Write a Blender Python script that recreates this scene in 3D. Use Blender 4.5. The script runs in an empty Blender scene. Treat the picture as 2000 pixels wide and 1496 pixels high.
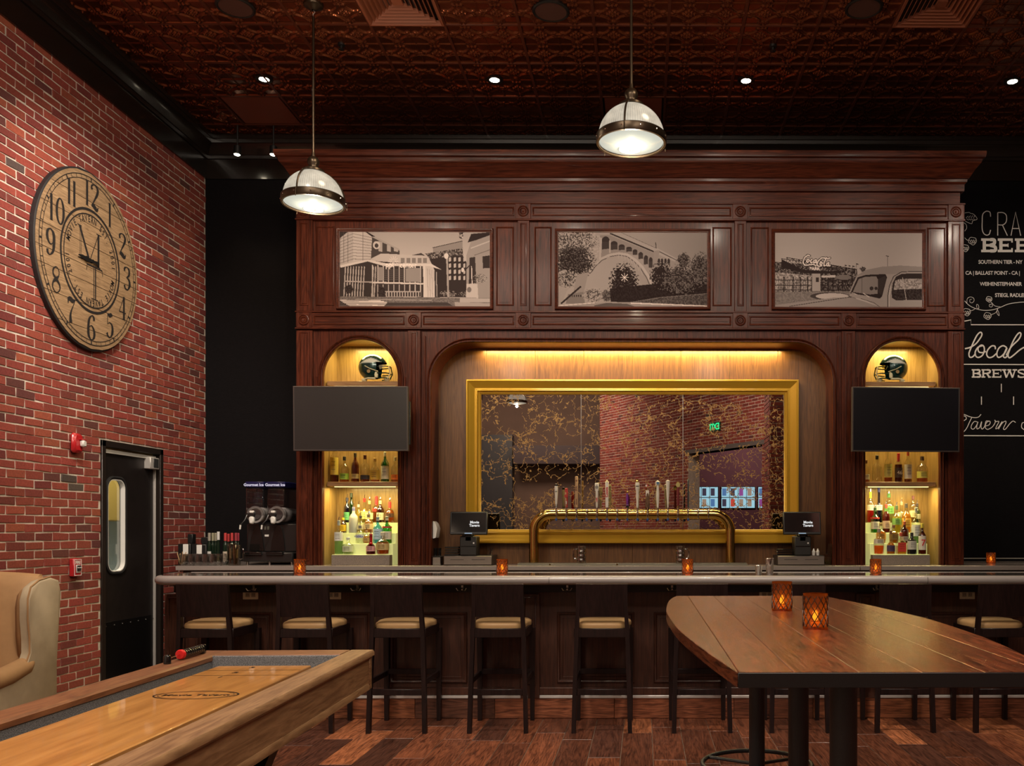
import bpy, bmesh, math, random
import numpy as np
from mathutils import Vector, Matrix
random.seed(7)
PI = math.pi
SC = bpy.context.scene
COL = SC.collection

# ------------------------------------------------------------------ camera, world, exposure
F, CX, CY, H = 1760.0, 1257.0, 1035.0, 1.42      # focal length in px, horizon point, eye height (m)
cam_d = bpy.data.cameras.new('camera'); cam = bpy.data.objects.new('camera', cam_d); COL.objects.link(cam)
cam.location = (0, 0, H); YAW = 0.006
cam.rotation_euler = (PI/2, 0, -YAW)
cam_d.sensor_width = 36; cam_d.lens = F/2000*36
cam_d.shift_x = -(CX + F*math.tan(YAW) - 1000)/2000; cam_d.shift_y = (CY - 748)/2000
cam_d.clip_start = 0.02
SC.camera = cam
wd = bpy.data.worlds.new('world'); SC.world = wd; wd.use_nodes = True
wd.node_tree.nodes['Background'].inputs[0].default_value = (0.9, 0.75, 0.6, 1)
wd.node_tree.nodes['Background'].inputs[1].default_value = 0.15
SC.view_settings.view_transform = 'Standard'; SC.view_settings.look = 'None'
SC.view_settings.gamma = 1; SC.view_settings.use_curve_mapping = False
SC.view_settings.exposure = 0.0
SC.cycles.use_denoising = True
SC.cycles.max_bounces = 7; SC.cycles.diffuse_bounces = 3; SC.cycles.glossy_bounces = 4
SC.cycles.transparent_max_bounces = 16; SC.cycles.transmission_bounces = 4
SC.cycles.sample_clamp_indirect = 3; SC.cycles.caustics_reflective = False; SC.cycles.caustics_refractive = False
WARM = (1.0, 0.74, 0.46); SOFT = (1.0, 0.86, 0.70); YEL = (1.0, 0.80, 0.30)

def light(kind, loc, power, color=WARM, aim=None, size=0.1, size_y=None, cone=60, blend=0.6, name='lamp'):
    d = bpy.data.lights.new(name, kind); d.energy = power; d.color = color
    if kind == 'AREA':
        d.size = size
        if size_y: d.shape = 'RECTANGLE'; d.size_y = size_y
    else: d.shadow_soft_size = size
    if kind == 'SPOT': d.spot_size = math.radians(cone); d.spot_blend = blend
    o = bpy.data.objects.new(name, d); COL.objects.link(o); o.location = loc
    if aim is not None:
        o.rotation_euler = (Vector(aim) - Vector(loc)).to_track_quat('-Z', 'Y').to_euler()
    return o

CEIL = 5.55
# unseen soft area lights added as fill for the room and its reflection
light('AREA', (-1.6, 2.6, CEIL-.08), 260, SOFT, (-1.9, 4.2, 0), 2.6, 1.6, name='fill_light')
light('AREA', (2.0, 1.8, CEIL-.08), 170, SOFT, (1.6, 4.2, 0), 2.2, 1.6, name='fill_light')
light('AREA', (-3.0, -4.6, CEIL-.08), 420, SOFT, (-3.0, -7.4, 2), 2.6, 1.6, name='fill_light')
light('AREA', (3.4, -5.6, 4.6), 150, (0.95, 0.8, .8), (2.6, -8.2, 2.6), 1.6, 1.2, name='fill_light')
light('AREA', (-.6, .9, CEIL-.1), 25, SOFT, (1.6, -2.2, 3.2), 1.6, 1.0, name='fill_light')
light('SPOT', (.4, 5.6, CEIL-.2), 150, SOFT, (2.2, 3.5, 2.4), .05, cone=50, name='unseen_washer')  # unseen spot added to light the brick pier in the mirror
for x_, p_ in ((-2.4, 120), (1.2, 120)): light('POINT', (x_, .8, 4.4), p_, SOFT, size=.2, name='front_fill_light')  # unseen points added behind the camera to brighten the bar front
# four downlights in the ceiling in front of the back bar (fittings are modelled with the ceiling)
DL = [(-3.47, 8.26), (-1.365, 8.26), (0.94, 8.26), (3.39, 8.26)]
for i, (x, y) in enumerate(DL):
    light('SPOT', (x, y-.03, CEIL-.05), 90, WARM, (x*.97, 7.9, 0), .05, cone=95, blend=.9, name='downlight')
# unseen spots over the seating side; the first two wash the brick wall
light('SPOT', (-2.9, 5.7, CEIL-.25), 430, (1.0, .84, .70), (-4.62, 7.9, 2.9), .04, cone=62, blend=.8, name='unseen_washer')
light('SPOT', (-3.0, 4.3, CEIL-.25), 330, (1.0, .86, .74), (-4.62, 6.6, 2.0), .05, cone=75, blend=.9, name='unseen_washer')
for x, tx, p in ((-2.6, -2.3, 120), (-.9, -.8, 120), (.9, .8, 120), (2.6, 2.3, 115), (4.0, 3.7, 330)):  # unseen spots for the cabinet, the last added to brighten the mural
    light('SPOT', (x, 5.0, CEIL-.25), p, SOFT, (tx, 8.4, 3.75), .08, cone=42, blend=.9, name='unseen_washer')
for x, p in ((-3.0, 300), (-1.2, 320), (.6, 320), (2.4, 300)):  # unseen spots added to brighten the floor and bar front
    light('SPOT', (x, 4.7, CEIL-.25), p, SOFT, (x+.1, 6.6, .4), .05, cone=46, blend=.8, name='unseen_washer')
# pair of spots above the drinks machines
for x in (-4.13, -3.77):
    light('SPOT', (x, 9.12, 5.2), 22, WARM, (x-.2, 9.0, 1.0), .03, cone=70, blend=.7, name='spot')

# ------------------------------------------------------------------ mesh helpers
ORG = {}
def WX(px, Z): return (px-CX)*Z/F
def WZ(py, Z): return H-(py-CY)*Z/F
def W(px, py, Z): return Vector((WX(px, Z), Z, WZ(py, Z)))

class MB:
    def __init__(s): s.v = []; s.f = []; s.c = []; s.tint = None
    def add(s, vs, fs, col=None):
        n = len(s.v); s.v += [tuple(p) for p in vs]; s.f += [tuple(n+i for i in f) for f in fs]
        s.c += [col]*len(fs); return s
    def box(s, x0, x1, y0, y1, z0, z1, col=None):
        vs = [(x, y, z) for z in (z0, z1) for y in (y0, y1) for x in (x0, x1)]
        return s.add(vs, [(0,2,3,1),(4,5,7,6),(0,1,5,4),(2,6,7,3),(0,4,6,2),(1,3,7,5)], col)
    def cbox(s, x0, x1, y0, y1, z0, z1, b=.004, col=None):
        b = min(b, (x1-x0)*.45, (y1-y0)*.45, (z1-z0)*.45)
        vs = []; idx = {}
        X = (x0, x1); Y = (y0, y1); Z = (z0, z1)
        for i in (0,1):
            for j in (0,1):
                for k in (0,1):
                    sx = b if i == 0 else -b; sy = b if j == 0 else -b; sz = b if k == 0 else -b
                    idx[i,j,k] = len(vs)
                    vs += [(X[i], Y[j]+sy, Z[k]+sz), (X[i]+sx, Y[j], Z[k]+sz), (X[i]+sx, Y[j]+sy, Z[k])]
        g = lambda i,j,k,a: idx[i,j,k]+a
        fs = []
        for i in (0,1):
            q = [g(i,0,0,0), g(i,1,0,0), g(i,1,1,0), g(i,0,1,0)]; fs.append(q if i else q[::-1])
            q = [g(0,i,0,1), g(1,i,0,1), g(1,i,1,1), g(0,i,1,1)]; fs.append(q[::-1] if i else q)
            q = [g(0,0,i,2), g(1,0,i,2), g(1,1,i,2), g(0,1,i,2)]; fs.append(q if i else q[::-1])
        for i in (0,1):
            for j in (0,1):
                q = [g(i,j,0,0), g(i,j,0,1), g(i,j,1,1), g(i,j,1,0)]; fs.append(q if (i+j)%2 else q[::-1])
                q = [g(i,0,j,0), g(i,0,j,2), g(i,1,j,2), g(i,1,j,0)]; fs.append(q[::-1] if (i+j)%2 else q)
                q = [g(0,i,j,1), g(0,i,j,2), g(1,i,j,2), g(1,i,j,1)]; fs.append(q if (i+j)%2 else q[::-1])
        for (i,j,k), n in idx.items():
            q = [n, n+1, n+2]; fs.append(q if (i+j+k)%2 else q[::-1])
        return s.add(vs, fs, col)
    def lathe(s, prof, c=(0,0,0), seg=20, axis='z', col=None, a0=0, a1=2*PI):
        full = abs(a1-a0-2*PI) < 1e-6; n = seg if full else seg+1
        vs = []
        for r, h in prof:
            for i in range(n):
                a = a0+(a1-a0)*i/seg; x, y = r*math.cos(a), r*math.sin(a)
                p = (x, y, h) if axis == 'z' else ((h, x, y) if axis == 'x' else (y, h, x))
                vs.append((p[0]+c[0], p[1]+c[1], p[2]+c[2]))
        fs = []
        for j in range(len(prof)-1):
            for i in range(seg):
                a = j*n+i; b = j*n+(i+1)%n
                fs.append((a, b, b+n, a+n))
        return s.add(vs, fs, col)
    def cyl(s, c, r, h, seg=16, axis='z', col=None, r2=None):
        r2 = r if r2 is None else r2
        return s.lathe([(0.0001, 0), (r, 0), (r2, h), (0.0001, h)], c, seg, axis, col)
    def tube(s, pts, r, seg=8, closed=False, col=None, flat=1.0):
        pts = [Vector(p) for p in pts]; n = len(pts); vs = []; up = Vector((0,0,1)); last = None
        rr = r if isinstance(r, (list, tuple)) else [r]*n
        for i, p in enumerate(pts):
            if closed: t = pts[(i+1)%n]-pts[i-1]
            else: t = pts[min(i+1,n-1)]-pts[max(i-1,0)]
            t.normalize()
            if last is None:
                a = t.cross(up if abs(t.z) < .9 else Vector((1,0,0))).normalized()
            else: a = (last-t*last.dot(t)).normalized()
            last = a; b = t.cross(a)
            for k in range(seg):
                q = 2*PI*k/seg; vs.append(p+a*(math.cos(q)*rr[i])+b*(math.sin(q)*rr[i]*flat))
        fs = []
        for i in range(n if closed else n-1):
            for k in range(seg):
                a = i*seg+k; b = i*seg+(k+1)%seg; c = ((i+1)%n)*seg
                fs.append((a, b, c+(k+1)%seg, c+k))
        if not closed: fs += [tuple(range(seg))[::-1], tuple((n-1)*seg+k for k in range(seg))]
        return s.add(vs, fs, col)
    def prism(s, poly, a0, a1, plane='xz', col=None):
        """poly = 2-D outline; plane names the two axes it lies in; extruded along the third from a0 to a1"""
        n = len(poly)
        def m(p, a): return {'xz': (p[0], a, p[1]), 'yz': (a, p[0], p[1]), 'xy': (p[0], p[1], a)}[plane]
        vs = [m(p, a0) for p in poly]+[m(p, a1) for p in poly]
        fs = [tuple(range(n)), tuple(range(2*n-1, n-1, -1))]+[(i, i+n, (i+1)%n+n, (i+1)%n) for i in range(n)]
        return s.add(vs, fs, col)
    def loft(s, rings, closed=True, cap=False, col=None):
        n = len(rings[0]); vs = [p for r in rings for p in r]; fs = []
        for j in range(len(rings)-1):
            for i in range(n if closed else n-1):
                a = j*n+i; b = j*n+(i+1)%n; fs.append((a, b, b+n, a+n))
        if cap: fs += [tuple(range(n))[::-1], tuple((len(rings)-1)*n+i for i in range(n))]
        return s.add(vs, fs, col)
    def frame(s, x0, x1, z0, z1, y, prof, fill=True, col=None):
        """mitred rectangular moulding on a wall facing -y; prof = (inset, height towards the viewer)"""
        rings = [[(x0+d, y-h, z0+d), (x1-d, y-h, z0+d), (x1-d, y-h, z1-d), (x0+d, y-h, z1-d)] for d, h in prof]
        s.loft(rings, True, False, col)
        if fill: s.add(rings[-1], [(0,1,2,3)], col)
        return s
    def xf(s, M):
        s.v = [tuple(M @ Vector(p)) for p in s.v]; return s

def make(name, mb, mat=None, sharp=40, smooth=True, org=(0,0,0)):
    me = bpy.data.meshes.new(name)
    o3 = Vector(org)
    me.from_pydata([(p[0]-o3.x, p[1]-o3.y, p[2]-o3.z) for p in mb.v], [], mb.f)
    bm = bmesh.new(); bm.from_mesh(me); bmesh.ops.recalc_face_normals(bm, faces=bm.faces[:]); bm.to_mesh(me); bm.free()
    if any(c is not None for c in mb.c):
        at = me.color_attributes.new('tint', 'FLOAT_COLOR', 'CORNER')
        buf = []
        for p, c in zip(me.polygons, mb.c):
            c = c or (1,1,1); buf += [c[0], c[1], c[2], 1]*p.loop_total
        at.data.foreach_set('color', buf)
    if smooth:
        me.polygons.foreach_set('use_smooth', [True]*len(me.polygons)); me.set_sharp_from_angle(angle=math.radians(sharp))
    if mat: me.materials.append(mat)
    return me

def tag(o, label=None, cat=None, group=None, kind=None):
    if label: o['label'] = label
    if cat: o['category'] = cat
    if group: o['group'] = group
    if kind: o['kind'] = kind
    return o
def thing(name, label, cat, loc=(0,0,0), rz=0, group=None):
    o = bpy.data.objects.new(name, None); COL.objects.link(o); o.location = loc; o.rotation_euler = (0,0,rz)
    o.empty_display_size = .05
    ORG[o] = Vector(loc); return tag(o, label, cat, group)
def part(name, mb, mat, parent, world=True, label=None, kind=None, **k):
    org = ORG[parent] if world else (0,0,0)
    o = bpy.data.objects.new(name, make(name, mb, mat, org=org, **k)); COL.objects.link(o)
    o.parent = parent; ORG[o] = ORG[parent]
    return tag(o, label, kind=kind)
def solo(name, mb, mat, label, cat, loc=(0,0,0), group=None, world=True, **k):
    o = bpy.data.objects.new(name, make(name, mb, mat, org=loc if world else (0,0,0), **k)); COL.objects.link(o)
    o.location = loc; ORG[o] = Vector(loc); return tag(o, label, cat, group)
def struct(name, mb, mat, **k):
    o = bpy.data.objects.new(name, make(name, mb, mat, **k)); COL.objects.link(o); ORG[o] = Vector((0,0,0))
    return tag(o, kind='structure')
def dup(root, loc, rz=0, label=None, group=None):
    def cp(o, par):
        c = o.copy(); COL.objects.link(c); c.parent = par
        for ch in list(o.children): cp(ch, c)
        return c
    r = cp(root, None); r.location = loc; r.rotation_euler = (0,0,rz)
    if label: r['label'] = label
    if group: r['group'] = group
    return r

# ------------------------------------------------------------------ materials
def newmat(name):
    m = bpy.data.materials.new(name); m.use_nodes = True
    nt = m.node_tree; b = nt.nodes['Principled BSDF']; return m, nt, b
def L(nt, a, b): nt.links.new(a, b)
def M(name, col, rough=.5, metal=0, coat=0, emis=None, es=0, bump=0, bscale=60, spec=.5, trans=0, var=0, vscale=8):
    m, nt, b = newmat(name); N = nt.nodes
    b.inputs['Base Color'].default_value = (*col, 1); b.inputs['Roughness'].default_value = rough
    b.inputs['Metallic'].default_value = metal; b.inputs['Coat Weight'].default_value = coat
    b.inputs['Coat Roughness'].default_value = .08; b.inputs['Specular IOR Level'].default_value = spec
    b.inputs['Transmission Weight'].default_value = trans
    if emis: b.inputs['Emission Color'].default_value = (*emis, 1); b.inputs['Emission Strength'].default_value = es
    if bump or var:
        tc = N.new('ShaderNodeTexCoord'); n = N.new('ShaderNodeTexNoise'); n.inputs['Scale'].default_value = bscale
        n.inputs['Detail'].default_value = 5; L(nt, tc.outputs['Object'], n.inputs['Vector'])
    if bump:
        bp = N.new('ShaderNodeBump'); bp.inputs['Strength'].default_value = bump; bp.inputs['Distance'].default_value = .004
        L(nt, n.outputs['Fac'], bp.inputs['Height']); L(nt, bp.outputs['Normal'], b.inputs['Normal'])
    if var:
        n2 = N.new('ShaderNodeTexNoise'); n2.inputs['Scale'].default_value = vscale; n2.inputs['Detail'].default_value = 6
        L(nt, tc.outputs['Object'], n2.inputs['Vector'])
        r = N.new('ShaderNodeValToRGB'); r.color_ramp.elements[0].position = .3; r.color_ramp.elements[1].position = .7
        r.color_ramp.elements[0].color = (*[c*(1-var) for c in col], 1); r.color_ramp.elements[1].color = (*[min(1, c*(1+var)) for c in col], 1)
        L(nt, n2.outputs['Fac'], r.inputs['Fac']); L(nt, r.outputs['Color'], b.inputs['Base Color'])
    return m
def wood(name, dark, light_, axis='z', rough=.35, scale=1.0, coat=.2, bump=.15, tint=False, stretch=14, rings=.5, spec=.5):
    m, nt, b = newmat(name); N = nt.nodes
    tc = N.new('ShaderNodeTexCoord'); mp = N.new('ShaderNodeMapping')
    s = {'x': (1, stretch, stretch), 'y': (stretch, 1, stretch), 'z': (stretch, stretch, 1)}[axis]
    mp.inputs['Scale'].default_value = [q*scale for q in s]
    L(nt, tc.outputs['Object'], mp.inputs['Vector'])
    src = mp.outputs['Vector']
    if tint:      # every board gets its own cut of the grain
        oi = N.new('ShaderNodeObjectInfo'); mu = N.new('ShaderNodeVectorMath'); mu.operation = 'ADD'
        sc = N.new('ShaderNodeVectorMath'); sc.operation = 'SCALE'; sc.inputs['Scale'].default_value = 60
        cb = N.new('ShaderNodeCombineXYZ'); L(nt, oi.outputs['Random'], cb.inputs[0]); L(nt, oi.outputs['Random'], cb.inputs[1]); L(nt, oi.outputs['Random'], cb.inputs[2])
        L(nt, cb.outputs[0], sc.inputs[0]); L(nt, sc.outputs[0], mu.inputs[0]); L(nt, mp.outputs['Vector'], mu.inputs[1]); src = mu.outputs[0]
    n = N.new('ShaderNodeTexNoise'); n.inputs['Scale'].default_value = 3.0; n.inputs['Detail'].default_value = 9
    n.inputs['Roughness'].default_value = .62; n.inputs['Distortion'].default_value = 1.1; L(nt, src, n.inputs['Vector'])
    n2 = N.new('ShaderNodeTexNoise'); n2.inputs['Scale'].default_value = .9; n2.inputs['Detail'].default_value = 3; n2.inputs['Distortion'].default_value = .5
    L(nt, src, n2.inputs['Vector'])
    ma = N.new('ShaderNodeMath'); ma.operation = 'MULTIPLY'; ma.inputs[1].default_value = 9; L(nt, n2.outputs['Fac'], ma.inputs[0])
    fr = N.new('ShaderNodeMath'); fr.operation = 'PINGPONG'; fr.inputs[1].default_value = .5; L(nt, ma.outputs[0], fr.inputs[0])
    mx = N.new('ShaderNodeMath'); mx.operation = 'MULTIPLY_ADD'; mx.inputs[1].default_value = rings; L(nt, fr.outputs[0], mx.inputs[0]); L(nt, n.outputs['Fac'], mx.inputs[2])
    r = N.new('ShaderNodeValToRGB'); r.color_ramp.elements[0].position = .38; r.color_ramp.elements[1].position = .85
    r.color_ramp.elements[0].color = (*dark, 1); r.color_ramp.elements[1].color = (*light_, 1)
    L(nt, mx.outputs[0], r.inputs['Fac']); out = r.outputs['Color']
    if tint:
        at = N.new('ShaderNodeAttribute'); at.attribute_name = 'tint'; mi = N.new('ShaderNodeMix'); mi.data_type = 'RGBA'; mi.blend_type = 'MULTIPLY'
        mi.inputs[0].default_value = 1; L(nt, out, mi.inputs[6]); L(nt, at.outputs['Color'], mi.inputs[7]); out = mi.outputs[2]
    L(nt, out, b.inputs['Base Color'])
    b.inputs['Roughness'].default_value = rough; b.inputs['Coat Weight'].default_value = coat; b.inputs['Coat Roughness'].default_value = .12
    b.inputs['Specular IOR Level'].default_value = spec
    if bump:
        bp = N.new('ShaderNodeBump'); bp.inputs['Strength'].default_value = bump; bp.inputs['Distance'].default_value = .003
        L(nt, n.outputs['Fac'], bp.inputs['Height']); L(nt, bp.outputs['Normal'], b.inputs['Normal'])
    return m
def clear(name, tintc, gloss=.12, rough=.02):
    """thin clear glass: tinted see-through with a fresnel sheen"""
    m, nt, b = newmat(name); N = nt.nodes; N.remove(b)
    t = N.new('ShaderNodeBsdfTransparent'); t.inputs[0].default_value = (*tintc, 1)
    g = N.new('ShaderNodeBsdfGlossy'); g.inputs['Roughness'].default_value = rough
    lw = N.new('ShaderNodeLayerWeight'); lw.inputs[0].default_value = .35
    ml = N.new('ShaderNodeMath'); ml.operation = 'MULTIPLY_ADD'; ml.inputs[1].default_value = .6; ml.inputs[2].default_value = gloss*.4
    L(nt, lw.outputs['Facing'], ml.inputs[0]); mx = N.new('ShaderNodeMixShader')
    L(nt, ml.outputs[0], mx.inputs[0]); L(nt, t.outputs[0], mx.inputs[1]); L(nt, g.outputs[0], mx.inputs[2])
    L(nt, mx.outputs[0], N['Material Output'].inputs['Surface']); return m
def juice(name, c):
    m, nt, b = newmat(name); N = nt.nodes; N.remove(b)
    t = N.new('ShaderNodeBsdfTransparent'); t.inputs[0].default_value = (*c, 1)
    d = N.new('ShaderNodeBsdfTranslucent'); d.inputs[0].default_value = (*c, 1)
    e = N.new('ShaderNodeBsdfDiffuse'); e.inputs[0].default_value = (*c, 1)
    a = N.new('ShaderNodeMixShader'); a.inputs[0].default_value = .5; L(nt, d.outputs[0], a.inputs[1]); L(nt, e.outputs[0], a.inputs[2])
    mx = N.new('ShaderNodeMixShader'); mx.inputs[0].default_value = .45
    L(nt, t.outputs[0], mx.inputs[1]); L(nt, a.outputs[0], mx.inputs[2]); L(nt, mx.outputs[0], N['Material Output'].inputs['Surface']); return m
def attr_mat(name, rough=.6, bump=.0, bscale=90, attr='tint', mottle=.0, coat=0, base=None):
    m, nt, b = newmat(name); N = nt.nodes
    at = N.new('ShaderNodeAttribute'); at.attribute_name = attr; out = at.outputs['Color']
    tc = N.new('ShaderNodeTexCoord'); n = N.new('ShaderNodeTexNoise'); n.inputs['Scale'].default_value = bscale; n.inputs['Detail'].default_value = 8
    n.inputs['Roughness'].default_value = .65
    L(nt, tc.outputs['Object'], n.inputs['Vector'])
    if mottle:
        r = N.new('ShaderNodeMapRange'); r.inputs['From Min'].default_value = .25; r.inputs['From Max'].default_value = .75
        r.inputs['To Min'].default_value = 1-mottle; r.inputs['To Max'].default_value = 1+mottle; L(nt, n.outputs['Fac'], r.inputs[0])
        mi = N.new('ShaderNodeVectorMath'); mi.operation = 'SCALE'; L(nt, out, mi.inputs[0]); L(nt, r.outputs[0], mi.inputs['Scale']); out = mi.outputs[0]
    L(nt, out, b.inputs['Base Color']); b.inputs['Roughness'].default_value = rough; b.inputs['Coat Weight'].default_value = coat
    if bump:
        bp = N.new('ShaderNodeBump'); bp.inputs['Strength'].default_value = bump; bp.inputs['Distance'].default_value = .005
        L(nt, n.outputs['Fac'], bp.inputs['Height']); L(nt, bp.outputs['Normal'], b.inputs['Normal'])
    return m
def glow(name, col, s): return M(name, (.02,.02,.02), .5, emis=col, es=s)

MAH = wood('mahogany_upright', (.028,.0065,.0035), (.105,.024,.011), 'z', .36, coat=.06, spec=.16)
MAHX = wood('mahogany_lengthwise', (.028,.0065,.0035), (.105,.024,.011), 'x', .36, coat=.06, spec=.16)
HONEY = wood('honey_veneer', (.20,.115,.035), (.34,.21,.075), 'z', .4, coat=.2)
RECESS = wood('recess_veneer', (.085,.032,.009), (.175,.075,.021), 'z', .38, coat=.10)
DIE = wood('bar_front_veneer', (.028,.010,.006), (.075,.027,.016), 'z', .42, coat=.2)
STOOLW = wood('wenge', (.006,.003,.0028), (.017,.0075,.0068), 'z', .42, coat=.08, spec=.25)
BLK = M('black_satin', (.008,.008,.008), .4)
BLKG = M('black_gloss', (.006,.006,.006), .12, coat=.5)
BLKPAINT = M('black_brown_paint', (.012,.008,.006), .25, coat=.3)
STEEL = M('steel', (.55,.53,.50), .28, 1)
CHROME = M('chrome', (.8,.78,.75), .1, 1)
BRASS = M('brass', (.62,.43,.13), .13, 1)
GOLD = M('gold_paint', (.68,.40,.035), .32, .45, coat=.3, bump=.05)
CLEAR = clear('clear_glass', (.93,.95,.92))
WHITE = M('white_plastic', (.75,.74,.70), .4)
IVORY = M('ivory_print', (.58,.52,.46), .8)
# ------------------------------------------------------------------ room shell
XL = -4.62; ZB = 9.54; XR = 5.3
def brick_tint():
    r = random.random()
    if r < .66: c = (.225, .040, .027)
    elif r < .87: c = (.155, .027, .022)
    elif r < .965: c = (.27, .058, .032)
    elif r < .998: c = (.10, .026, .023)
    else: c = (.07, .045, .040)
    k = random.uniform(.85, 1.15); return (c[0]*k, c[1]*k*random.uniform(.9, 1.15), c[2]*k)
BRICK = attr_mat('fired_clay', .78, .5, 70, mottle=.28)
MORTAR = M('mortar', (.56,.49,.42), .95, bump=.9, bscale=120, var=.2, vscale=20)
def brick_mb(mb, o, u, n, u0, u1, z0, z1, d=.0055, col=None, j=.0042):
    """one brick: o origin, u direction along the wall, n outward normal"""
    r = lambda: random.uniform(-j, j)
    g = .0022; dd = d+random.uniform(-.002, .003)
    base = [(u0, z0), (u1, z0), (u1, z1), (u0, z1)]
    mid = [(p[0]+r(), p[1]+r()) for p in base]
    cu, cz = (u0+u1)/2, (z0+z1)/2
    front = [(p[0]+(g if p[0] < cu else -g), p[1]+(g if p[1] < cz else -g)) for p in mid]
    P = lambda p, h: o+u*p[0]+n*h+Vector((0,0,p[1]))
    rings = [[P(p, -.006) for p in mid], [P(p, dd*.6) for p in mid], [P(p, dd) for p in front]]
    mb.loft(rings, True, False, col); k = len(mb.v); mb.f.append((k-4, k-3, k-2, k-1)); mb.c.append(col)
CO = .0667; BL = .2032
def brick_cells(U0, U1, Z0, Z1, skip=lambda a, b, c, d: False):
    out = []; k0 = int(Z0/CO); row = k0
    while row*CO < Z1:
        z0 = row*CO+.0055; z1 = min((row+1)*CO-.0055, Z1); off = (row % 2)*BL/2; u = U0-off+random.uniform(-.006,.006)
        if z1-z0 > .02:
            while u < U1:
                a, b = max(u+.0065, U0), min(u+BL-.0065, U1)
                if b-a > .03 and not skip(a, b, z0, z1): out.append((a, b, z0, z1))
                u += BL
        row += 1
    return out
def clip_hole(cells, h0, h1, ht):
    out = []
    for a, b, c, d in cells:
        if c < ht and b > h0 and a < h1:
            if d > ht+.03: out.append((a, b, max(c, ht+.004), d)); continue
            if a < h0-.03: out.append((a, h0-.006, c, d))
            if b > h1+.03: out.append((h1+.006, b, c, d))
        else: out.append((a, b, c, d))
    return out

# left wall: mortar bed with the door opening, bricks proud of it
DZ0, DZ1, DH = 7.70, 8.68, 2.19
ml = MB()
xm = XL-.006
ml.box(xm-.2, xm, -8.3, DZ0, 0, CEIL+.02).box(xm-.2, xm, DZ1, ZB+.2, 0, CEIL+.02).box(xm-.2, xm, DZ0, DZ1, DH, CEIL+.02)
wl = struct('wall_left', ml, MORTAR)
CK = (7.49, 3.644, .735)      # clock centre (y, z) and radius on the wall
o = Vector((xm, 0, 0)); u = Vector((0,1,0)); n = Vector((1,0,0))
def behind_clock(a, b, c, d):
    return max(math.hypot(y-CK[0], z-CK[1]) for y in (a, b) for z in (c, d)) < CK[2]-.12
cells = clip_hole(brick_cells(2.6, ZB-.003, 0, 5.14, behind_clock), DZ0, DZ1, DH)
def shown(c):
    y = (c[0]+c[1])/2; z = (c[2]+c[3])/2; px = CX+F*XL/y; py = CY-(z-H)*F/y
    if px < 3 or py < 5 or py > 1370 or (px < 100 and py > 1130): return 0
    return F*4.62*(1/c[0]-1/c[1])*(c[3]-c[2])*F/y
cells.sort(key=shown, reverse=True)
for i, c in enumerate(cells[:300]):
    mb = MB(); brick_mb(mb, o, u, n, *c, col=brick_tint()); part('brick', mb, BRICK, wl, smooth=False)
mb = MB()
for c in cells[300:]: brick_mb(mb, o, u, n, *c, col=brick_tint())
part('brickwork', mb, BRICK, wl, kind='stuff', smooth=False)

# ribbed black wall covering behind the bar
def ribbed(name, c0, c1, sc):
    m, nt, b = newmat(name); N = nt.nodes
    tc = N.new('ShaderNodeTexCoord'); mp = N.new('ShaderNodeMapping'); mp.inputs['Scale'].default_value = sc
    n1 = N.new('ShaderNodeTexNoise'); n1.inputs['Scale'].default_value = 6; n1.inputs['Detail'].default_value = 4
    L(nt, tc.outputs['Object'], mp.inputs[0]); L(nt, mp.outputs[0], n1.inputs['Vector'])
    r = N.new('ShaderNodeValToRGB'); r.color_ramp.elements[0].position = .35; r.color_ramp.elements[1].position = .75
    r.color_ramp.elements[0].color = (*c0,1); r.color_ramp.elements[1].color = (*c1,1)
    L(nt, n1.outputs['Fac'], r.inputs[0]); L(nt, r.outputs[0], b.inputs['Base Color']); b.inputs['Roughness'].default_value = .8; b.inputs['Specular IOR Level'].default_value = .12
    return m
struct('wall_back', MB().box(XL-.2, XR+.1, ZB, ZB+.2, 0, CEIL+.02), ribbed('black_wallcovering', (.0028,.0024,.003), (.0075,.006,.007), (6,6,60)))
struct('trim_1', MB().box(3.03, XR, ZB-.02, ZB, WZ(1091.5, ZB), WZ(1089.5, ZB)), M('pale_bead', (.35,.33,.30), .5))
BROWNW = M('brown_paint', (.135,.085,.062), .8, var=.12, vscale=2)
struct('wall_right', MB().box(XR, XR+.2, -8.3, ZB+.2, 0, CEIL+.02), M('dark_plum_paint', (.05,.025,.022), .7))
wr = struct('wall_rear', MB().box(XL-.2, XR+.2, -8.5, -8.3, 0, CEIL+.02), BROWNW)
struct('trim_2', MB().box(-3.6, -.9, -8.2, -7.4, 3.25, 3.75), M('dark_soffit', (.03,.012,.014), .5))
struct('trim_3', MB().box(XL, -3.7, -8.3, -7.9, 0, 4.1), M('slate_panel', (.035,.037,.042), .4))

# diagonal brick wall behind the camera with a wide opening, seen in the bar mirror
A = Vector((-1.15, -6.25, 0)); Bv = Vector((3.35, 1.28, 0)); ud = (Bv-A).normalized(); LEN = (Bv-A).length
nd = Vector((-ud.y, ud.x, 0)); oh0 = (Vector((1.0,-2.64,0))-A).length; oh1 = (Vector((2.35,-.39,0))-A).length; OH = 3.12
wdg = MB()
def slab(mb, a, b, z0, z1, t=.3):
    P = lambda s, d, z: A+ud*s-nd*d+Vector((0,0,z))
    mb.add([P(a,0,z0),P(b,0,z0),P(b,t,z0),P(a,t,z0),P(a,0,z1),P(b,0,z1),P(b,t,z1),P(a,t,z1)],
           [(0,1,2,3),(4,7,6,5),(0,4,5,1),(1,5,6,2),(2,6,7,3),(3,7,4,0)])
slab(wdg, 0, oh0, 0, CEIL); slab(wdg, oh1, LEN, 0, CEIL); slab(wdg, oh0, oh1, OH, CEIL)
wg = struct('wall_rear_right', wdg, MORTAR)
mb = MB()
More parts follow.
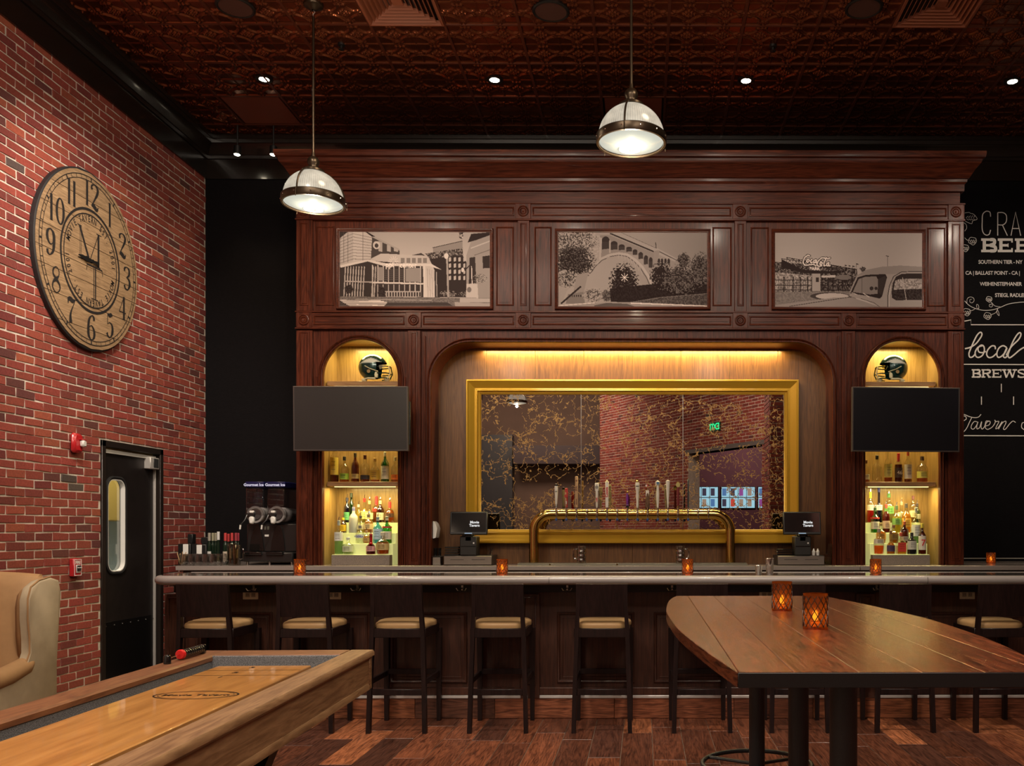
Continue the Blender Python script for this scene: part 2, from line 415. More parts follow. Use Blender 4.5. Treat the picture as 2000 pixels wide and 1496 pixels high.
for c in clip_hole(brick_cells(0, LEN, 0, CEIL-.01), oh0, oh1, OH+.09): brick_mb(mb, A, ud, nd, *c, d=.005, col=brick_tint())
part('brickwork', mb, BRICK, wg, kind='stuff', smooth=False)
mb = MB(); P = lambda s, d, z: A+ud*s+nd*d+Vector((0,0,z))
mb.add([P(oh0-.1,.02,OH), P(oh1+.1,.02,OH), P(oh1+.1,.02,OH+.09), P(oh0-.1,.02,OH+.09), P(oh0-.1,-.3,OH), P(oh1+.1,-.3,OH), P(oh1+.1,-.3,OH+.09), P(oh0-.1,-.3,OH+.09)],
       [(0,1,2,3),(4,7,6,5),(0,4,5,1),(2,6,7,3),(0,3,7,4),(1,5,6,2)])
struct('trim_4', mb, M('steel_lintel', (.10,.09,.09), .5))
# brick pier between the camera and the mirror's right edge
pier = struct('wall_pier', MB().box(1.95, 2.5, 3.0, 3.6, 0, CEIL), MORTAR)
mb = MB()
for oo, uu, nn, ln in ((Vector((1.95,3.6,0)), Vector((1,0,0)), Vector((0,1,0)), .55), (Vector((1.95,3.6,0)), Vector((0,-1,0)), Vector((-1,0,0)), .6), (Vector((1.95,3.0,0)), Vector((1,0,0)), Vector((0,-1,0)), .55)):
    for c in brick_cells(0, ln, 0, CEIL-.01): brick_mb(mb, oo, uu, nn, *c, d=.010, col=brick_tint())
part('brickwork', mb, BRICK, pier, kind='stuff', smooth=False)
struct('wall_hall', MB().box(1.2, XR, -8.3, -8.2, 0, 4.6), M('plum_paint', (.10,.030,.038), .7, var=.15, vscale=1.5))
# movie-poster screens in the hall beyond
for k, x0 in enumerate((1.15, 2.2, 3.25)):
    s = thing('menu_screen', ('wall screen partly hidden by the brick jamb, seen in the bar mirror', 'wall screen of eight movie posters in the middle, seen in the bar mirror', 'wall screen nearest the brick pier, seen in the bar mirror')[k],
              'screen', (x0+.5, -8.19, 2.35), group='poster screens in the hall')
    part('frame', MB().box(x0, x0+1.0, -8.2, -8.16, 2.03, 2.66), BLK, s)
    for r in range(2):
        for c in range(4):
            a = x0+.02+c*.24; z = 2.05+r*.305
            part('panel', MB().box(a, a+.225, -8.165, -8.155, z, z+.285), glow('screen_blue_%d' % k, (.35,.75,.95), 1.7), s)
            col = random.choice([(.9,.08,.05),(.1,.3,.7),(.4,.1,.5),(.8,.3,.1),(.05,.05,.1),(.5,.4,.3),(.1,.15,.3)])
            part('poster', MB().box(a+.02, a+.135, -8.156, -8.15, z+.04, z+.25), glow('poster_%d%d%d' % (k,r,c), col, 1.1), s)
# exit sign on the diagonal wall
def text_mb(s, size, extr=0, align='CENTER', bold=0, spacing=1.0):
    cu = bpy.data.curves.new('t', 'FONT'); cu.body = s; cu.size = size; cu.align_x = align; cu.extrude = extr; cu.offset = bold
    cu.space_character = spacing; cu.resolution_u = 3
    ob = bpy.data.objects.new('t', cu); COL.objects.link(ob)
    dg = bpy.context.evaluated_depsgraph_get(); me = bpy.data.meshes.new_from_object(ob.evaluated_get(dg))
    mb = MB(); mb.add([tuple(v.co) for v in me.vertices], [tuple(p.vertices) for p in me.polygons])
    bpy.data.objects.remove(ob); bpy.data.curves.remove(cu); bpy.data.meshes.remove(me); return mb
def on_plane(mb, o, u, v, n=None):
    n = n or Vector(u).cross(Vector(v)); u, v, n = Vector(u), Vector(v), Vector(n)
    mb.v = [tuple(Vector(o)+u*p[0]+v*p[1]+n*p[2]) for p in mb.v]; return mb
es_ = (Vector((1.55,-1.72,0))-A).length; ec = P(es_, .05, 3.62)
e = thing('exit_sign', 'green lit exit sign on the brick wall, seen reversed in the bar mirror', 'sign', ec)
mb = MB(); hw, hh = .17, .10
mb.add([P(es_+a, d, 3.62+b) for d in (.012, .06) for a, b in ((-hw,-hh),(hw,-hh),(hw,hh),(-hw,hh))], [(0,1,2,3),(4,7,6,5),(0,4,5,1),(1,5,6,2),(2,6,7,3),(3,7,4,0)])
part('housing', mb, M('dark_green_case', (.0,.06,.03), .5), e)
part('lettering', on_plane(text_mb('EXIT', .19, .002, bold=.004), P(es_, .064, 3.555), -ud, (0,0,1), nd), glow('exit_green', (.0,1.0,.35), 2.2), e)

# floor: wood-look plank tiles laid towards the bar
GROUT = M('grout', (.17,.12,.085), .9)
fl = struct('floor', MB().box(XL-.2, XR+.2, -8.5, ZB+.2, -.12, -.004), GROUT)
PLK = wood('plank_tile', (.24,.17,.14), (1.25,1.05,.90), 'y', .34, scale=1.5, coat=.12, bump=.6, tint=True, stretch=11, rings=.55)
PW, PL = .203, .92
rest = MB(); x = XL+.01; ci = 0
while x < 4.2:
    y1 = 6.80; first = random.uniform(.25, .92); y = y1
    ln = first
    while y > 1.0:
        y0 = y-ln
        r = random.random()
        c = (.125,.048,.028) if r < .46 else ((.21,.080,.043) if r < .72 else ((.088,.038,.027) if r < .90 else (.38,.155,.075)))
        k = random.uniform(.85, 1.15); c = tuple(q*k for q in c)
        if y > 5.0 and -4.1 < x < 3.2:
            p = MB().cbox(x+.0018, x+PW-.0018, max(y0,1.0)+.0018, y-.0018, -.02, random.uniform(-.0006,.0006), .0015, col=c)
            part('plank', p, PLK, fl, smooth=False)
        else: rest.box(x+.0018, x+PW-.0018, max(y0,1.0)+.0018, y-.0018, -.02, 0, col=c)
        y = y0; ln = PL
    x += PW; ci += 1
part('planking', rest, PLK, fl, kind='stuff', smooth=False)

# ceiling: pressed-metal tiles in a bar grid
CBR = M('ceiling_bar', (.115,.030,.014), .4, .2)
ce = struct('ceiling', MB().box(XL-.2, XR+.2, -8.5, ZB+.2, CEIL+.02, CEIL+.1), M('ceiling_void', (.03,.012,.008), .7))
T = .6096; GX0 = .205; GY0 = 7.364
def tile_mesh():
    n = 84; g = np.linspace(-1, 1, n+1); U, V = np.meshgrid(g, g)
    cu = (U*2 % 2)-1; cv = (V*2 % 2)-1         # two motifs each way
    cu = ((U+1) % 1.0)*2-1; cv = ((V+1) % 1.0)*2-1
    h = np.zeros_like(U); bumpf = lambda d, w: np.clip(1-(d/w)**2, 0, 1)
    for sx in (-1, 1):
        for sy in (-1, 1):
            r = np.hypot(cu-sx, cv-sy); h = np.maximum(h, .9*bumpf(r-.90, .055))
            a = np.arctan2(cv-sy, cu-sx)
    for px_, py_ in ((0,0),(.17,.0),(-.17,.0),(0,.17),(0,-.17),(.30,0),(-.30,0),(0,.30),(0,-.30),(.15,.15),(-.15,.15),(.15,-.15),(-.15,-.15)):
        h = np.maximum(h, 1.1*bumpf(np.hypot(cu-px_, cv-py_), .075))
    for k in range(4):
        a = k*PI/2; X_ = cu*math.cos(a)+cv*math.sin(a); Y_ = -cu*math.sin(a)+cv*math.cos(a)
        for t in (-.26, 0, .26):
            h = np.maximum(h, .9*bumpf(np.hypot((X_-.74-abs(t)*.15)/.16, (Y_-t*.9)/.075), 1))
    e = np.maximum(abs(cu), abs(cv)); h = np.maximum(h, .5*(e > .955))
    z = -.018*h
    vs = np.stack([U*T*.485, V*T*.485, z], -1).reshape(-1, 3)
    idx = np.arange((n+1)*(n+1)).reshape(n+1, n+1)
    fs = np.stack([idx[:-1,:-1], idx[1:,:-1], idx[1:,1:], idx[:-1,1:]], -1).reshape(-1, 4)
    me = bpy.data.meshes.new('tile'); me.from_pydata(vs.tolist(), [], fs.tolist())
    me.polygons.foreach_set('use_smooth', [True]*len(me.polygons)); return me
COPPER = M('pressed_copper_tile', (.24,.075,.034), .24, .80, var=.25, vscale=5)
tm = tile_mesh(); tm.materials.append(COPPER)
PANEL = M('access_panel', (.20,.050,.026), .6, bump=.1)
panels = []
for i in range(-8, 8):
    for j in range(-4, 4):
        x0 = GX0+i*T; y0 = GY0+j*T; xc, yc = x0+T/2, y0+T/2
        if xc < XL+.1 or xc > 4.9 or yc > ZB+.2: continue
        if (j == 2 and i in (-7, -1)):
            part('access_panel', MB().box(x0+.03, x0+T-.03, y0+.03, y0+T-.03, CEIL-.008, CEIL+.012), PANEL, ce, label='flat russet panel in the tile grid'); continue
        if j == -1 and i in (-4, 3): continue
        ob = bpy.data.objects.new('tile', tm); COL.objects.link(ob); ob.parent = ce; ob.location = (xc, yc, CEIL)
x_ = GX0-8*T
while x_ < XR:
    if x_ > XL: part('grid_bar', MB().cbox(x_-.011, x_+.011, 4.9, ZB, CEIL-.013, CEIL+.015, .002), CBR, ce)
    x_ += T
for j in range(-4, 4):
    y = GY0+j*T; part('grid_bar', MB().cbox(XL, XR, y-.011, y+.011, CEIL-.0125, CEIL+.015, .002), CBR, ce)
struct('trim_5', MB().box(XL, XR, -8.3, 4.92, CEIL-.01, CEIL+.02), M('ceiling_plaster', (.07,.035,.025), .7))

# black cornices
prof = [(0,0), (.018,0), (.022,.20), (.040,.205), (.045,.235), (.055,.24), (.075,.29), (.105,.335), (.12,.34), (.125,.375), (.135,.38), (.14,.43), (0,.43)]
mb = MB(); mb.prism([(XL+a, 5.12+b) for a, b in prof], -8.3, ZB, 'xz'); struct('trim_6', mb, BLKPAINT)
mb = MB(); mb.prism([(ZB-a, 5.12+b) for a, b in prof], XL, XR, 'yz'); struct('trim_7', mb, BLKPAINT)

# door to the kitchen in the left wall
dx = XL-.05
d = thing('door_1', None, None, (XL, 8.19, 0)); d['kind'] = 'structure'
FRM = M('dark_bronze_frame', (.016,.011,.009), .35)
jm = MB()
jm.cbox(XL-.14, XL+.012, DZ0, DZ0+.055, 0, DH, .004); jm.cbox(XL-.14, XL+.012, DZ1-.055, DZ1, 0, DH, .004); jm.cbox(XL-.14, XL+.012, DZ0, DZ1, DH-.055, DH, .004)
part('frame', jm, FRM, d)
mb = MB(); lx0, lx1 = XL-.075, XL-.030
y0, y1, z1 = DZ0+.06, DZ1-.11, DH-.10
wy0, wy1, wz0, wz1, wr_ = 7.83, 8.10, 1.05, 1.87, .09
def rrect(y0, y1, z0, z1, r, n=6):
    out = []
    for cy, cz, a in ((y1-r, z1-r, 0), (y0+r, z1-r, PI/2), (y0+r, z0+r, PI), (y1-r, z0+r, 1.5*PI)):
        out += [(cy+r*math.cos(a+PI/2*i/n), cz+r*math.sin(a+PI/2*i/n)) for i in range(n+1)]
    return out
inner = rrect(wy0, wy1, wz0, wz1, wr_); mcy, mcz = (wy0+wy1)/2, (wz0+wz1)/2
mb.box(lx0, lx1, y0, wy0, .01, z1).box(lx0, lx1, wy1, y1, .01, z1).box(lx0, lx1, wy0, wy1, .01, wz0).box(lx0, lx1, wy0, wy1, wz1, z1)
for q_, (cyy, czz) in enumerate(((wy1, wz1), (wy0, wz1), (wy0, wz0), (wy1, wz0))):
    mb.prism([(cyy, czz)]+inner[q_*7:q_*7+7], lx0+.0001, lx1-.0001, 'yz')
leaf = part('leaf', mb, M('black_laminate', (.010,.007,.0065), .45, var=.2, vscale=14), d)
gk = MB(); ga = [[(lx1+h_, *p) for p in rrect(wy0-o_, wy1+o_, wz0-o_, wz1+o_, wr_+o_)] for o_, h_ in ((.022,0),(.022,.012),(.010,.018),(-.004,.012),(-.004,-.03))]
gk.loft(ga); part('gasket', gk, M('rubber', (.012,.012,.013), .5), leaf)
gk = MB(); gk.loft([[(lx1+h_, *p) for p in rrect(wy0-o_, wy1+o_, wz0-o_, wz1+o_, wr_+o_)] for o_, h_ in ((-.004,.010),(-.012,.010),(-.012,-.03))]); part('glazing_bead', gk, WHITE, leaf)
gk = MB(); gk.add([(XL-.055, *p) for p in inner], [tuple(range(len(inner)))]); part('pane', gk, clear('door_pane', (.9,.95,.93)), leaf)
part('kick_plate', MB().cbox(lx1, lx1+.003, y0+.02, y1-.02, .08, .62, .001), M('kick_plate', (.009,.008,.008), .3, .4), leaf)
for i in range(7): part('screw', MB().cyl((lx1+.003, y0+.06+i*.125, .585), .006, .003, 8, 'x'), STEEL, leaf)
part('head_rail', MB().cbox(XL-.075, XL-.012, y0, y1+.02, DH-.105, DH-.072, .003), M('bright_rail', (.62,.60,.55), .35, .2), d, label='bright metal head rail over the swing leaf')
part('glint_strip', MB().cbox(XL-.09, XL-.03, y0, y1, DH-.068, DH-.055, .001), M('yellow_glint', (.35,.26,.10), .6), d)  # coloured strip standing in for a yellowish glint above the rail
part('closer', MB().cbox(XL-.04, XL+.03, 8.42, 8.57, DH-.20, DH-.09, .006), M('closer_metal', (.55,.53,.50), .3, .4), d)
part('closer_cover', MB().cbox(XL-.03, XL+.034, 8.47, 8.555, DH-.185, DH-.10, .004), M('grey_cover', (.03,.03,.03), .4), d)
part('edge_strip', MB().cbox(XL-.07, XL-.012, y1+.005, y1+.02, .05, DH-.2, .002), M('aluminium_strip', (.42,.40,.38), .4, .2), d)
# what shows through its window: pale kitchen wall, yellow cabinet, wire rack
KW = M('kitchen_white', (.62,.66,.62), .7)
struct('wall_kitchen', MB().box(-6.3, -6.2, 7.0, 12.4, 0, 3.0), KW); struct('wall_kitchen_end', MB().box(-6.3, XL-.25, 12.4, 12.5, 0, 3.0), KW); struct('ceiling_kitchen', MB().box(-6.3, XL-.25, 7.0, 12.5, 3.0, 3.05), KW); struct('floor_kitchen', MB().box(-6.3, XL-.25, 7.0, 12.5, -.1, -.02), KW)
light('AREA', (-5.5, 9.8, 2.9), 60, (.95, 1.0, .92), (-5.5, 9.8, 0), 1.2, name='kitchen_light')
kc = thing('kitchen_cabinet', 'yellow wall cabinet seen through the swing door window', 'cabinet', (-6.1, 10.0, 1.5))
part('body', MB().cbox(-6.198, -5.9, 8.9, 11.6, 1.52, 2.7, .01), M('yellow_door', (.50,.30,.06), .5), kc)
for yy in (9.6, 10.3): part('door_seam', MB().box(-5.9, -5.898, yy, yy+.01, 1.53, 2.69), BLK, kc)
for yy in (9.45, 10.2): part('knob', MB().lathe([(0.001,.03),(.015,.025),(.008,0)], (-5.9, yy, 1.62), 10, 'x'), BRASS, kc)
rk = thing('wire_rack', 'dark wire rack hanging on the pale kitchen wall beyond the door window', 'rack', (-6.15, 9.9, .9))
mb = MB()
for yy in (9.75, 10.05): mb.tube([(-6.16, yy, .5), (-6.16, yy, 1.45)], .006, 6)
part('upright', mb, BLK, rk)
for k in range(8): part('rung', MB().tube([(-6.16, 9.75, .55+k*.12), (-6.16, 10.05, .55+k*.12)], .005, 6), BLK, rk)

# ceiling fittings
for k, (x, y) in enumerate(DL):
    o_ = thing('recessed_downlight', ('recessed ceiling downlight nearest the brick wall', 'recessed ceiling downlight above the left side of the bar mirror', 'recessed ceiling downlight above the right half of the bar mirror', 'recessed ceiling downlight near the mural side')[k], 'light', (x, y, CEIL), group='downlights in the tile ceiling')
    part('trim_ring', MB().lathe([(.045,-.012),(.07,-.014),(.078,-.010),(.078,.01)], (x, y, CEIL), 24), BLK, o_)
    part('lens', MB().cyl((x, y, CEIL-.012), .045, .006, 20), glow('lens_glow', (1.0,.88,.70), 14), o_)
for k, (x, y, l_) in enumerate(((WX(462,7.12), 7.12, 'left end of'), (WX(1076,7.16), 7.16, 'middle of'), (WX(1688,7.1), 7.1, 'right end of'))):
    o_ = thing('ceiling_speaker', 'round ceiling speaker with dark rim at the %s the tile ceiling' % l_, 'speaker', (x, y, CEIL), group='ceiling speakers')
    part('rim', MB().lathe([(.125,-.018),(.135,-.022),(.148,-.016),(.148,.01)], (x, y, CEIL), 36), BLK, o_)
    part('grille', MB().lathe([(.001,-.017),(.127,-.016)], (x, y, CEIL), 36), M('speaker_mesh', (.09,.035,.025), .7, bump=.6, bscale=500), o_)
for k, (x, y, l_) in enumerate(((WX(668,7.67), 7.67, 'left'), (WX(1510,7.67), 7.67, 'right'))):
    o_ = thing('sprinkler_head', 'small black sprinkler head in the tile ceiling, the %s of two' % l_, 'sprinkler', (x, y, CEIL))
    part('rose', MB().lathe([(.001,-.022),(.03,-.018),(.034,.01)], (x, y, CEIL), 16), BLK, o_)
    part('deflector', MB().lathe([(.012,-.02),(.012,-.045),(.026,-.05),(.001,-.054)], (x, y, CEIL), 12), BLK, o_)
for k, (i, l_) in enumerate(((-4, 'left'), (3, 'right'))):
    x0 = GX0+i*T; y0 = GY0-T
    o_ = thing('air_diffuser', 'square louvred air diffuser in the ceiling, the %s of the two' % l_, 'vent', (x0+T/2, y0+T/2, CEIL))
    VM = M('diffuser_paint_%d' % k, (.27,.085,.042), .45)
    xc, yc = x0+T/2, y0+T/2
    for q in range(7):
        a = T/2-.015-q*.037; b_ = a-.021; zl = CEIL-.02+q*.004
        mb = MB(); ring = lambda r_, z_: [(xc-r_, yc-r_, z_), (xc+r_, yc-r_, z_), (xc+r_, yc+r_, z_), (xc-r_, yc+r_, z_)]
        mb.loft([ring(a, zl), ring(b_, zl+.028), ring(b_-.003, zl+.028), ring(a-.003, zl-.004), ring(a, zl)])
        part('louvre', mb, VM, o_)
    part('core', MB().box(xc-.04, xc+.04, yc-.04, yc+.04, CEIL-.005, CEIL+.015), VM, o_)
    part('trim_plate', MB().loft([ring(T/2-.002, CEIL-.022), ring(T/2-.002, CEIL+.01)]).loft([ring(T/2-.002, CEIL-.022), ring(T/2-.022, CEIL-.022)]), VM, o_)
for k, x in enumerate((WX(466, 9.2), WX(536, 9.2))):
    o_ = thing('spotlight', 'small lit spotlight under the black cornice, %s' % ('nearer the brick wall' if k == 0 else 'nearer the cabinet crown'), 'light', (x, 9.2, 5.3), group='spot pair under the cornice')
    part('stem', MB().cyl((x, 9.2, 5.3), .008, CEIL-5.3, 8), BLK, o_)
    part('can', MB().lathe([(.03,0),(.036,.002),(.036,.09),(.02,.10),(.001,.10)], (x, 9.2, 5.235), 16), BLK, o_)
    part('lens', MB().lathe([(.001,-.012),(.02,-.008),(.031,0)], (x, 9.19, 5.238), 16), glow('spot_glow', (1.0,.86,.62), 30), o_)
# ------------------------------------------------------------------ back bar cabinet
FZ = 8.43                              # plane of the pilasters' faces
X = lambda px, Z=FZ: WX(px, Z)
Zz = lambda py, Z=FZ: WZ(py, Z)
CT = 1.09                              # counter height
cab = thing('back_bar_cabinet', 'tall carved mahogany back bar cabinet with arched niches around the gold mirror', 'cabinet', (-.1, 8.6, CT))
FB = FZ+.035                           # face of the flat fields behind the pilasters
xl, xr = X(580), X(1884.5)
nl0, nl1, nr0, nr1 = X(630), X(776.5), X(1692), X(1838)
rc0, rc1 = X(842), X(1626.5); rtop = Zz(668); RR = .36
NB = 8.86; RB = 8.76                   # backs of niches and of the central recess
zt = Zz(400)
def arch_path(x0, x1, zc, off, zb, n=24):
    r = (x1-x0)/2; cx = (x0+x1)/2
    return [(x0-off, zb)]+[(cx-(r+off)*math.cos(PI*i/n), zc+(r+off)*math.sin(PI*i/n)) for i in range(n+1)]+[(x1+off, zb)]
def recess_path(x0, x1, ztop, R, off, zb, n=12):
    out = [(x0-off, zb)]
    out += [(x0+R-(R+off)*math.cos(PI/2*i/n), ztop-R+(R+off)*math.sin(PI/2*i/n)) for i in range(n+1)]
    out += [(x1-R+(R+off)*math.sin(PI/2*i/n), ztop-R+(R+off)*math.cos(PI/2*i/n)) for i in range(n+1)]
    return out+[(x1+off, zb)]
zn = Zz(662.5)-(nl1-nl0)/2; zn2 = Zz(663.5)-(nr1-nr0)/2
body = MB()
ztop_below = Zz(648)
def spandrel(mb, path, ztop, x0, x1, ya, yb):
    """field around an opening: front face and the reveal"""
    inner = path; n = len(inner)
    outer = [(x0, inner[0][1])]+[(min(max(p[0], x0), x1), ztop) for p in inner[1:-1]]+[(x1, inner[-1][1])]
    outer[1] = (x0, ztop); outer[-2] = (x1, ztop)
    vs = [(p[0], ya, p[1]) for p in inner]+[(p[0], ya, p[1]) for p in outer]
    mb.add(vs, [(i, i+1, n+i+1, n+i) for i in range(n-1)])
    vs = [(p[0], ya, p[1]) for p in inner]+[(p[0], yb, p[1]) for p in inner]
    mb.add(vs, [(i, i+1, n+i+1, n+i) for i in range(n-1)])
spandrel(body, arch_path(nl0, nl1, zn, 0, CT), ztop_below, xl, X(808), FB, FB+.03)
spandrel(body, arch_path(nr0, nr1, zn2, 0, CT), ztop_below, X(1658), xr, FB, FB+.03)
spandrel(body, recess_path(rc0, rc1, rtop, RR, 0, CT), ztop_below, X(808), X(1658), FB, FB+.03)
body.box(xl, xr, FB, 9.3, ztop_below, zt)
body.box(xl, nl0-.03, FB+.03, 9.3, CT, ztop_below).box(X(800), rc0-.02, FB+.03, 9.3, CT, ztop_below)
body.box(rc1+.02, X(1668), FB+.03, 9.3, CT, ztop_below).box(nr1+.03, xr, FB+.03, 9.3, CT, ztop_below)
part('body', body, MAH, cab)
for (a, b, zc, s) in ((nl0, nl1, zn, -1), (nr0, nr1, zn2, 1)):
    side = a if s < 0 else b; m = MB(); zc_ = 1.42+1.80
    o1, o2 = (a-.004, b+.004)
    m.add([(o1,FB+.02,CT),(o1,NB,CT),(o1,NB,zc_),(o1,FB+.02,zc_)], [(0,1,2,3)])
    m.add([(o2,FB+.02,CT),(o2,NB,CT),(o2,NB,zc_),(o2,FB+.02,zc_)], [(0,1,2,3)])
    m.add([(o1,NB,CT),(o2,NB,CT),(o2,NB,zc_),(o1,NB,zc_)], [(0,1,2,3)])
    m.add([(o1,FB+.02,zc_),(o2,FB+.02,zc_),(o2,NB,zc_),(o1,NB,zc_)], [(0,1,2,3)])
    part('niche_lining', m, HONEY, cab, label='honey-coloured veneered lining of the lit niche')
m = MB(); a, b = rc0-.004, rc1+.004; zz_ = rtop+.005
rp = recess_path(rc0, rc1, rtop, RR, .003, CT); n = len(rp)
m.add([(p[0], FB+.02, p[1]) for p in rp]+[(p[0], RB, p[1]) for p in rp], [(i, i+1, n+i+1, n+i) for i in range(n-1)])
part('recess_reveal', m, MAH, cab)
xs = [rc0-.01+(rc1-rc0+.02)*i/8 for i in range(9)]
for i in range(8):
    part('back_panel', MB().cbox(xs[i]+.001, xs[i+1]-.001, RB, RB+.02, CT, rtop+.02, .001), RECESS, cab)
# arch mouldings
def mould(path_fn, prof, y):
    m = MB(); rings = [[(p[0], y-h, p[1]) for p in path_fn(off)] for off, h in prof]
    return m.loft(rings, closed=False)
ARC = [(-.001,-.01), (-.001,.012), (.004,.022), (.010,.024), (.013,.016), (.017,.016), (.022,.028), (.030,.034), (.037,.028), (.040,.014), (.046,.014), (.050,.0)]
part('arch_moulding', mould(lambda o_: arch_path(nl0, nl1, zn, o_, CT, 36), ARC, FB), MAH, cab)
part('arch_moulding', mould(lambda o_: arch_path(nr0, nr1, zn2, o_, CT, 36), ARC, FB), MAH, cab)
ARC2 = [(-.001,-.01), (-.001,.012), (.006,.024), (.013,.024), (.016,.014), (.022,.016), (.030,.030), (.036,.026), (.038,.012), (.044,.0)]
part('recess_moulding', mould(lambda o_: recess_path(rc0, rc1, rtop, RR, o_, CT), ARC2, FB), MAH, cab)

RAISE = [(0,0),(.002,.008),(.008,.011),(.013,.006),(.016,-.002),(.030,-.004),(.034,.002)]
SLIM = [(0,0),(.002,.007),(.007,.009),(.011,.004),(.014,-.004),(.020,-.004)]
def panel(px0, px1, py0, py1, y=FB, prof=RAISE, name='panel', mat=MAH, yy=FZ):
    part(name, MB().frame(WX(px0, yy), WX(px1, yy), WZ(py1, yy), WZ(py0, yy), y, prof), mat, cab)
def pilaster(px0, px1, py0, py1, inner=(6, 6), iy=(6, 6)):
    x0, x1, z0, z1 = X(px0), X(px1), Zz(py1), Zz(py0)
    p = part('pilaster', MB().cbox(x0, x1, FZ, FB+.01, z0, z1, .003), MAH, cab)
    part('sunk_panel', MB().frame(X(px0+inner[0]), X(px1-inner[1]), Zz(py1-iy[1]), Zz(py0+iy[0]), FZ, [(0,.0),(.003,.006),(.009,.007),(.013,.001),(.017,-.002+.003),(.020,.006)]), MAH, p)
# bands with rosettes
def band(py0, py1, ros, xe):
    z0, z1 = Zz(py1), Zz(py0)
    part('rail', MB().cbox(xl-.006, xr+.006, FZ+.008, FB+.01, z0, z1, .003), MAHX, cab)
    for pz in (py0, py1): part('rail_bead', MB().cbox(xl-.012, xr+.012, FZ-.006, FB, Zz(pz)-.008, Zz(pz)+.008, .004), MAHX, cab)
    for c in ros:
        b_ = part('rosette_block', MB().cbox(X(c)-.072, X(c)+.072, FZ-.004, FB, z0+.006, z1-.006, .003), MAH, cab)
        prf = [(.001,-.006),(.010,-.008),(.014,-.002),(.020,-.002),(.026,-.012),(.033,-.004),(.037,-.004),(.043,-.014),(.049,-.012),(.053,.0),(.056,.002)]
        part('rosette', MB().lathe([(r, h) for r, h in prf], (0,0,0), 28, 'z').xf(Matrix.Translation((X(c), FZ-.004, (z0+z1)/2)) @ Matrix.Rotation(PI/2, 4, 'X') @ Matrix.Scale(-1, 4, (0,0,1))), MAH, b_)
    es = sorted(ros)
    for a, b in zip(es[:-1], es[1:]):
        part('rail_panel', MB().frame(X(a)+.085, X(b)-.085, z0+.034, z1-.034, FZ+.008, RAISE), MAHX, cab)
band(397, 429, [595.5, 1022, 1446, 1868], 0)
band(609.5, 642, [595.5, 808.5, 1022, 1446, 1658, 1868], 0)
# picture zone
for a, b, ins in ((580, 611.5, 7), (1011, 1034, 5), (1435, 1458, 5), (1853, 1884, 7)): pilaster(a, b, 431, 608, (ins, ins), (5, 10))
for a, b in ((616, 652), (968, 1003), (1043, 1077), (1392, 1430), (1467, 1503), (1814, 1850)): panel(a, b, 441, 596)
for a, b in ((580, 611.5), (797, 822), (1645, 1671), (1853, 1884)): pilaster(a, b, 646, 1103.5, (6, 6), (3, 8))
# narrow ribs flanking the lower pilasters
for c in (617, 790, 829, 1638.5, 1678, 1846.5):
    part('rib', MB().cbox(X(c)-.009, X(c)+.009, FB-.014, FB+.01, CT, Zz(655) if c in (829, 1638.5) else Zz(735), .005), MAH, cab)
# frieze and crown
zf = Zz(352)
def loop(p, z): return [(xl-p, FB-p, z), (xr+p, FB-p, z), (xr+p, 9.3, z), (xl-p, 9.3, z)]
part('frieze', MB().loft([loop(-.02, zt-.02), loop(-.02, zf+.0)], cap=False), MAHX, cab)
CR = [(-.019, Zz(371)), (.010, Zz(370)), (.012, Zz(357)), (.030, Zz(353)), (.032, Zz(348)), (.045, Zz(347)), (.060, Zz(342)), (.085, Zz(334)), (.105, Zz(328)), (.125, Zz(324.5)), (.132, Zz(321)), (.135, Zz(317)), (.158, Zz(315)), (.163, Zz(309)), (.163, Zz(304)), (.0, Zz(304))]
part('crown', MB().loft([loop(p, z) for p, z in CR], cap=True), MAHX, cab, sharp=25)

# lighting of recess and niches
light('AREA', ((rc0+rc1)/2, RB-.06, rtop-.015), 46, (1,.78,.28), ((rc0+rc1)/2, RB-.03, 0), 2.9, .03, name='recess_strip')
for (a, b, t) in ((nl0, nl1, zn), (nr0, nr1, zn2)):
    c = (a+b)/2
    light('AREA', (c, NB-.16, 1.42+1.78), 8, YEL, (c, NB-.12, 0), .4, .08, name='niche_light')
    light('AREA', (c, 8.60, WZ(757, 8.55)), 16, YEL, (c, 8.72, 0), .6, .05, name='niche_light')
    light('AREA', (c, 8.60, WZ(951.5, 8.55)), 9, YEL, (c, 8.72, 0), .6, .05, name='niche_light')
SHELF = wood('shelf_oak', (.20,.10,.04), (.36,.20,.085), 'x', .3, coat=.3)
for (a, b, s) in ((nl0, nl1, 'left'), (nr0, nr1, 'right')):
    for py in (745, 941):
        z = WZ(py, 8.55); q = 'under the helmet' if py == 745 else 'under the upper row of bottles'
        sh = thing('niche_shelf', 'honey oak shelf %s in the %s niche' % (q, s), 'shelf', ((a+b)/2, 8.7, z), group='niche shelves')
        part('board', MB().cbox(a+.005, b-.005, 8.55, NB-.002, z-.043, z, .003), SHELF, sh)
        part('light_strip', MB().cbox(a+.06, b-.06, 8.59, 8.61, z-.05, z-.0431, .002), glow('strip_glow', (1,.82,.35), 1.5), sh)

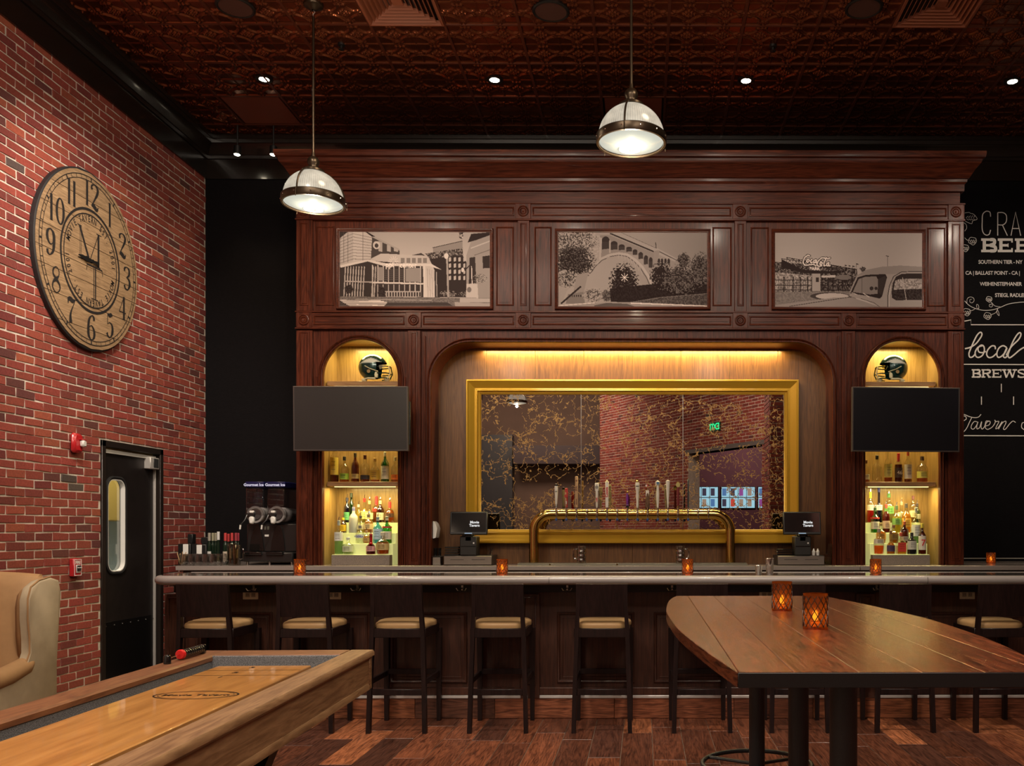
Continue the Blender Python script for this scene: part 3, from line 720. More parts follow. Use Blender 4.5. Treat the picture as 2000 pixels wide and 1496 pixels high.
# stepped lit bottle display in each niche
GRAN = M('speckled_composite', (.20,.165,.14), .5, var=.35, vscale=160)
LITY = M('lit_acrylic', (.55,.58,.25), .35, emis=(.82,.84,.32), es=.34)
for (sd, a, b) in (('left', X(648.5, 8.42), X(761.5, 8.42)), ('right', X(1706, 8.42), X(1817.5, 8.42))):
    st = thing('bottle_display', 'stepped lit bottle riser with a speckled front block in the %s niche' % sd, 'display stand', ((a+b)/2, 8.6, CT))
    g = .004
    part('front_block', MB().cbox(a, b, 8.42, 8.519, CT, WZ(1084, 8.42), .002), GRAN, st)
    part('lit_top', MB().cbox(a+.004, b-.004, 8.424, 8.516, WZ(1084, 8.42), WZ(1084, 8.42)+.005, .002), LITY, st)
    for k in (1, 2, 3):
        z = WZ(1084, 8.42)+.10*k
        part('lit_step', MB().cbox(a-g, b+g, 8.42+.1*k, 8.42+.1*k+.098, CT, z+.005, .002), LITY, st)

# ------------------------------------------------------------------ gold-framed mirror
mz = 8.74; GX0_, GX1_ = WX(909, 8.64), WX(1562, 8.64); GZ0, GZ1 = WZ(1061.5, 8.64), WZ(740, 8.64)
mi = thing('wall_mirror', 'large gold-framed antiqued mirror veined with gold, behind the beer taps', 'mirror', ((GX0_+GX1_)/2, 8.70, GZ0))
GP = [(0,0),(0,.085),(.006,.098),(.016,.100),(.022,.092),(.032,.086),(.055,.066),(.080,.050),(.090,.052),(.096,.062),(.104,.064),(.110,.054),(.114,.040),(.122,.038),(.126,.030),(.134,.026),(.136,.010)]
part('frame', MB().frame(GX0_, GX1_, GZ0, GZ1, RB-.002, GP, fill=False), GOLD, mi)
def antique():
    m, nt, b = newmat('antiqued_mirror'); N = nt.nodes
    tc = N.new('ShaderNodeTexCoord'); ds = N.new('ShaderNodeTexNoise'); ds.inputs['Scale'].default_value = 9; ds.inputs['Detail'].default_value = 5
    L(nt, tc.outputs['Object'], ds.inputs['Vector'])
    mv = N.new('ShaderNodeVectorMath'); mv.operation = 'SCALE'; mv.inputs['Scale'].default_value = .28; L(nt, ds.outputs['Color'], mv.inputs[0])
    ad = N.new('ShaderNodeVectorMath'); ad.operation = 'ADD'; L(nt, tc.outputs['Object'], ad.inputs[0]); L(nt, mv.outputs[0], ad.inputs[1])
    def veins(sc, w):
        v = N.new('ShaderNodeTexVoronoi'); v.feature = 'DISTANCE_TO_EDGE'; v.inputs['Scale'].default_value = sc; L(nt, ad.outputs[0], v.inputs['Vector'])
        c = N.new('ShaderNodeMath'); c.operation = 'LESS_THAN'; c.inputs[1].default_value = w; L(nt, v.outputs['Distance'], c.inputs[0]); return c.outputs[0]
    nm = N.new('ShaderNodeTexNoise'); nm.inputs['Scale'].default_value = 3.2; nm.inputs['Detail'].default_value = 3; L(nt, tc.outputs['Object'], nm.inputs['Vector'])
    g1 = N.new('ShaderNodeMath'); g1.operation = 'GREATER_THAN'; g1.inputs[1].default_value = .46; L(nt, nm.outputs['Fac'], g1.inputs[0])
    nf = N.new('ShaderNodeTexNoise'); nf.inputs['Scale'].default_value = 26; nf.inputs['Detail'].default_value = 4; L(nt, tc.outputs['Object'], nf.inputs['Vector'])
    g2 = N.new('ShaderNodeMath'); g2.operation = 'GREATER_THAN'; g2.inputs[1].default_value = .44; L(nt, nf.outputs['Fac'], g2.inputs[0])
    def mul(a, b_):
        q = N.new('ShaderNodeMath'); q.operation = 'MULTIPLY'; L(nt, a, q.inputs[0]); L(nt, b_, q.inputs[1]); return q.outputs[0]
    def mx(a, b_):
        q = N.new('ShaderNodeMath'); q.operation = 'MAXIMUM'; L(nt, a, q.inputs[0]); L(nt, b_, q.inputs[1]); return q.outputs[0]
    big = mul(veins(3.2, .012), g2.outputs[0]); small = mul(mul(veins(9.5, .026), g1.outputs[0]), g2.outputs[0])
    v = mx(big, small)
    b.inputs['Base Color'].default_value = (.50,.43,.40,1); b.inputs['Metallic'].default_value = 1; b.inputs['Roughness'].default_value = .0
    b.inputs['Specular Tint'].default_value = (.6,.5,.47,1)
    d = N.new('ShaderNodeBsdfPrincipled'); d.inputs['Base Color'].default_value = (.36,.20,.055,1); d.inputs['Roughness'].default_value = .5; d.inputs['Metallic'].default_value = .3
    sh = N.new('ShaderNodeMixShader'); L(nt, v, sh.inputs[0]); L(nt, b.outputs[0], sh.inputs[1]); L(nt, d.outputs[0], sh.inputs[2])
    L(nt, sh.outputs[0], N['Material Output'].inputs['Surface']); return m
AM = antique(); e_ = [GX0_+.13, WX(1135, 8.74), WX(1334, 8.74), GX1_-.13]
for i in range(3):
    part('pane', MB().cbox(e_[i]+.0012, e_[i+1]-.0012, RB-.012, RB-.004, GZ0+.13, GZ1-.13, .002), AM, mi, smooth=False)
    if i: part('joint_strip', MB().cbox(e_[i]-.002, e_[i]+.002, RB-.0135, RB-.006, GZ0+.13, GZ1-.13, .0008), STEEL, mi)

# ------------------------------------------------------------------ prints
class Canvas:
    def __init__(s, x0, x1, y0, y1, w=392):
        s.w = w; s.h = int(w*(y1-y0)/(x1-x0)); s.x0, s.x1, s.y0, s.y1 = x0, x1, y0, y1
        s.X, s.Y = np.meshgrid(np.linspace(x0, x1, s.w), np.linspace(y0, y1, s.h)); s.a = np.full((s.h, s.w), .7)
        rs = np.random.RandomState(3); s.n = rs.rand(s.h, s.w)
        k = rs.rand(s.h//3+2, s.w//3+2); s.n2 = np.kron(k, np.ones((3,3)))[:s.h, :s.w]
    def mask(s, pts):
        m = np.zeros_like(s.X, bool); n = len(pts)
        xs = [p[0] for p in pts]; ys = [p[1] for p in pts]
        for i in range(n):
            x1, y1 = pts[i]; x2, y2 = pts[(i+1) % n]
            if y1 == y2: continue
            c = ((y1 > s.Y) != (y2 > s.Y)) & (s.X < (x2-x1)*(s.Y-y1)/(y2-y1)+x1); m ^= c
        return m
    def poly(s, pts, v, noise=0):
        m = s.mask(pts); s.a[m] = (v+noise*(s.n2-.5)+noise*.6*(s.n-.5))[m] if noise else v; return s
    def line(s, pts, v, w=4):
        for (x1, y1), (x2, y2) in zip(pts[:-1], pts[1:]):
            dx_, dy_ = x2-x1, y2-y1; q = dx_*dx_+dy_*dy_ or 1
            t = np.clip(((s.X-x1)*dx_+(s.Y-y1)*dy_)/q, 0, 1); s.a[np.hypot(s.X-x1-t*dx_, s.Y-y1-t*dy_) < w/2] = v
        return s
    def ell(s, cx, cy, rx, ry, v, noise=0):
        m = ((s.X-cx)/rx)**2+((s.Y-cy)/ry)**2 < 1+noise*2*(s.n2-.5); s.a[m] = (v+noise*(s.n-.5))[m] if noise else v; return s
    def blob(s, cx, cy, rx, ry, lo, hi, th=.6):
        m = ((s.X-cx)/rx)**2+((s.Y-cy)/ry)**2 < 1+1.0*(s.n2-.6)
        q = np.where(s.n2*.6+s.n*.4 > th, hi, lo)+.08*(s.n-.5); s.a[m] = q[m]; return s
    def text(s, body, x, y, size, v, bold=0, shear=0):
        mb = text_mb(body, size, bold=bold, align='LEFT')
        for f in mb.f: s.poly([(x+mb.v[i][0]+shear*mb.v[i][1], y-mb.v[i][1]) for i in f], v)
        return s
    def mesh(s, name, x0, x1, z0, z1, y, parent, tone=((.020,.012,.012), (.88,.74,.69))):
        h, w = s.h, s.w; gx = np.linspace(x0, x1, w); gz = np.linspace(z1, z0, h)
        GX, GZ_ = np.meshgrid(gx, gz); o3 = ORG[parent]
        vs = np.stack([GX-o3.x, np.full_like(GX, y-o3.y), GZ_-o3.z], -1).reshape(-1, 3)
        idx = np.arange(h*w).reshape(h, w); fs = np.stack([idx[:-1,:-1], idx[1:,:-1], idx[1:,1:], idx[:-1,1:]], -1).reshape(-1, 4)
        me = bpy.data.meshes.new(name); nv = len(vs); nf = len(fs)
        me.vertices.add(nv); me.vertices.foreach_set('co', vs.ravel()); me.loops.add(nf*4); me.loops.foreach_set('vertex_index', fs.ravel())
        me.polygons.add(nf); me.polygons.foreach_set('loop_start', np.arange(nf)*4); me.update(calc_edges=True)
        at = me.color_attributes.new('tint', 'FLOAT_COLOR', 'POINT'); a = np.clip(s.a, 0, 1)[..., None]**1.9
        c = np.array(tone[0])*(1-a)+np.array(tone[1])*a; c = np.concatenate([c, np.ones_like(a)], -1)
        at.data.foreach_set('color', c.reshape(-1)); me.materials.append(PRINT)
        ob = bpy.data.objects.new(name, me); COL.objects.link(ob); ob.parent = parent; ORG[ob] = o3; return ob
PRINT = attr_mat('matte_print', .85); PRINT.node_tree.nodes['Principled BSDF'].inputs['Specular IOR Level'].default_value = .03
def framed(px0, px1, label, cv):
    y = FB; x0, x1, z0, z1 = X(px0), X(px1), Zz(597), Zz(452)
    f = thing('framed_photograph', label, 'picture', ((x0+x1)/2, y, z0), group='framed photographs on the back bar')
    b = .034
    part('frame', MB().frame(x0-b, x1+b, z0-b, z1+b, y, [(0,0),(.002,.018),(.008,.024),(.016,.020),(.022,.010),(.030,.008),(.034,.004)], fill=False), MAHX, f)
    cv.mesh('print', x0-.001, x1+.001, z0-.001, z1+.001, y-.003, f)
# 1: arena building on a city square
c = Canvas(50, 1937, 38, 975); c.a = .60+.00025*(c.Y-38)*1.0
c.poly([(50,38),(215,38),(215,400),(50,470)], .66).poly([(215,38),(370,38),(455,100),(440,380),(215,410)], .72).poly([(50,38),(150,38),(50,120)], .15)
for k in range(9): c.line([(215, 60+k*40), (450, 110+k*34)], .3, 5); c.line([(50, 130+k*38), (215, 60+k*40)], .28, 5)
for x_ in (100, 150, 340): c.line([(x_, 40), (x_, 420)], .25, 6)
c.poly([(370,38),(395,38),(500,100),(455,100)], .1).poly([(455,105),(800,270),(800,330),(440,380)], .22).poly([(455,105),(500,100),(800,255),(800,275)], .58)
for x_ in (535, 640, 730): c.poly([(x_,150+(x_-535)*.45),(x_+50,170+(x_-535)*.45),(x_+50,290),(x_,280)], .62)
c.ell(510, 205, 45, 50, .75).ell(510, 210, 24, 28, .2)
c.poly([(440,375),(570,310),(1090,335),(1165,385),(1165,440),(440,440)], .70).poly([(955,330),(1070,303),(1120,335)], .2)
for k in range(5): c.poly([(815+k*70, 365), (865+k*70, 365), (865+k*70, 430), (815+k*70, 430)], .45)
c.poly([(1220,235),(1590,150),(1600,330),(1220,300)], .50).line([(1220,235),(1590,150)], .1, 8)
c.poly([(1120,310),(1590,240),(1600,330),(1380,370),(1180,375)], .3, .5).poly([(1175,378),(1590,325),(1640,420),(1640,860),(1240,860),(1240,520)], .14)
for r in range(4):
    for q in range(4): c.poly([(1420+q*60-(r*0), 360+r*78),(1448+q*60, 355+r*78),(1448+q*60, 405+r*78),(1420+q*60, 410+r*78)], .68)
c.poly([(50,480),(430,400),(1090,450),(1110,870),(50,870)], .17)
c.poly([(50,460),(400,385),(620,432),(1200,440),(1330,515),(1180,470),(610,470),(400,410),(60,490)], .80)
for x_ in list(range(60, 300, 34))+[410, 440]: c.line([(x_+60, 480), (x_+40, 855)], .66, 13)
for x_ in range(460, 1110, 67): c.line([(x_, 460), (x_, 670)], .72, 13); c.line([(x_, 705), (x_, 850)], .68, 11)
for y_ in range(520, 660, 24): c.line([(460, y_), (1080, y_)], .36, 4)
c.poly([(530,480),(600,480),(600,650),(530,650)], .5).poly([(880,495),(1060,490),(1060,670),(880,665)], .52).line([(460,675),(1090,690)], .78, 20).line([(110,660),(450,672)], .62, 16)
c.poly([(615,785),(1070,785),(1070,858),(630,862)], .62)
for x_ in range(640, 1060, 34): c.poly([(x_,798),(x_+18,798),(x_+18,850),(x_,850)], .15)
c.line([(1112,465),(1112,875)], .8, 22)
for x_ in range(1150, 1290, 28): c.line([(x_, 500+(x_-1150)*.4), (x_+8, 850)], .62, 10)
c.ell(165,760,55,60,.12,.3).ell(575,800,45,75,.1,.3).ell(1415,815,85,35,.30,.9).ell(1600,820,50,25,.25,.8)
c.line([(1395,350),(1412,850)], .6, 22).ell(1387,340,27,36,.82).ell(1593,515,18,28,.8).line([(1412,870),(1415,960)], .5, 30)
c.poly([(1640,330),(1700,150),(1937,60),(1937,880),(1640,880)], .55).poly([(1655,170),(1700,60),(1937,38),(1937,75),(1760,140),(1690,160)], .12)
c.poly([(1545,40),(1610,38),(1590,130),(1550,110)], .35, .8).poly([(1840,345),(1937,330),(1937,490),(1850,495)], .15).line([(1700,240),(1937,150)], .7, 14).line([(1740,330),(1937,260)], .35, 8)
c.poly([(1680,360),(1750,350),(1765,680),(1670,690)], .16).line([(1705,470),(1712,700)], .9, 9).poly([(1640,690),(1780,690),(1790,880),(1635,880)], .72).ell(1675,765,28,34,.4)
c.line([(1620,520),(1690,450)], .15, 14).ell(1810,620,70,50,.4,.9)
c.poly([(50,850),(1937,870),(1937,975),(50,975)], .38, .12).poly([(1560,870),(1937,875),(1937,925),(1560,925)], .66).poly([(1490,920),(1937,935),(1937,975),(1500,975)], .6)
c.poly([(50,905),(600,940),(650,975),(50,975)], .22)
for k in range(7): c.line([(50+k*20, 900+k*12), (560+k*40, 905+k*10)], .88, 7)
c.poly([(650,930),(1400,925),(1480,975),(600,975)], .2).line([(250,885),(1200,900)], .6, 9)
for a_ in range(12): c.line([(722+22*math.cos(a_*.52), 405+22*math.sin(a_*.52)), (722+62*math.cos(a_*.52), 405+62*math.sin(a_*.52))], .92, 4)
c.text('ppl', 622, 482, 88, .95, 2).text('center', 800, 484, 82, .93, 2)
framed(663, 956, 'sepia photograph of a glass-fronted arena on a city square, left of three', c)
# 2: arched viaduct among trees
c = Canvas(60, 1880, 75, 980); c.a = .64-.00008*(c.X-60)
c.blob(240, 200, 330, 240, .22, .66, .5)
c.poly([(690,75),(830,75),(1300,280),(1520,400),(1480,430),(1230,320),(690,110)], .60).line([(700,90),(1230,310)], .15, 18).line([(830,78),(1260,268)], .3, 5).line([(1300,310),(1500,410)], .25, 10)
c.poly([(570,110),(690,110),(1240,330),(1230,560),(1060,360),(900,335),(700,345),(570,430)], .5)
for x_, y_, w_, h_ in ((640,190,48,110),(742,225,42,75),(835,250,38,50),(925,275,36,42),(998,310,30,48),(1068,350,28,60),(1132,400,26,80),(1190,430,24,90)):
    c.ell(x_, y_-h_*.1, w_, h_*.5, .16); c.poly([(x_-w_,y_),(x_+w_,y_),(x_+w_,y_+h_*.75),(x_-w_,y_+h_*.85)], .2)
def arc(pts, v, w):
    c.line(pts, v, w)
arc([(440,560),(500,480),(580,400),(690,350),(800,332),(900,345),(1000,410),(1090,500),(1160,610),(1215,740)], .66, 30)
arc([(450,575),(510,495),(590,418),(700,368),(800,352),(900,368),(990,432),(1070,520),(1140,630),(1190,745)], .25, 9)
arc([(660,385),(760,385),(860,430),(940,500),(1010,590),(1065,715)], .58, 24)
arc([(470,440),(560,400)], .6, 40)
c.line([(580,150),(570,400)], .66, 26).line([(690,180),(690,320)], .64, 16)
for t in range(8): c.line([(800+t*35, 350+t*t*2.4), (795+t*42, 390+t*t*4.2)], .62, 8)
c.poly([(1225,300),(1300,290),(1270,460),(1230,500)], .52).line([(1250,200),(1256,262)], .2, 10)
for x_ in (1290,1328,1370,1410): c.ell(x_, 430, 16, 38, .15)
c.blob(250, 440, 240, 190, .10, .34, .66).blob(170, 650, 150, 110, .18, .6, .5).poly([(290,590),(430,560),(370,820),(240,830)], .55).poly([(180,830),(370,800),(385,940),(150,945)], .45)
for x_ in range(230, 360, 26): c.ell(x_, 850, 7, 14, .15)
c.poly([(80,730),(180,760),(100,950),(62,950)], .6).line([(100,940),(330,740)], .12, 22)
c.blob(490, 840, 120, 90, .25, .62, .5).blob(650, 850, 60, 80, .2, .4, .6)
c.blob(860, 690, 170, 220, .07, .26, .75).poly([(690,760),(1060,720),(1880,640),(1880,830),(1300,870),(900,930),(700,920)], .09, .08)
c.blob(1330, 600, 140, 160, .09, .5, .82).blob(1560, 640, 230, 170, .12, .36, .6).blob(1590, 420, 80, 100, .12, .36, .6).blob(1800, 520, 130, 190, .12, .36, .58)
for a_ in range(8): c.line([(870,625),(870+52*math.cos(a_*PI/4), 625+52*math.sin(a_*PI/4))], .95, 6)
c.poly([(900,930),(1300,870),(1880,815),(1880,975),(900,960)], .26, .2).line([(900,935),(1300,868),(1880,820)], .45, 6)
c.poly([(60,975),(500,935),(1000,925),(1880,965),(1880,980),(60,980)], .55).line([(60,972),(500,935)], .9, 8).line([(950,938),(1880,972)], .93, 10).poly([(500,965),(650,935),(900,945),(1000,980),(500,980)], .3)
framed(1090, 1381.5, 'sepia photograph of a tall arched viaduct among trees, middle of three', c)
# 3: ballpark gate with a vintage car roof
c = Canvas(90, 1890, 78, 982); c.a = .60+.00008*(c.Y-78)
c.poly([(90,430),(180,440),(1090,515),(1100,600),(1060,790),(90,800)], .22, .5)
c.poly([(90,560),(540,600),(540,790),(90,795)], .5, .35)
for k in range(9):
    c.line([(232+k*75, 380+k*13), (232+k*75, 455+k*8)], .1, 7); c.line([(232+k*75, 380+k*13), (307+k*75, 460+k*8)], .1, 6); c.line([(307+k*75, 390+k*13), (232+k*75, 460+k*8)], .12, 5)
c.line([(232,380),(900,490)], .08, 8).line([(170,395),(1090,520)], .1, 8)
c.poly([(170,400),(230,430),(420,525),(620,545),(900,540),(900,570),(560,580),(420,565),(165,500)], .1)
for x_ in (200,310,400,490,540,660,740,800,865,920,1035): c.line([(x_,620),(x_,795)], .08, 15)
for y_ in (655,720,775): c.line([(90,y_),(1040,y_)], .10, 8)
for x_ in range(110, 1030, 22): c.line([(x_,650),(x_,790)], .2, 3)
c.poly([(545,575),(645,575),(645,790),(545,790)], .58).poly([(590,625),(625,625),(625,680),(590,680)], .15).poly([(660,600),(830,595),(830,625),(660,625)], .7).ell(930,620,95,30,.4)
c.text('PARK', 512, 532, 52, .9, 1.5)
def cc(pts, w=16, o=30):
    c.line(pts, .08, o)
def cw(pts, w=14): c.line(pts, .86, w)
strokes = [[(515,360),(490,350),(450,385),(432,440),(450,470),(500,470),(560,462),(590,480)], [(490,400),(475,430),(490,440),(510,415),(500,400)], [(540,400),(522,425),(530,445),(548,435)], [(590,405),(565,420),(565,445),(585,440),(595,410),(595,445),(610,440)],
           [(700,385),(660,385),(620,420),(600,465),(620,488),(660,480)], [(650,430),(638,460),(655,470),(670,445),(655,430)], [(720,380),(690,440),(690,480),(705,478)], [(750,440),(725,450),(718,478),(738,480),(750,445),(750,482),(765,478)], [(690,388),(740,392),(762,385)]]
for s_ in strokes: cc(s_)
for s_ in strokes: cw(s_)
for x_, y_ in ((945,465),(990,470),(1040,476),(1085,448)): c.line([(x_,y_),(x_,y_+50)], .2, 4).poly([(x_,y_),(x_+34,y_+14),(x_,y_+20)], .15)
c.line([(1466,360),(1468,480)], .15, 6).line([(1450,358),(1480,364)], .15, 9).blob(1165,520,40,30,.15,.3,.6)
c.poly([(90,800),(1000,790),(1100,900),(1100,982),(90,982)], .42, .1)
c.ell(760,850,240,46,.2).ell(790,852,200,38,.68).poly([(90,960),(800,870),(1040,870),(1380,982),(90,982)], .52).line([(270,975),(1040,855)], .14, 7)
c.poly([(1000,850),(1010,780),(1090,600),(1200,530),(1400,490),(1620,475),(1890,490),(1890,982),(1370,982),(1200,900)], .56)
c.poly([(1090,600),(1200,530),(1400,490),(1620,475),(1890,490),(1890,545),(1700,545),(1560,580),(1460,580),(1200,590)], .50)
c.poly([(1010,815),(1100,620),(1200,590),(1440,580),(1460,620),(1400,850),(1370,880),(1240,850)], .10).poly([(1040,800),(1115,640),(1200,612),(1330,610),(1350,650),(1345,820),(1250,830)], .46)
c.poly([(1355,640),(1440,600),(1450,640),(1390,840),(1355,800)], .16).ell(1270,755,24,24,.15).ell(1325,755,20,20,.15).line([(1155,630),(1155,810)], .14, 6).line([(1170,815),(1240,860)], .85, 7).line([(1030,808),(1090,830)], .8, 6)
c.poly([(1515,800),(1530,690),(1570,610),(1640,575),(1890,570),(1890,895),(1570,900),(1520,870)], .12).poly([(1560,660),(1620,640),(1890,635),(1890,760),(1540,770)], .52, .3).poly([(1530,775),(1890,765),(1890,885),(1570,890),(1530,850)], .13, .15)
c.line([(1650,620),(1695,895)], .7, 6).line([(1890,548),(1640,552),(1540,610),(1490,720),(1468,850),(1468,982)], .12, 9).line([(1485,982),(1485,850),(1505,730)], .8, 5).line([(1140,880),(1300,930),(1370,980)], .2, 6)
framed(1515, 1804, 'sepia photograph of a ballpark gate and a vintage car roof, right of three', c)

# ------------------------------------------------------------------ mural on the back wall
def catmull(pts, n=8):
    P_ = [np.array(p, float) for p in pts]; P_ = [2*P_[0]-P_[1]]+P_+[2*P_[-1]-P_[-2]]; out = []
    for i in range(1, len(P_)-2):
        for k in range(n):
            t = k/n; a, b, c_, d_ = P_[i-1:i+3]
            out.append(tuple(.5*((2*b)+(-a+c_)*t+(2*a-5*b+4*c_-d_)*t*t+(-a+3*b-3*c_+d_)*t**3)))
    return out+[tuple(P_[-2])]
HK = 0
def lift():
    global HK; HK = (HK+1) % 40; return HK*4e-5
def ribbon(mb, pts, w, h=0, smooth=False, closed=False):
    """flat stroke in a 2-D plane; w = width or list of widths"""
    global HK; HK = (HK+1) % 40; h = h+HK*4e-5
    if smooth:
        pts = catmull([(*p, (w[i] if isinstance(w, (list, tuple)) else w)) for i, p in enumerate(pts)]); w = [max(p[2], .0001) for p in pts]; pts = [p[:2] for p in pts]
    n = len(pts); ww = w if isinstance(w, (list, tuple)) else [w]*n; vs = []
    for i in range(n):
        a = np.array(pts[(i-1) % n if closed else max(i-1, 0)]); b = np.array(pts[(i+1) % n if closed else min(i+1, n-1)])
        d_ = b-a; d_ = d_/(np.hypot(*d_) or 1); nn = np.array([-d_[1], d_[0]])*ww[i]/2; p = np.array(pts[i])
        vs += [(*(p+nn), h+i*8e-6), (*(p-nn), h+i*8e-6)]
    return mb.add(vs, [(2*i, 2*i+1, (2*i+3) % (2*n), (2*i+2) % (2*n)) for i in range(n if closed else n-1)])
PM = ZB/F
mu = thing('wall_mural', 'pale lettering and hop vines painted on the black wall right of the cabinet', 'mural', (3.6, ZB-.003, 2.5))
PAINT = M('pale_mural_paint', (.80,.75,.70), .7)
def put(name, mb, label=None):
    mb.v = [(WX(p[0], ZB), ZB-.004-p[2], WZ(p[1], ZB)) for p in mb.v]; part(name, mb, PAINT, mu, smooth=False, label=label)
# CRAFT in thin monoline capitals (px coordinates measured on the wall)
m = MB(); t_ = 1.7
ribbon(m, [(1936,422),(1935,414),(1931,411.5),(1926,412),(1920.5,418),(1919.5,432),(1919.5,446),(1922,454),(1927,458),(1933,456.5),(1936,448)], t_, smooth=True)
ribbon(m, [(1950,459),(1950,414)], t_); ribbon(m, [(1950,414),(1960,414),(1966,418),(1967.5,425),(1966,433),(1960,438),(1950,438)], t_, smooth=True); ribbon(m, [(1959,438),(1969,459)], t_)
ribbon(m, [(1976,459),(1985,413),(1995,459)], t_); ribbon(m, [(1978.5,445),(1992,445)], t_)
ribbon(m, [(2006,459),(2006,413),(2022,413)], t_); ribbon(m, [(2006,435),(2019,435)], t_); ribbon(m, [(2030,413),(2050,413)], t_); ribbon(m, [(2040,413),(2040,459)], t_)
put('lettering', m)
def slabL(m, ch, x, y, w, h, t):
    """slab capitals: x,y top-left in px, y grows downwards"""
    def R(a, b, c_, d_): k = lift(); m.add([(x+a*w, y+b*h, k), (x+c_*w, y+b*h, k), (x+c_*w, y+d_*h, k), (x+a*w, y+d_*h, k)], [(0,1,2,3)])
    s = t/w; v = t*.75/h
    if ch in 'BER':
        R(0,0,.62,v); R(.10,0,.10+s,1)
        if ch == 'B': R(0,1-v,.62,1); R(.1,.5-v/2,.62,.5+v/2); ribbon(m, [(x+.6*w,y+v*h/2),(x+.86*w,y+.12*h),(x+.86*w,y+.38*h),(x+.6*w,y+.5*h)], t, smooth=True); ribbon(m, [(x+.6*w,y+.5*h),(x+.92*w,y+.62*h),(x+.92*w,y+.88*h),(x+.6*w,y+h-v*h/2)], t, smooth=True)
        if ch == 'E': R(0,0,1,v); R(0,1-v,1,1); R(.1,.5-v/2,.72,.5+v/2); R(1-s*.5,0,1,.3); R(1-s*.5,.7,1,1); R(.66,.36,.72,.64)
        if ch == 'R': R(.0,1-v,.42,1); R(.1,.5-v/2,.62,.5+v/2); ribbon(m, [(x+.6*w,y+v*h/2),(x+.88*w,y+.13*h),(x+.88*w,y+.38*h),(x+.6*w,y+.5*h)], t, smooth=True); ribbon(m, [(x+.58*w,y+.5*h),(x+.86*w,y+h)], t); R(.7,1-v,1.02,1)
    if ch == 'W': ribbon(m, [(x+.12*w,y),(x+.3*w,y+h)], t); ribbon(m, [(x+.3*w,y+h),(x+.5*w,y+.1*h)], t*.7); ribbon(m, [(x+.5*w,y+.1*h),(x+.7*w,y+h)], t); ribbon(m, [(x+.7*w,y+h),(x+.88*w,y)], t*.7); R(0,0,.3,v); R(.7,0,1,v); R(.36,0,.62,v)
    if ch == 'S': ribbon(m, [(x+.92*w,y+.28*h),(x+.8*w,y+.08*h),(x+.5*w,y+.06*h),(x+.18*w,y+.14*h),(x+.14*w,y+.34*h),(x+.5*w,y+.5*h),(x+.86*w,y+.64*h),(x+.84*w,y+.88*h),(x+.5*w,y+.95*h),(x+.2*w,y+.9*h),(x+.1*w,y+.72*h)], t*.85, smooth=True); R(.85,.02,.98,.3); R(.04,.7,.16,.98)
for ch, x_ in zip('BEER', (1917.5, 1950, 1983.5, 2016)): m = MB(); slabL(m, ch, x_, 464.5, 29.5, 27, 6.4); put('letter', m)
for ch, x_, w_ in zip('BREWS', (1899, 1918, 1938.5, 1958, 1988.5), (17.5, 18.5, 18.5, 30, 16)): m = MB(); slabL(m, ch, x_, 720.5, w_, 16.5, 3.4); put('letter', m)
def sans(s, x, y, size, bold=.16):
    mb = text_mb(s, size, align='LEFT', bold=bold, spacing=.93); mb.v = [(x+p[0]*.93, y-p[1], 0) for p in mb.v]; put('lettering', mb)
sans('SOUTHERN TIER - NY', 1912, 514, 10.2); sans('CA | BALLAST POINT - CA |', 1886.5, 535.5, 10.2)
sans('WEIHENSTEPHANER', 1915, 557, 10.2); sans('STIEGL RADLER', 1944.5, 579, 10.2)
m = MB()
ribbon(m, [(1878,628),(1897.5,624),(1897.5,633.5),(2060,633.5)], 1.8); ribbon(m, [(1880,711),(2060,711.6)], 1.9); ribbon(m, [(1880,850.5),(2060,851)], 1.9)
ribbon(m, [(1957,749),(1957,765.5)], 1.7); ribbon(m, [(1918,774),(1918,790)], 1.7); ribbon(m, [(1981,774),(1981,790)], 1.7)
put('rule_line', m)
q = 6.233
def sp(pts, w): return [(1880+x_/q, 640+y_/q) for x_, y_ in pts], w
m = MB()
for pts in ([(35,252),(100,235),(170,190),(230,110),(242,70),(222,52),(185,85),(145,160),(110,240),(84,310),(95,355),(130,350),(165,310)],
            [(250,215),(195,235),(160,295),(170,345),(205,358),(250,330),(272,270),(262,220),(230,210),(195,245),(205,290),(250,300),(290,285)],
            [(408,258),(400,222),(360,220),(315,265),(300,320),(325,358),(370,352),(420,310)],
            [(545,235),(500,215),(450,245),(425,310),(440,355),(480,345),(530,290),(548,240),(520,300),(505,345),(530,360),(560,330)],
            [(540,330),(600,230),(690,140),(720,80),(705,55),(670,85),(620,170),(580,270),(562,330),(580,362),(630,330),(700,270),(760,235),(830,220)]):
    p, w_ = sp(pts, 2.7); ribbon(m, p, 2.7, smooth=True)
put('lettering', m)
m = MB()
for pts in ([(-30,1045),(30,1055),(90,1080),(150,1092),(200,1085),(232,1052)], [(120,1088),(90,1150),(60,1215),(25,1260),(-20,1285)], [(-20,1110),(15,1075),(45,1080),(50,1110),(20,1130)],
            [(190,1145),(150,1140),(118,1180),(112,1220),(140,1232),(175,1190),(195,1145),(180,1195),(185,1230),(215,1215)], [(215,1215),(240,1140),(232,1200),(245,1232),(275,1200),(295,1135),(330,1140)],
            [(285,1195),(330,1180),(345,1145),(320,1135),(290,1170),(285,1215),(315,1235),(370,1205),(405,1150),(400,1122),(415,1140),(450,1140),(420,1200),(410,1230)],
            [(410,1230),(440,1215),(490,1140),(470,1180),(445,1232),(490,1160),(530,1135),(535,1160),(505,1225),(530,1232),(580,1170),(620,1135),(655,1150)],
            [(760,1150),(735,1160),(728,1210),(760,1240)]):
    ribbon(m, [(1880+x_/q, 640+y_/q) for x_, y_ in pts], 1.45, smooth=True)
put('lettering', m)
m = MB(); q5 = 5.75
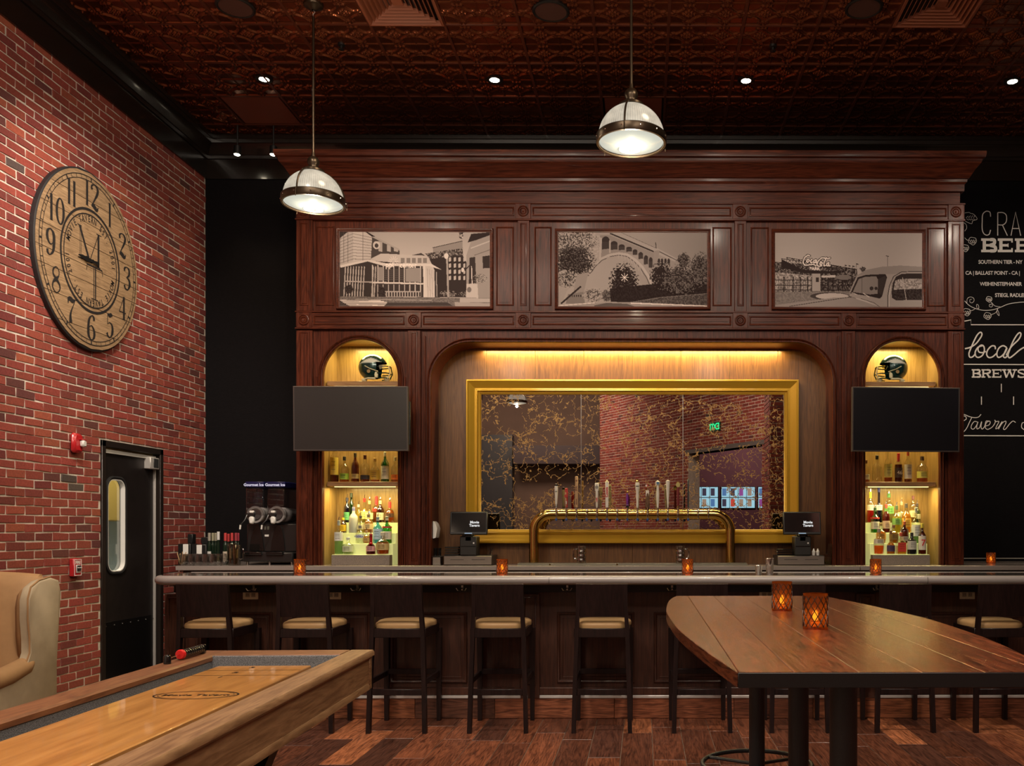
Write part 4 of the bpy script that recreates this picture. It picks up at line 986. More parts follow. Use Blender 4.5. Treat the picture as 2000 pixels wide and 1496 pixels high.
def vine(pts, w=.8, cl=False): ribbon(m, [(1880+x_/q5, 380+y_/q5) for x_, y_ in pts], w, smooth=True)
vine([(30,1190),(80,1240),(150,1275),(240,1295),(340,1290),(430,1262),(520,1225),(620,1208),(700,1202),(850,1210)], 1.1)
vine([(55,1215),(60,1165),(95,1145),(130,1160),(135,1190),(110,1212),(88,1200),(90,1175),(110,1172)])
vine([(430,1255),(370,1245),(330,1205),(345,1240),(330,1258),(308,1250),(312,1228),(330,1232)]); vine([(150,1275),(120,1295),(95,1300)]); vine([(405,1275),(380,1320),(330,1345)])
vine([(165,1265),(165,1230),(185,1240),(188,1275),(170,1270)]); vine([(395,1285),(395,1330),(418,1355),(412,1315),(397,1285)])
vine([(30,200),(80,195),(95,205),(130,215),(170,268),(120,290),(110,320),(70,310),(30,290)]); vine([(20,310),(45,330),(52,370),(30,405)]); vine([(30,480),(50,500),(72,510)])
for cx_, cy_, r_ in ((118,515,46),(35,595,42),(52,1315,44),(288,1358,42),(305,1170,34)):
    vine([(cx_+r_*math.cos(a_*.7), cy_+r_*(.9+.12*math.cos(a_*3))*math.sin(a_*.7)) for a_ in range(10)])
    for k in range(3): vine([(cx_-r_*.75+k*r_*.5, cy_-r_*.3), (cx_-r_*.5+k*r_*.5, cy_+r_*.15), (cx_-r_*.25+k*r_*.5, cy_-r_*.3)], .7); vine([(cx_-r_*.5+k*r_*.45, cy_+r_*.2), (cx_-r_*.3+k*r_*.4, cy_+r_*.6), (cx_+k*r_*.35, cy_+r_*.2)], .7)
for k in range(4): vine([(45+k*28,255),(70+k*26,235-k*3)], .7); vine([(50+k*26,265),(75+k*24,282)], .7)
put('hop_vine', m)

# ------------------------------------------------------------------ clock
ck = thing('wall_clock', 'giant round plank-face clock with black numerals on the brick wall', 'clock', (XL, CK[0], CK[1])); ck.scale = (1, .94, 1)
R = CK[2]; CXf = XL+.045
def cl(mb, h=0): mb.v = [(CXf+.001+p[2]+h, CK[0]+p[0], CK[1]+p[1]) for p in mb.v]; return mb
part('case', MB().lathe([(.001,-.005),(R,-.005),(R+.002,.0),(R+.002,.034),(R-.008,.040),(.001,.038)], (XL, CK[0], CK[1]), 96, 'x'), M('clock_case', (.012,.011,.012), .6), ck)
CW = wood('clock_plank', (.17,.105,.055), (.34,.225,.125), 'y', .65, scale=1.6, coat=0, bump=.2, tint=True, spec=.3)
edges = [-R, -.57, -.375, -.185, -.055, .125, .30, .49, R]
for a, b in zip(edges[:-1], edges[1:]):
    a_, b_ = a+(.0025 if a > -R+.01 else .012), b-(.0025 if b < R-.01 else .012); RR_ = R-.012
    zs = np.linspace(a_, b_, 9); pl = [(-math.sqrt(max(RR_**2-z*z, 0)), z) for z in zs]+[(math.sqrt(max(RR_**2-z*z, 0)), z) for z in zs[::-1]]
    mb = MB(); n = len(pl); k = random.uniform(.9, 1.08)
    mb.add([(CXf, CK[0]+y, CK[1]+z) for y, z in pl]+[(CXf-.01, CK[0]+y, CK[1]+z) for y, z in pl], [tuple(range(n))]+[(i, (i+1) % n, n+(i+1) % n, n+i) for i in range(n)], (k, k, k))
    part('plank', mb, CW, ck, smooth=False)
INK = M('black_ink', (.012,.010,.010), .6)
def circ(r, w, n=90): return ribbon(MB(), [(r*math.cos(2*PI*i/n), r*math.sin(2*PI*i/n)) for i in range(n)], w, closed=True)
for r_, w_ in ((.688,.006),(.655,.005),(.418,.020),(.378,.010)): part('ring_line', cl(circ(r_, w_), .001), INK, ck, smooth=False)
mb = MB()
for i in range(60):
    a = 2*PI*i/60; w_ = .014 if i % 5 == 0 else .004
    ribbon(mb, [(.657*math.cos(a), .657*math.sin(a)), (.686*math.cos(a), .686*math.sin(a))], w_)
part('minute_track', cl(mb, .001), INK, ck, smooth=False, kind='stuff')
th, tk = .012, .052
G = {'1': [([(0,.5),(0,-.5)], [tk]*2)], '11': [], '0': [([(.16*math.sin(a), .5*math.cos(a)) for a in np.linspace(0, 2*PI, 25)], [th+(tk-th)*abs(math.sin(a)) for a in np.linspace(0, 2*PI, 25)])],
     '2': [([(-.15,.26),(-.17,.40),(-.02,.5),(.13,.40),(.13,.20),(-.02,-.12),(-.17,-.42)], [.05,.035,.014,.05,.055,.03,.014]), ([(-.17,-.42),(-.08,-.38),(.04,-.46),(.13,-.48),(.18,-.36)], [.03,.07,.075,.05,.012])],
     '3': [([(-.15,.30),(-.14,.42),(0,.5),(.12,.40),(.11,.18),(-.03,.05)], [.045,.04,.014,.05,.045,.012]), ([(-.03,.05),(.12,-.04),(.15,-.25),(.04,-.47),(-.10,-.46),(-.16,-.32)], [.012,.045,.06,.02,.03,.05])],
     '4': [([(.08,.5),(.08,-.5)], [tk]*2), ([(.08,.5),(-.19,-.2)], [th]*2), ([(-.19,-.2),(.20,-.2)], [th*1.2]*2), ([(-.02,-.5),(.18,-.5)], [th]*2)],
     '5': [([(-.12,.48),(-.02,.44),(.07,.48),(.15,.46)], [.02,.06,.06,.012]), ([(-.12,.48),(-.13,.05)], [th]*2), ([(-.13,.05),(.0,.13),(.13,.02),(.14,-.25),(.03,-.48),(-.10,-.47),(-.16,-.33)], [.012,.014,.045,.06,.02,.03,.05])],
     '6': [([(.14,.32),(.12,.45),(.02,.5),(-.12,.30),(-.16,-.05),(-.14,-.35),(0,-.5),(.13,-.38),(.15,-.18),(.08,.02),(-.02,.08),(-.13,-.02)], [.05,.04,.014,.05,.06,.055,.014,.045,.055,.03,.012,.012])],
     '7': [([(-.17,.28),(-.15,.45),(-.05,.47),(.06,.43),(.17,.50)], [.012,.05,.075,.06,.012]), ([(.17,.50),(.08,.25),(-.02,0),(-.06,-.2),(-.04,-.46)], [.012,.014,.03,.05,.075])],
     '8': [([(.0,.03),(-.13,.16),(-.14,.36),(0,.5),(.12,.38),(.11,.18),(-.02,.02),(-.15,-.14),(-.16,-.36),(0,-.5),(.15,-.36),(.15,-.16),(.0,.03)], [.05,.03,.03,.012,.012,.02,.055,.03,.02,.012,.02,.03,.05])],
     '9': [([(-.14,-.32),(-.12,-.45),(-.02,-.5),(.12,-.30),(.16,.05),(.14,.35),(0,.5),(-.13,.38),(-.15,.18),(-.08,-.02),(.02,-.08),(.13,.02)], [.05,.04,.014,.05,.06,.055,.014,.045,.055,.03,.012,.012])]}
for h_ in range(1, 13):
    a = PI/2-2*PI*h_/12; s = str(h_); hs = .200; rr = .548
    cx_, cy_ = rr*math.cos(a), rr*math.sin(a); mb = MB(); nn = len(s)
    for j, ch in enumerate(s):
        ox = (j-(nn-1)/2)*(.100 if s != '11' else .070)
        if ch == '1' and nn > 1 and s != '11': ox -= .012
        for pts, ws in G[ch]:
            ribbon(mb, [(cx_+ox+p[0]*hs*1.38, cy_+p[1]*hs) for p in pts], [w_*hs*2.6+.001 for w_ in ws], smooth=len(pts) > 2 and ch != '0')
        if ch == '1':
            ribbon(mb, [(cx_+ox-.02, cy_+.485*hs), (cx_+ox+.006, cy_+.5*hs)], .006); ribbon(mb, [(cx_+ox-.018, cy_-.5*hs), (cx_+ox+.018, cy_-.5*hs)], .005)
    part('numeral', cl(mb, .0012), INK, ck, smooth=False)
for flip in (0, 1):
    mb = MB(); word = 'MOVIE TAVERN EST. 2001'; step = .118
    for i, ch in enumerate(word):
        if ch == ' ': continue
        g = text_mb(ch, .074, bold=.0008); a = math.radians(163)-i*.131
        for p in g.v:
            x_, y_ = p[0]*.72, p[1]; mb_ = (x_*math.sin(a)+(.308+y_)*math.cos(a), -x_*math.cos(a)+(.318+y_)*math.sin(a), 0)
            if flip: mb_ = (-mb_[0], -mb_[1], 0)
            mb.v.append(mb_)
        k = len(mb.v)-len(g.v); mb.f += [tuple(k+i_ for i_ in f) for f in g.f]; mb.c += [None]*len(g.f)
    part('lettering', cl(mb, .0012), INK, ck, smooth=False)
mb = MB()
def L2(a, b, w): ribbon(mb, [(a[0]*1.22, a[1]*1.22), (b[0]*1.22, b[1]*1.22)], w*1.1)
for off in (0, .014):
    L2((-.13+off,.20), (-.13+off,-.01), .004)
L2((.085,.205), (.085,-.02), .024); L2((-.135,.205), (-.02,-.005), .022); L2((.085,.205), (-.02,-.005), .007); L2((-.16,.205), (-.11,.205), .006); L2((.06,.205), (.12,.205), .006); L2((-.15,-.01), (-.10,-.01), .006); L2((.06,-.02), (.11,-.02), .006)
L2((.03,-.02), (.03,-.25), .008); L2((.05,-.02), (.05,-.25), .014); L2((-.05,-.03), (.13,-.03), .010); L2((-.05,-.03), (-.055,-.07), .006); L2((.13,-.03), (.135,-.07), .006); L2((0,-.25), (.08,-.25), .006)
part('monogram', cl(mb, .0012), INK, ck, smooth=False)
for nm, a, ln, w_, tail in (('hour_hand', PI+.02, .13, .020, .0), ('minute_hand', PI+.0, .205, .014, .09)):
    m2 = MB(); u_ = (math.cos(a), math.sin(a)); ps = [(-u_[0]*tail, -u_[1]*tail), (0,0), (u_[0]*ln*.4, u_[1]*ln*.4), (u_[0]*ln*.7, u_[1]*ln*.7), (u_[0]*ln, u_[1]*ln)]
    ribbon(m2, ps, [w_*2.6, w_*1.2, w_*1.6, w_*2.2, w_*.6], .012)
    part(nm, cl(m2, .002), BLK, ck, smooth=False)
part('hub', MB().cyl((CXf, CK[0], CK[1]), .016, .018, 16, 'x'), BLK, ck)
# ------------------------------------------------------------------ counters
TAUPE = M('taupe_solid_surface', (.27,.235,.215), .22, coat=.4, var=.06, vscale=300)
DRAWERW = wood('cabinet_veneer', (.022,.008,.006), (.055,.018,.012), 'x', .45)
bc = thing('back_counter', 'long taupe back counter along the foot of the mahogany cabinet', 'counter', (0, 8.6, 0))
part('worktop', MB().cbox(-4.30, 1.998, 8.30, ZB-.002, CT-.043, CT, .004), TAUPE, bc)
part('worktop_end', MB().cbox(2.002, XR-.01, 8.30, ZB-.002, CT-.043, CT, .004), TAUPE, bc)
part('carcass', MB().cbox(-4.26, XR-.01, 8.36, ZB-.002, .10, CT-.044, .004), DRAWERW, bc)
part('plinth', MB().cbox(-4.22, XR-.02, 8.42, ZB-.01, 0, .10, .004), BLK, bc)
x = -4.25
while x < 4.6:
    p = part('door', MB().cbox(x+.004, x+.60, 8.34, 8.36, .12, CT-.06, .003), DRAWERW, bc)
    part('handle', MB().tube([(x+.25,8.335,CT-.13),(x+.25,8.31,CT-.13),(x+.36,8.31,CT-.13),(x+.36,8.335,CT-.13)], .005, 8), STEEL, p); x += .61

BT = 1.09; BX0 = -3.56; BX1 = XR-.02
bar = thing('bar_counter', 'long customer bar with a taupe bullnose top and dark panelled front', 'bar', (0, 6.9, 0))
# top with a rounded front edge and rounded left corner
pr = [(.0,0.0)]+[( .032*(1-math.cos(a)) , .032*math.sin(a)) for a in np.linspace(-PI/2, PI/2, 9)]
def bar_outline(inset, n=10, R0=.16):
    x0, x1, y0, y1 = BX0+inset, BX1, 6.46+inset, 7.02
    r = R0-inset; out = [(x1, y1), (x0, y1)]
    out += [(x0+r-r*math.cos(a), y0+r-r*math.sin(a)) for a in np.linspace(0, PI/2, n)]
    return out+[(x1, y0)]
mb = MB(); rings = []
for a in np.linspace(-PI/2, PI/2, 11):
    ins = .032*(1-math.cos(a)); rings.append([(x_, y_, BT-.032+.032*math.sin(a)) for x_, y_ in bar_outline(ins)])
rings.append([(x_, y_, BT) for x_, y_ in bar_outline(.05)]); mb.loft(rings, True, False)
NOSE = M('bullnose', (.25,.22,.21), .34, coat=.25)
part('bullnose', mb, NOSE, bar, sharp=60)
mb = MB(); o1 = bar_outline(.045); n = len(o1); mb.prism(o1, BT-.05, BT+.0008, 'xy')
part('bar_top', mb, M('polished_bar_top', (.10,.085,.078), .05, coat=.6, spec=.6), bar, sharp=30)
part('rear_edge', MB().cbox(BX0+.05, BX1, 7.005, 7.03, BT-.05, BT+.004, .003), NOSE, bar)
for xq in (X(1072,6.46), X(1813,6.46)): part('seam', MB().box(xq, xq+.0015, 6.458, 6.47, BT-.056, BT-.01), BLK, bar)
DF = 6.80
part('front', MB().cbox(-3.52, BX1, DF, 7.0, .155, BT-.065, .003), DIE, bar)
part('under_board', MB().cbox(-3.53, BX1, DF-.012, DF+.05, BT-.14, BT-.06, .003), BLK, bar)
part('support', MB().cbox(-3.53, BX1, 6.60, 7.0, BT-.075, BT-.06, .003), BLK, bar)
PP = [(0,0),(.001,.012),(.008,.018),(.016,.014),(.022,.004),(.026,-.001),(.034,-.002),(.037,.003),(.044,.004),(.049,-.001)]
def bp(a, b, pa=1195, pb=1333): part('panel', MB().frame(X(a,DF), X(b,DF), WZ(pb,DF), WZ(pa,DF), DF, PP), DIE, bar)
for a, b in ((385,534),(574,724),(763,913),(1088,1239),(1277,1427),(1466,1618),(1756,1906),(1945,2095),(2134,2284),(2323,2470)): bp(a, b)
for c in (346, 1036, 1690, 2440):
    part('bar_pilaster', MB().cbox(X(c-19,DF), X(c+19,DF), DF-.022, DF+.01, .155, BT-.15, .003), DIE, bar)
    part('pilaster_panel', MB().frame(X(c-12,DF), X(c+12,DF), WZ(1338,DF), WZ(1165,DF), DF-.022, SLIM), DIE, bar)
part('skirting', MB().cbox(-3.53, BX1, DF-.018, DF+.02, .175, .235, .005), DIE, bar)
part('metal_strip', MB().cbox(-3.53, BX1, DF-.02, DF+.01, .153, .176, .003), M('brushed_strip', (.62,.60,.58), .35, .35), bar)
part('kick_base', MB().box(-3.52, BX1, DF, 7.0, 0, .155), GROUT, bar)
x = -3.52
KT = wood('kick_plank', (.22,.16,.13), (1.1,.95,.82), 'x', .35, scale=1.5, coat=.1, bump=.6, tint=True, stretch=10, rings=.55)
while x < 4.4:
    ln = random.choice((.9,.9,.6)); c = random.choice([(.20,.078,.045),(.30,.12,.062),(.13,.06,.042),(.58,.24,.12),(.32,.125,.07)])
    part('kick_tile', MB().cbox(x+.0015, x+ln-.0015, DF-.012, DF+.002, .002, .152, .002, col=c), KT, bar, smooth=False); x += ln
# bag hooks and sockets under the bar
for k, px in enumerate((492, 695.5, 901, 1107, 1313, 1716)):
    px_x = X(px, 6.74)
    h = thing('bag_hook', 'double bag hook under the bar %s' % ('between the first and second stools', 'between the second and third stools', 'between the third and fourth stools', 'between the fourth and fifth stools', 'beside the pub table left of its tip', 'right of the pub table candles')[k], 'hook', (px_x, DF-.012, BT-.09), group='bag hooks under the bar')
    part('plate', MB().cbox(px_x-.008, px_x+.008, DF-.018, DF-.0135, BT-.125, BT-.065, .002), STEEL, h)
    for s in (-1, 1): part('prong', MB().tube([(px_x, DF-.018, BT-.105), (px_x+s*.012, DF-.04, BT-.122), (px_x+s*.028, DF-.052, BT-.122), (px_x+s*.038, DF-.058, BT-.105)], .0035, 6), STEEL, h)
for k, (px, l_) in enumerate(((492,'beside the first stool from the brick wall'), (653,'partly hidden by the second stool'), (1498,'behind the far end of the pub table'), (1890,'between the last two stools'))):
    xq = X(px, DF); zq = WZ(1161.5, DF)
    s = thing('power_socket', 'steel double socket plate on the bar front, %s' % l_, 'socket', (xq, DF-.002, zq), group='sockets on the bar front')
    part('plate', MB().cbox(xq-.058, xq+.058, DF-.007, DF, zq-.034, zq+.034, .003), M('socket_plate_%d' % k, (.60,.57,.50), .4, 0), s)
    for q in (-1, 1):
        part('outlet', MB().cbox(xq+q*.022-.016, xq+q*.022+.016, DF-.010, DF-.005, zq-.016, zq+.016, .004), M('outlet_%d%d' % (k,q), (.30,.28,.26), .4), s)
        for e in (-1, 1): part('slot', MB().box(xq+q*.022+e*.006-.001, xq+q*.022+e*.006+.001, DF-.0108, DF-.009, zq-.006, zq+.007), BLK, s)

# ------------------------------------------------------------------ beer tower
TY = 8.445
tz = WZ(1003.8, TY); tr = .046; tx0, tx1 = WX(1043, TY), WX(1426.5, TY)
tw = thing('beer_tower', 'polished brass bridge beer tower with a long row of faucets on two curved legs', 'beer tower', ((tx0+tx1)/2, TY, CT))
RB_ = .16
arcp = [(tx0, TY, CT+.005), (tx0, TY, tz-RB_)]+[(tx0+RB_-RB_*math.cos(a), TY, tz-RB_+RB_*math.sin(a)) for a in np.linspace(.1, PI/2, 10)]
arcp += [(tx1-RB_+RB_*math.sin(a), TY, tz-RB_+RB_*math.cos(a)) for a in np.linspace(0, PI/2-.1, 10)]+[(tx1, TY, tz-RB_), (tx1, TY, CT+.005)]
part('pipe', MB().tube(arcp, tr, 24), BRASS, tw, sharp=60)
for xq in (tx0, tx1): part('flange', MB().lathe([(.001,.012),(.048,.012),(.052,.006),(.052,0)], (xq, TY, CT), 28), BRASS, tw)
fx = [WX(1088+19.64*i, TY) for i in range(16)]
BLUE = M('blue_cap', (.03,.09,.32), .4)
for i, xq in enumerate(fx):
    y = TY-tr
    f = part('faucet', MB().lathe([(.001,-.02),(.010,-.02),(.012,-.005),(.016,.0)], (0,0,0), 12).xf(Matrix.Translation((xq, y, tz)) @ Matrix.Rotation(PI/2, 4, 'X'))
             .lathe([(.001,.052),(.006,.050),(.0065,.038),(.011,.034),(.011,.026),(.0075,.022),(.0075,.006),(.012,.002),(.013,-.008),(.008,-.016),(.007,-.045),(.001,-.047)], (xq, y-.026, tz+.0), 12)
             .tube([(xq, y-.004, tz), (xq, y-.03, tz)], .009, 10), CHROME, tw)
    if i < 14: part('spout_cap', MB().lathe([(.001,-.066),(.007,-.064),(.0115,-.054),(.0115,-.044),(.001,-.042)], (xq, y-.026, tz), 12), BLUE, f)
# tap handles, each a thing of its own
def handle(i, label, top_py, prof, mat, extra=None, flat=None):
    xq = fx[i]; y = TY-tr-.026; z0 = tz+.045; hgt = WZ(top_py, TY)-z0
    h = thing('tap_handle', label, 'tap handle', (xq, y, z0), group='tap handles on the brass tower')
    part('ferrule', MB().lathe([(.001,-.004),(.007,-.004),(.008,.012),(.001,.014)], (xq, y, z0), 10), CHROME, h)
    mb = MB()
    if flat: mb.cbox(xq-flat[0], xq+flat[0], y-flat[1], y+flat[1], z0+.012, z0+hgt, .004)
    else: mb.lathe([(r, .012+(hgt-.012)*t) for t, r in prof], (xq, y, z0), 16)
    part('grip', mb, mat, h)
    if extra: extra(h, xq, y, z0, hgt)
    return h
HW = M('handle_white', (.62,.58,.52), .4); HR = M('handle_red', (.36,.02,.02), .35); HWd = wood('handle_wood', (.30,.17,.08), (.52,.33,.16), 'z', .5, bump=.1)
def badge(h, name, xq, y, z, r, mat, d=.012, sx=1): part(name, MB().lathe([(.001,-.5*d),(r,-.5*d),(r,.5*d),(.001,.5*d)], (0,0,0), 20).xf(Matrix.Translation((xq, y, z)) @ Matrix.Rotation(PI/2, 4, 'X') @ Matrix.Diagonal((1, sx, 1, 1))), mat, h)
def vtext(h, s, xq, y, z, size, mat, rot=False, bold=.001, name='lettering', parent=None):
    t = text_mb(s, size, .0004, bold=bold)
    u, v = ((0,0,1), (-1,0,0)) if rot else ((1,0,0), (0,0,1))
    part(name, on_plane(t, (xq, y, z), u, v, (0,-1,0)), mat, parent or h, smooth=False)
HRed = M('lettering_red', (.45,.02,.03), .5); HBr = M('lettering_brown', (.14,.05,.02), .5); HBk = M('lettering_black', (.02,.02,.02), .5)
TAP = [(0,.007),(.08,.010),(.5,.012),(.9,.015),(.97,.014),(1,.001)]
def e0(h, xq, y, z, g): part('ball_top', MB().lathe([(.016*math.sin(a), -.014*math.cos(a)) for a in np.linspace(.02, PI-.02, 9)], (xq, y, z+g+.010), 16), BLKG, h); part('dark_foot', MB().cbox(xq-.009, xq+.009, y-.008, y+.008, z+.015, z+.05, .002), BLK, h); [part('eye_mark', MB().box(xq+e-.003, xq+e+.003, y-.0185, y-.0172, z+g-.055, z+g-.045), HBk, h) for e in (-.006, .006)]
handle(0, 'white tap handle with a black ball top, first from the left', 950, [(0,.008),(.3,.011),(.9,.017),(1,.015),(1.001,.001)], HW, e0)
def e1(h, xq, y, z, g):
    part('wood_stripe', MB().cbox(xq-.009, xq+.0, y-.0135, y-.009, z+.02, z+g-.04, .001), HWd, h); badge(h, 'round_badge', xq-.004, y-.014, z+g*.62, .014, HR); vtext(h, 'ALE', xq+.005, y-.0145, z+g*.3, .016, HW, True)
handle(1, 'red tap handle with a round badge and wooden stripe, second from the left', 954, TAP, HR, e1, flat=(.013,.009))
def e2(h, xq, y, z, g): vtext(h, 'IPA', xq+.008, y-.0105, z+g*.62, .032, HBr, True); vtext(h, 'BREWING', xq+.003, y-.0105, z+g*.22, .012, HBr, True); badge(h, 'shield', xq, y-.010, z+g*.86, .009, HBr, .003)
handle(2, 'tall flat wooden tap handle lettered IPA', 931, TAP, HWd, e2, flat=(.0135,.010))
def e4(h, xq, y, z, g): part('square_head', MB().cbox(xq-.019, xq+.019, y-.012, y+.012, z+g*.68, z+g, .006), HW, h); badge(h, 'round_badge', xq-.001, y-.014, z+g*.84, .015, M('badge_grey', (.22,.21,.19), .4), .005); vtext(h, 'LAGER', xq+.004, y-.0145, z+g*.35, .014, HRed, True)
handle(4, 'white tap handle with a grey round badge on a square head', 944, TAP, HW, e4)
def e5(h, xq, y, z, g): part('pointed_top', MB().lathe([(.019,0),(.016,.008),(.001,.024)], (xq, y, z+g-.004), 4, 'z'), M('cream_tip', (.6,.55,.35), .4), h); vtext(h, 'Coors', xq+.009, y-.0155, z+g*.62, .036, HRed, True, .0012)
handle(5, 'white flared tap handle with red script lettering', 942, [(0,.008),(.4,.013),(.98,.019),(1,.001)], HW, e5, flat=(.015,.011))
PUR = M('handle_purple', (.14,.02,.20), .3, var=.5, vscale=60)
def e7(h, xq, y, z, g): part('gold_ball', MB().lathe([(.010*math.sin(a), -.010*math.cos(a)) for a in np.linspace(.02, PI-.02, 8)], (xq, y, z+g+.006), 12), BRASS, h); part('black_foot', MB().lathe([(.013,.012),(.015,.03),(.001,.034)], (xq, y, z), 12), BLK, h); part('white_band', MB().lathe([(.0125,.032),(.0125,.042)], (xq, y, z), 12), HW, h)
handle(7, 'purple tap handle with a gold ball top and black foot', 963, [(0,.008),(.15,.013),(.4,.010),(.7,.013),(.95,.009),(1,.001)], PUR, e7)
def e8(h, xq, y, z, g): part('gold_finial', MB().lathe([(.012,0),(.016,.010),(.006,.022),(.007,.030),(.001,.034)], (xq, y, z+g), 12), BRASS, h); part('head_band', MB().lathe([(.018,g*.72),(.020,g*.76),(.020,g*.96),(.017,g)], (xq, y, z), 16), HW, h); vtext(h, 'BREW', xq, y-.0205, z+g*.84, .011, HBk)
handle(8, 'white turned tap handle with a gold crown finial', 943, [(0,.008),(.1,.012),(.25,.010),(.45,.015),(.6,.013),(.75,.018),(1,.017),(1.001,.001)], HW, e8)
GRN = M('handle_green', (.03,.10,.03), .5, var=.4, vscale=80); TWIG = M('handle_twigs', (.12,.06,.03), .7, bump=1, bscale=200, var=.5, vscale=90)
def e9(h, xq, y, z, g): part('tag', MB().cbox(xq-.017, xq+.013, y-.017, y-.012, z+g*.58, z+g*.85, .001), HW, h); badge(h, 'red_button', xq-.006, y-.010, z+g+.014, .013, HR, .01); badge(h, 'white_button', xq-.012, y-.012, z+g+.012, .009, HW, .012)
handle(9, 'twiggy green and brown tap handle with a white tag and red button', 952, [(0,.018),(.15,.022),(.4,.018),(.6,.021),(.8,.014),(1,.001)], TWIG, e9)
def e10(h, xq, y, z, g): part('hex_head', MB().lathe([(.014,-.045),(.022,-.034),(.022,-.008),(.001,.006)], (xq, y, z+g), 6), HW, h); badge(h, 'blue_badge', xq, y-.021, z+g-.021, .013, M('badge_blue', (.05,.14,.28), .4), .004)
handle(10, 'white tap handle with a blue badge on a faceted head', 940, [(0,.008),(.2,.012),(.45,.016),(.75,.011),(1,.012)], HW, e10)
handle(11, 'plain white wedge-shaped tap handle', 938, [(0,.006),(.5,.014),(.97,.020),(1,.001)], HW, None)
DR = M('handle_dark_red', (.13,.012,.015), .4)
def e12(h, xq, y, z, g): badge(h, 'gold_oval', xq, y-.006, z+g+.012, .019, M('oval_gold', (.40,.33,.10), .4), .010, 1.25); part('gold_leaf', MB().tube([(xq-.014, y, z+g+.040), (xq-.002, y, z+g+.036), (xq+.014, y, z+g+.044)], .004, 6), BRASS, h); part('gold_foot', MB().lathe([(.012,.012),(.012,.028),(.001,.03)], (xq, y, z), 12), BRASS, h)
handle(12, 'dark red tap handle with a gold oval sign on top', 950, [(0,.009),(.3,.012),(.6,.009),(.85,.013),(1,.010)], DR, e12)
handle(13, 'slim dark tap handle, last on the right', 936, [(0,.006),(.5,.007),(1,.008),(1.001,.001)], M('handle_slate', (.05,.06,.07), .3, .5), None, flat=(.007,.008))

dt = thing('drip_tray', 'long steel drip tray under the beer faucets', 'drip tray', (0, 8.36, CT))
dx0, dx1 = WX(1011, 8.33), WX(1460, 8.33)
part('pan', MB().cbox(dx0, dx1, 8.315, 8.39, CT, CT+.020, .003), M('tray_steel', (.34,.33,.27), .35, .7), dt)
mb = MB(); x = dx0+.01
while x < dx1-.01: mb.box(x, x+.006, 8.32, 8.385, CT+.020, CT+.027); x += .0125
part('grate', mb, M('tray_grate', (.30,.29,.24), .35, .7), dt, kind='stuff', smooth=False)
for q in range(3): xq = dx0+.3+q*.62; part('clip', MB().lathe([(.001,.03),(.009,.028),(.009,.018)], (xq, 8.318, CT-.012), 10), BRASS, dt)

GLS = clear('mug_glass', (.80,.80,.78), 1.0, .08)
for k, (px, s, l_) in enumerate(((1136, -1, 'by the left leg of'), (1329, 1, 'towards the right leg of'))):
    xq = WX(px, 8.35); z = CT+.027
    g = thing('beer_mug', 'dimpled glass beer mug on the drip tray %s the tower' % l_, 'mug', (xq, 8.352, z), group='glass mugs on the drip tray')
    pf = [(.001,.0),(.040,0),(.043,.006)]+[(.043+.0025*math.sin(i*1.6), .012+i*.010) for i in range(13)]+[(.045,.155),(.042,.155),(.038,.02),(.001,.016)]
    part('glass', MB().lathe(pf, (xq, 8.352, z), 20), GLS, g)
    part('handle', MB().tube([(xq+s*.040, 8.352, z+.125), (xq+s*.066, 8.352, z+.128), (xq+s*.078, 8.352, z+.10), (xq+s*.076, 8.352, z+.06), (xq+s*.060, 8.352, z+.035), (xq+s*.040, 8.352, z+.033)], .007, 8), GLS, g)

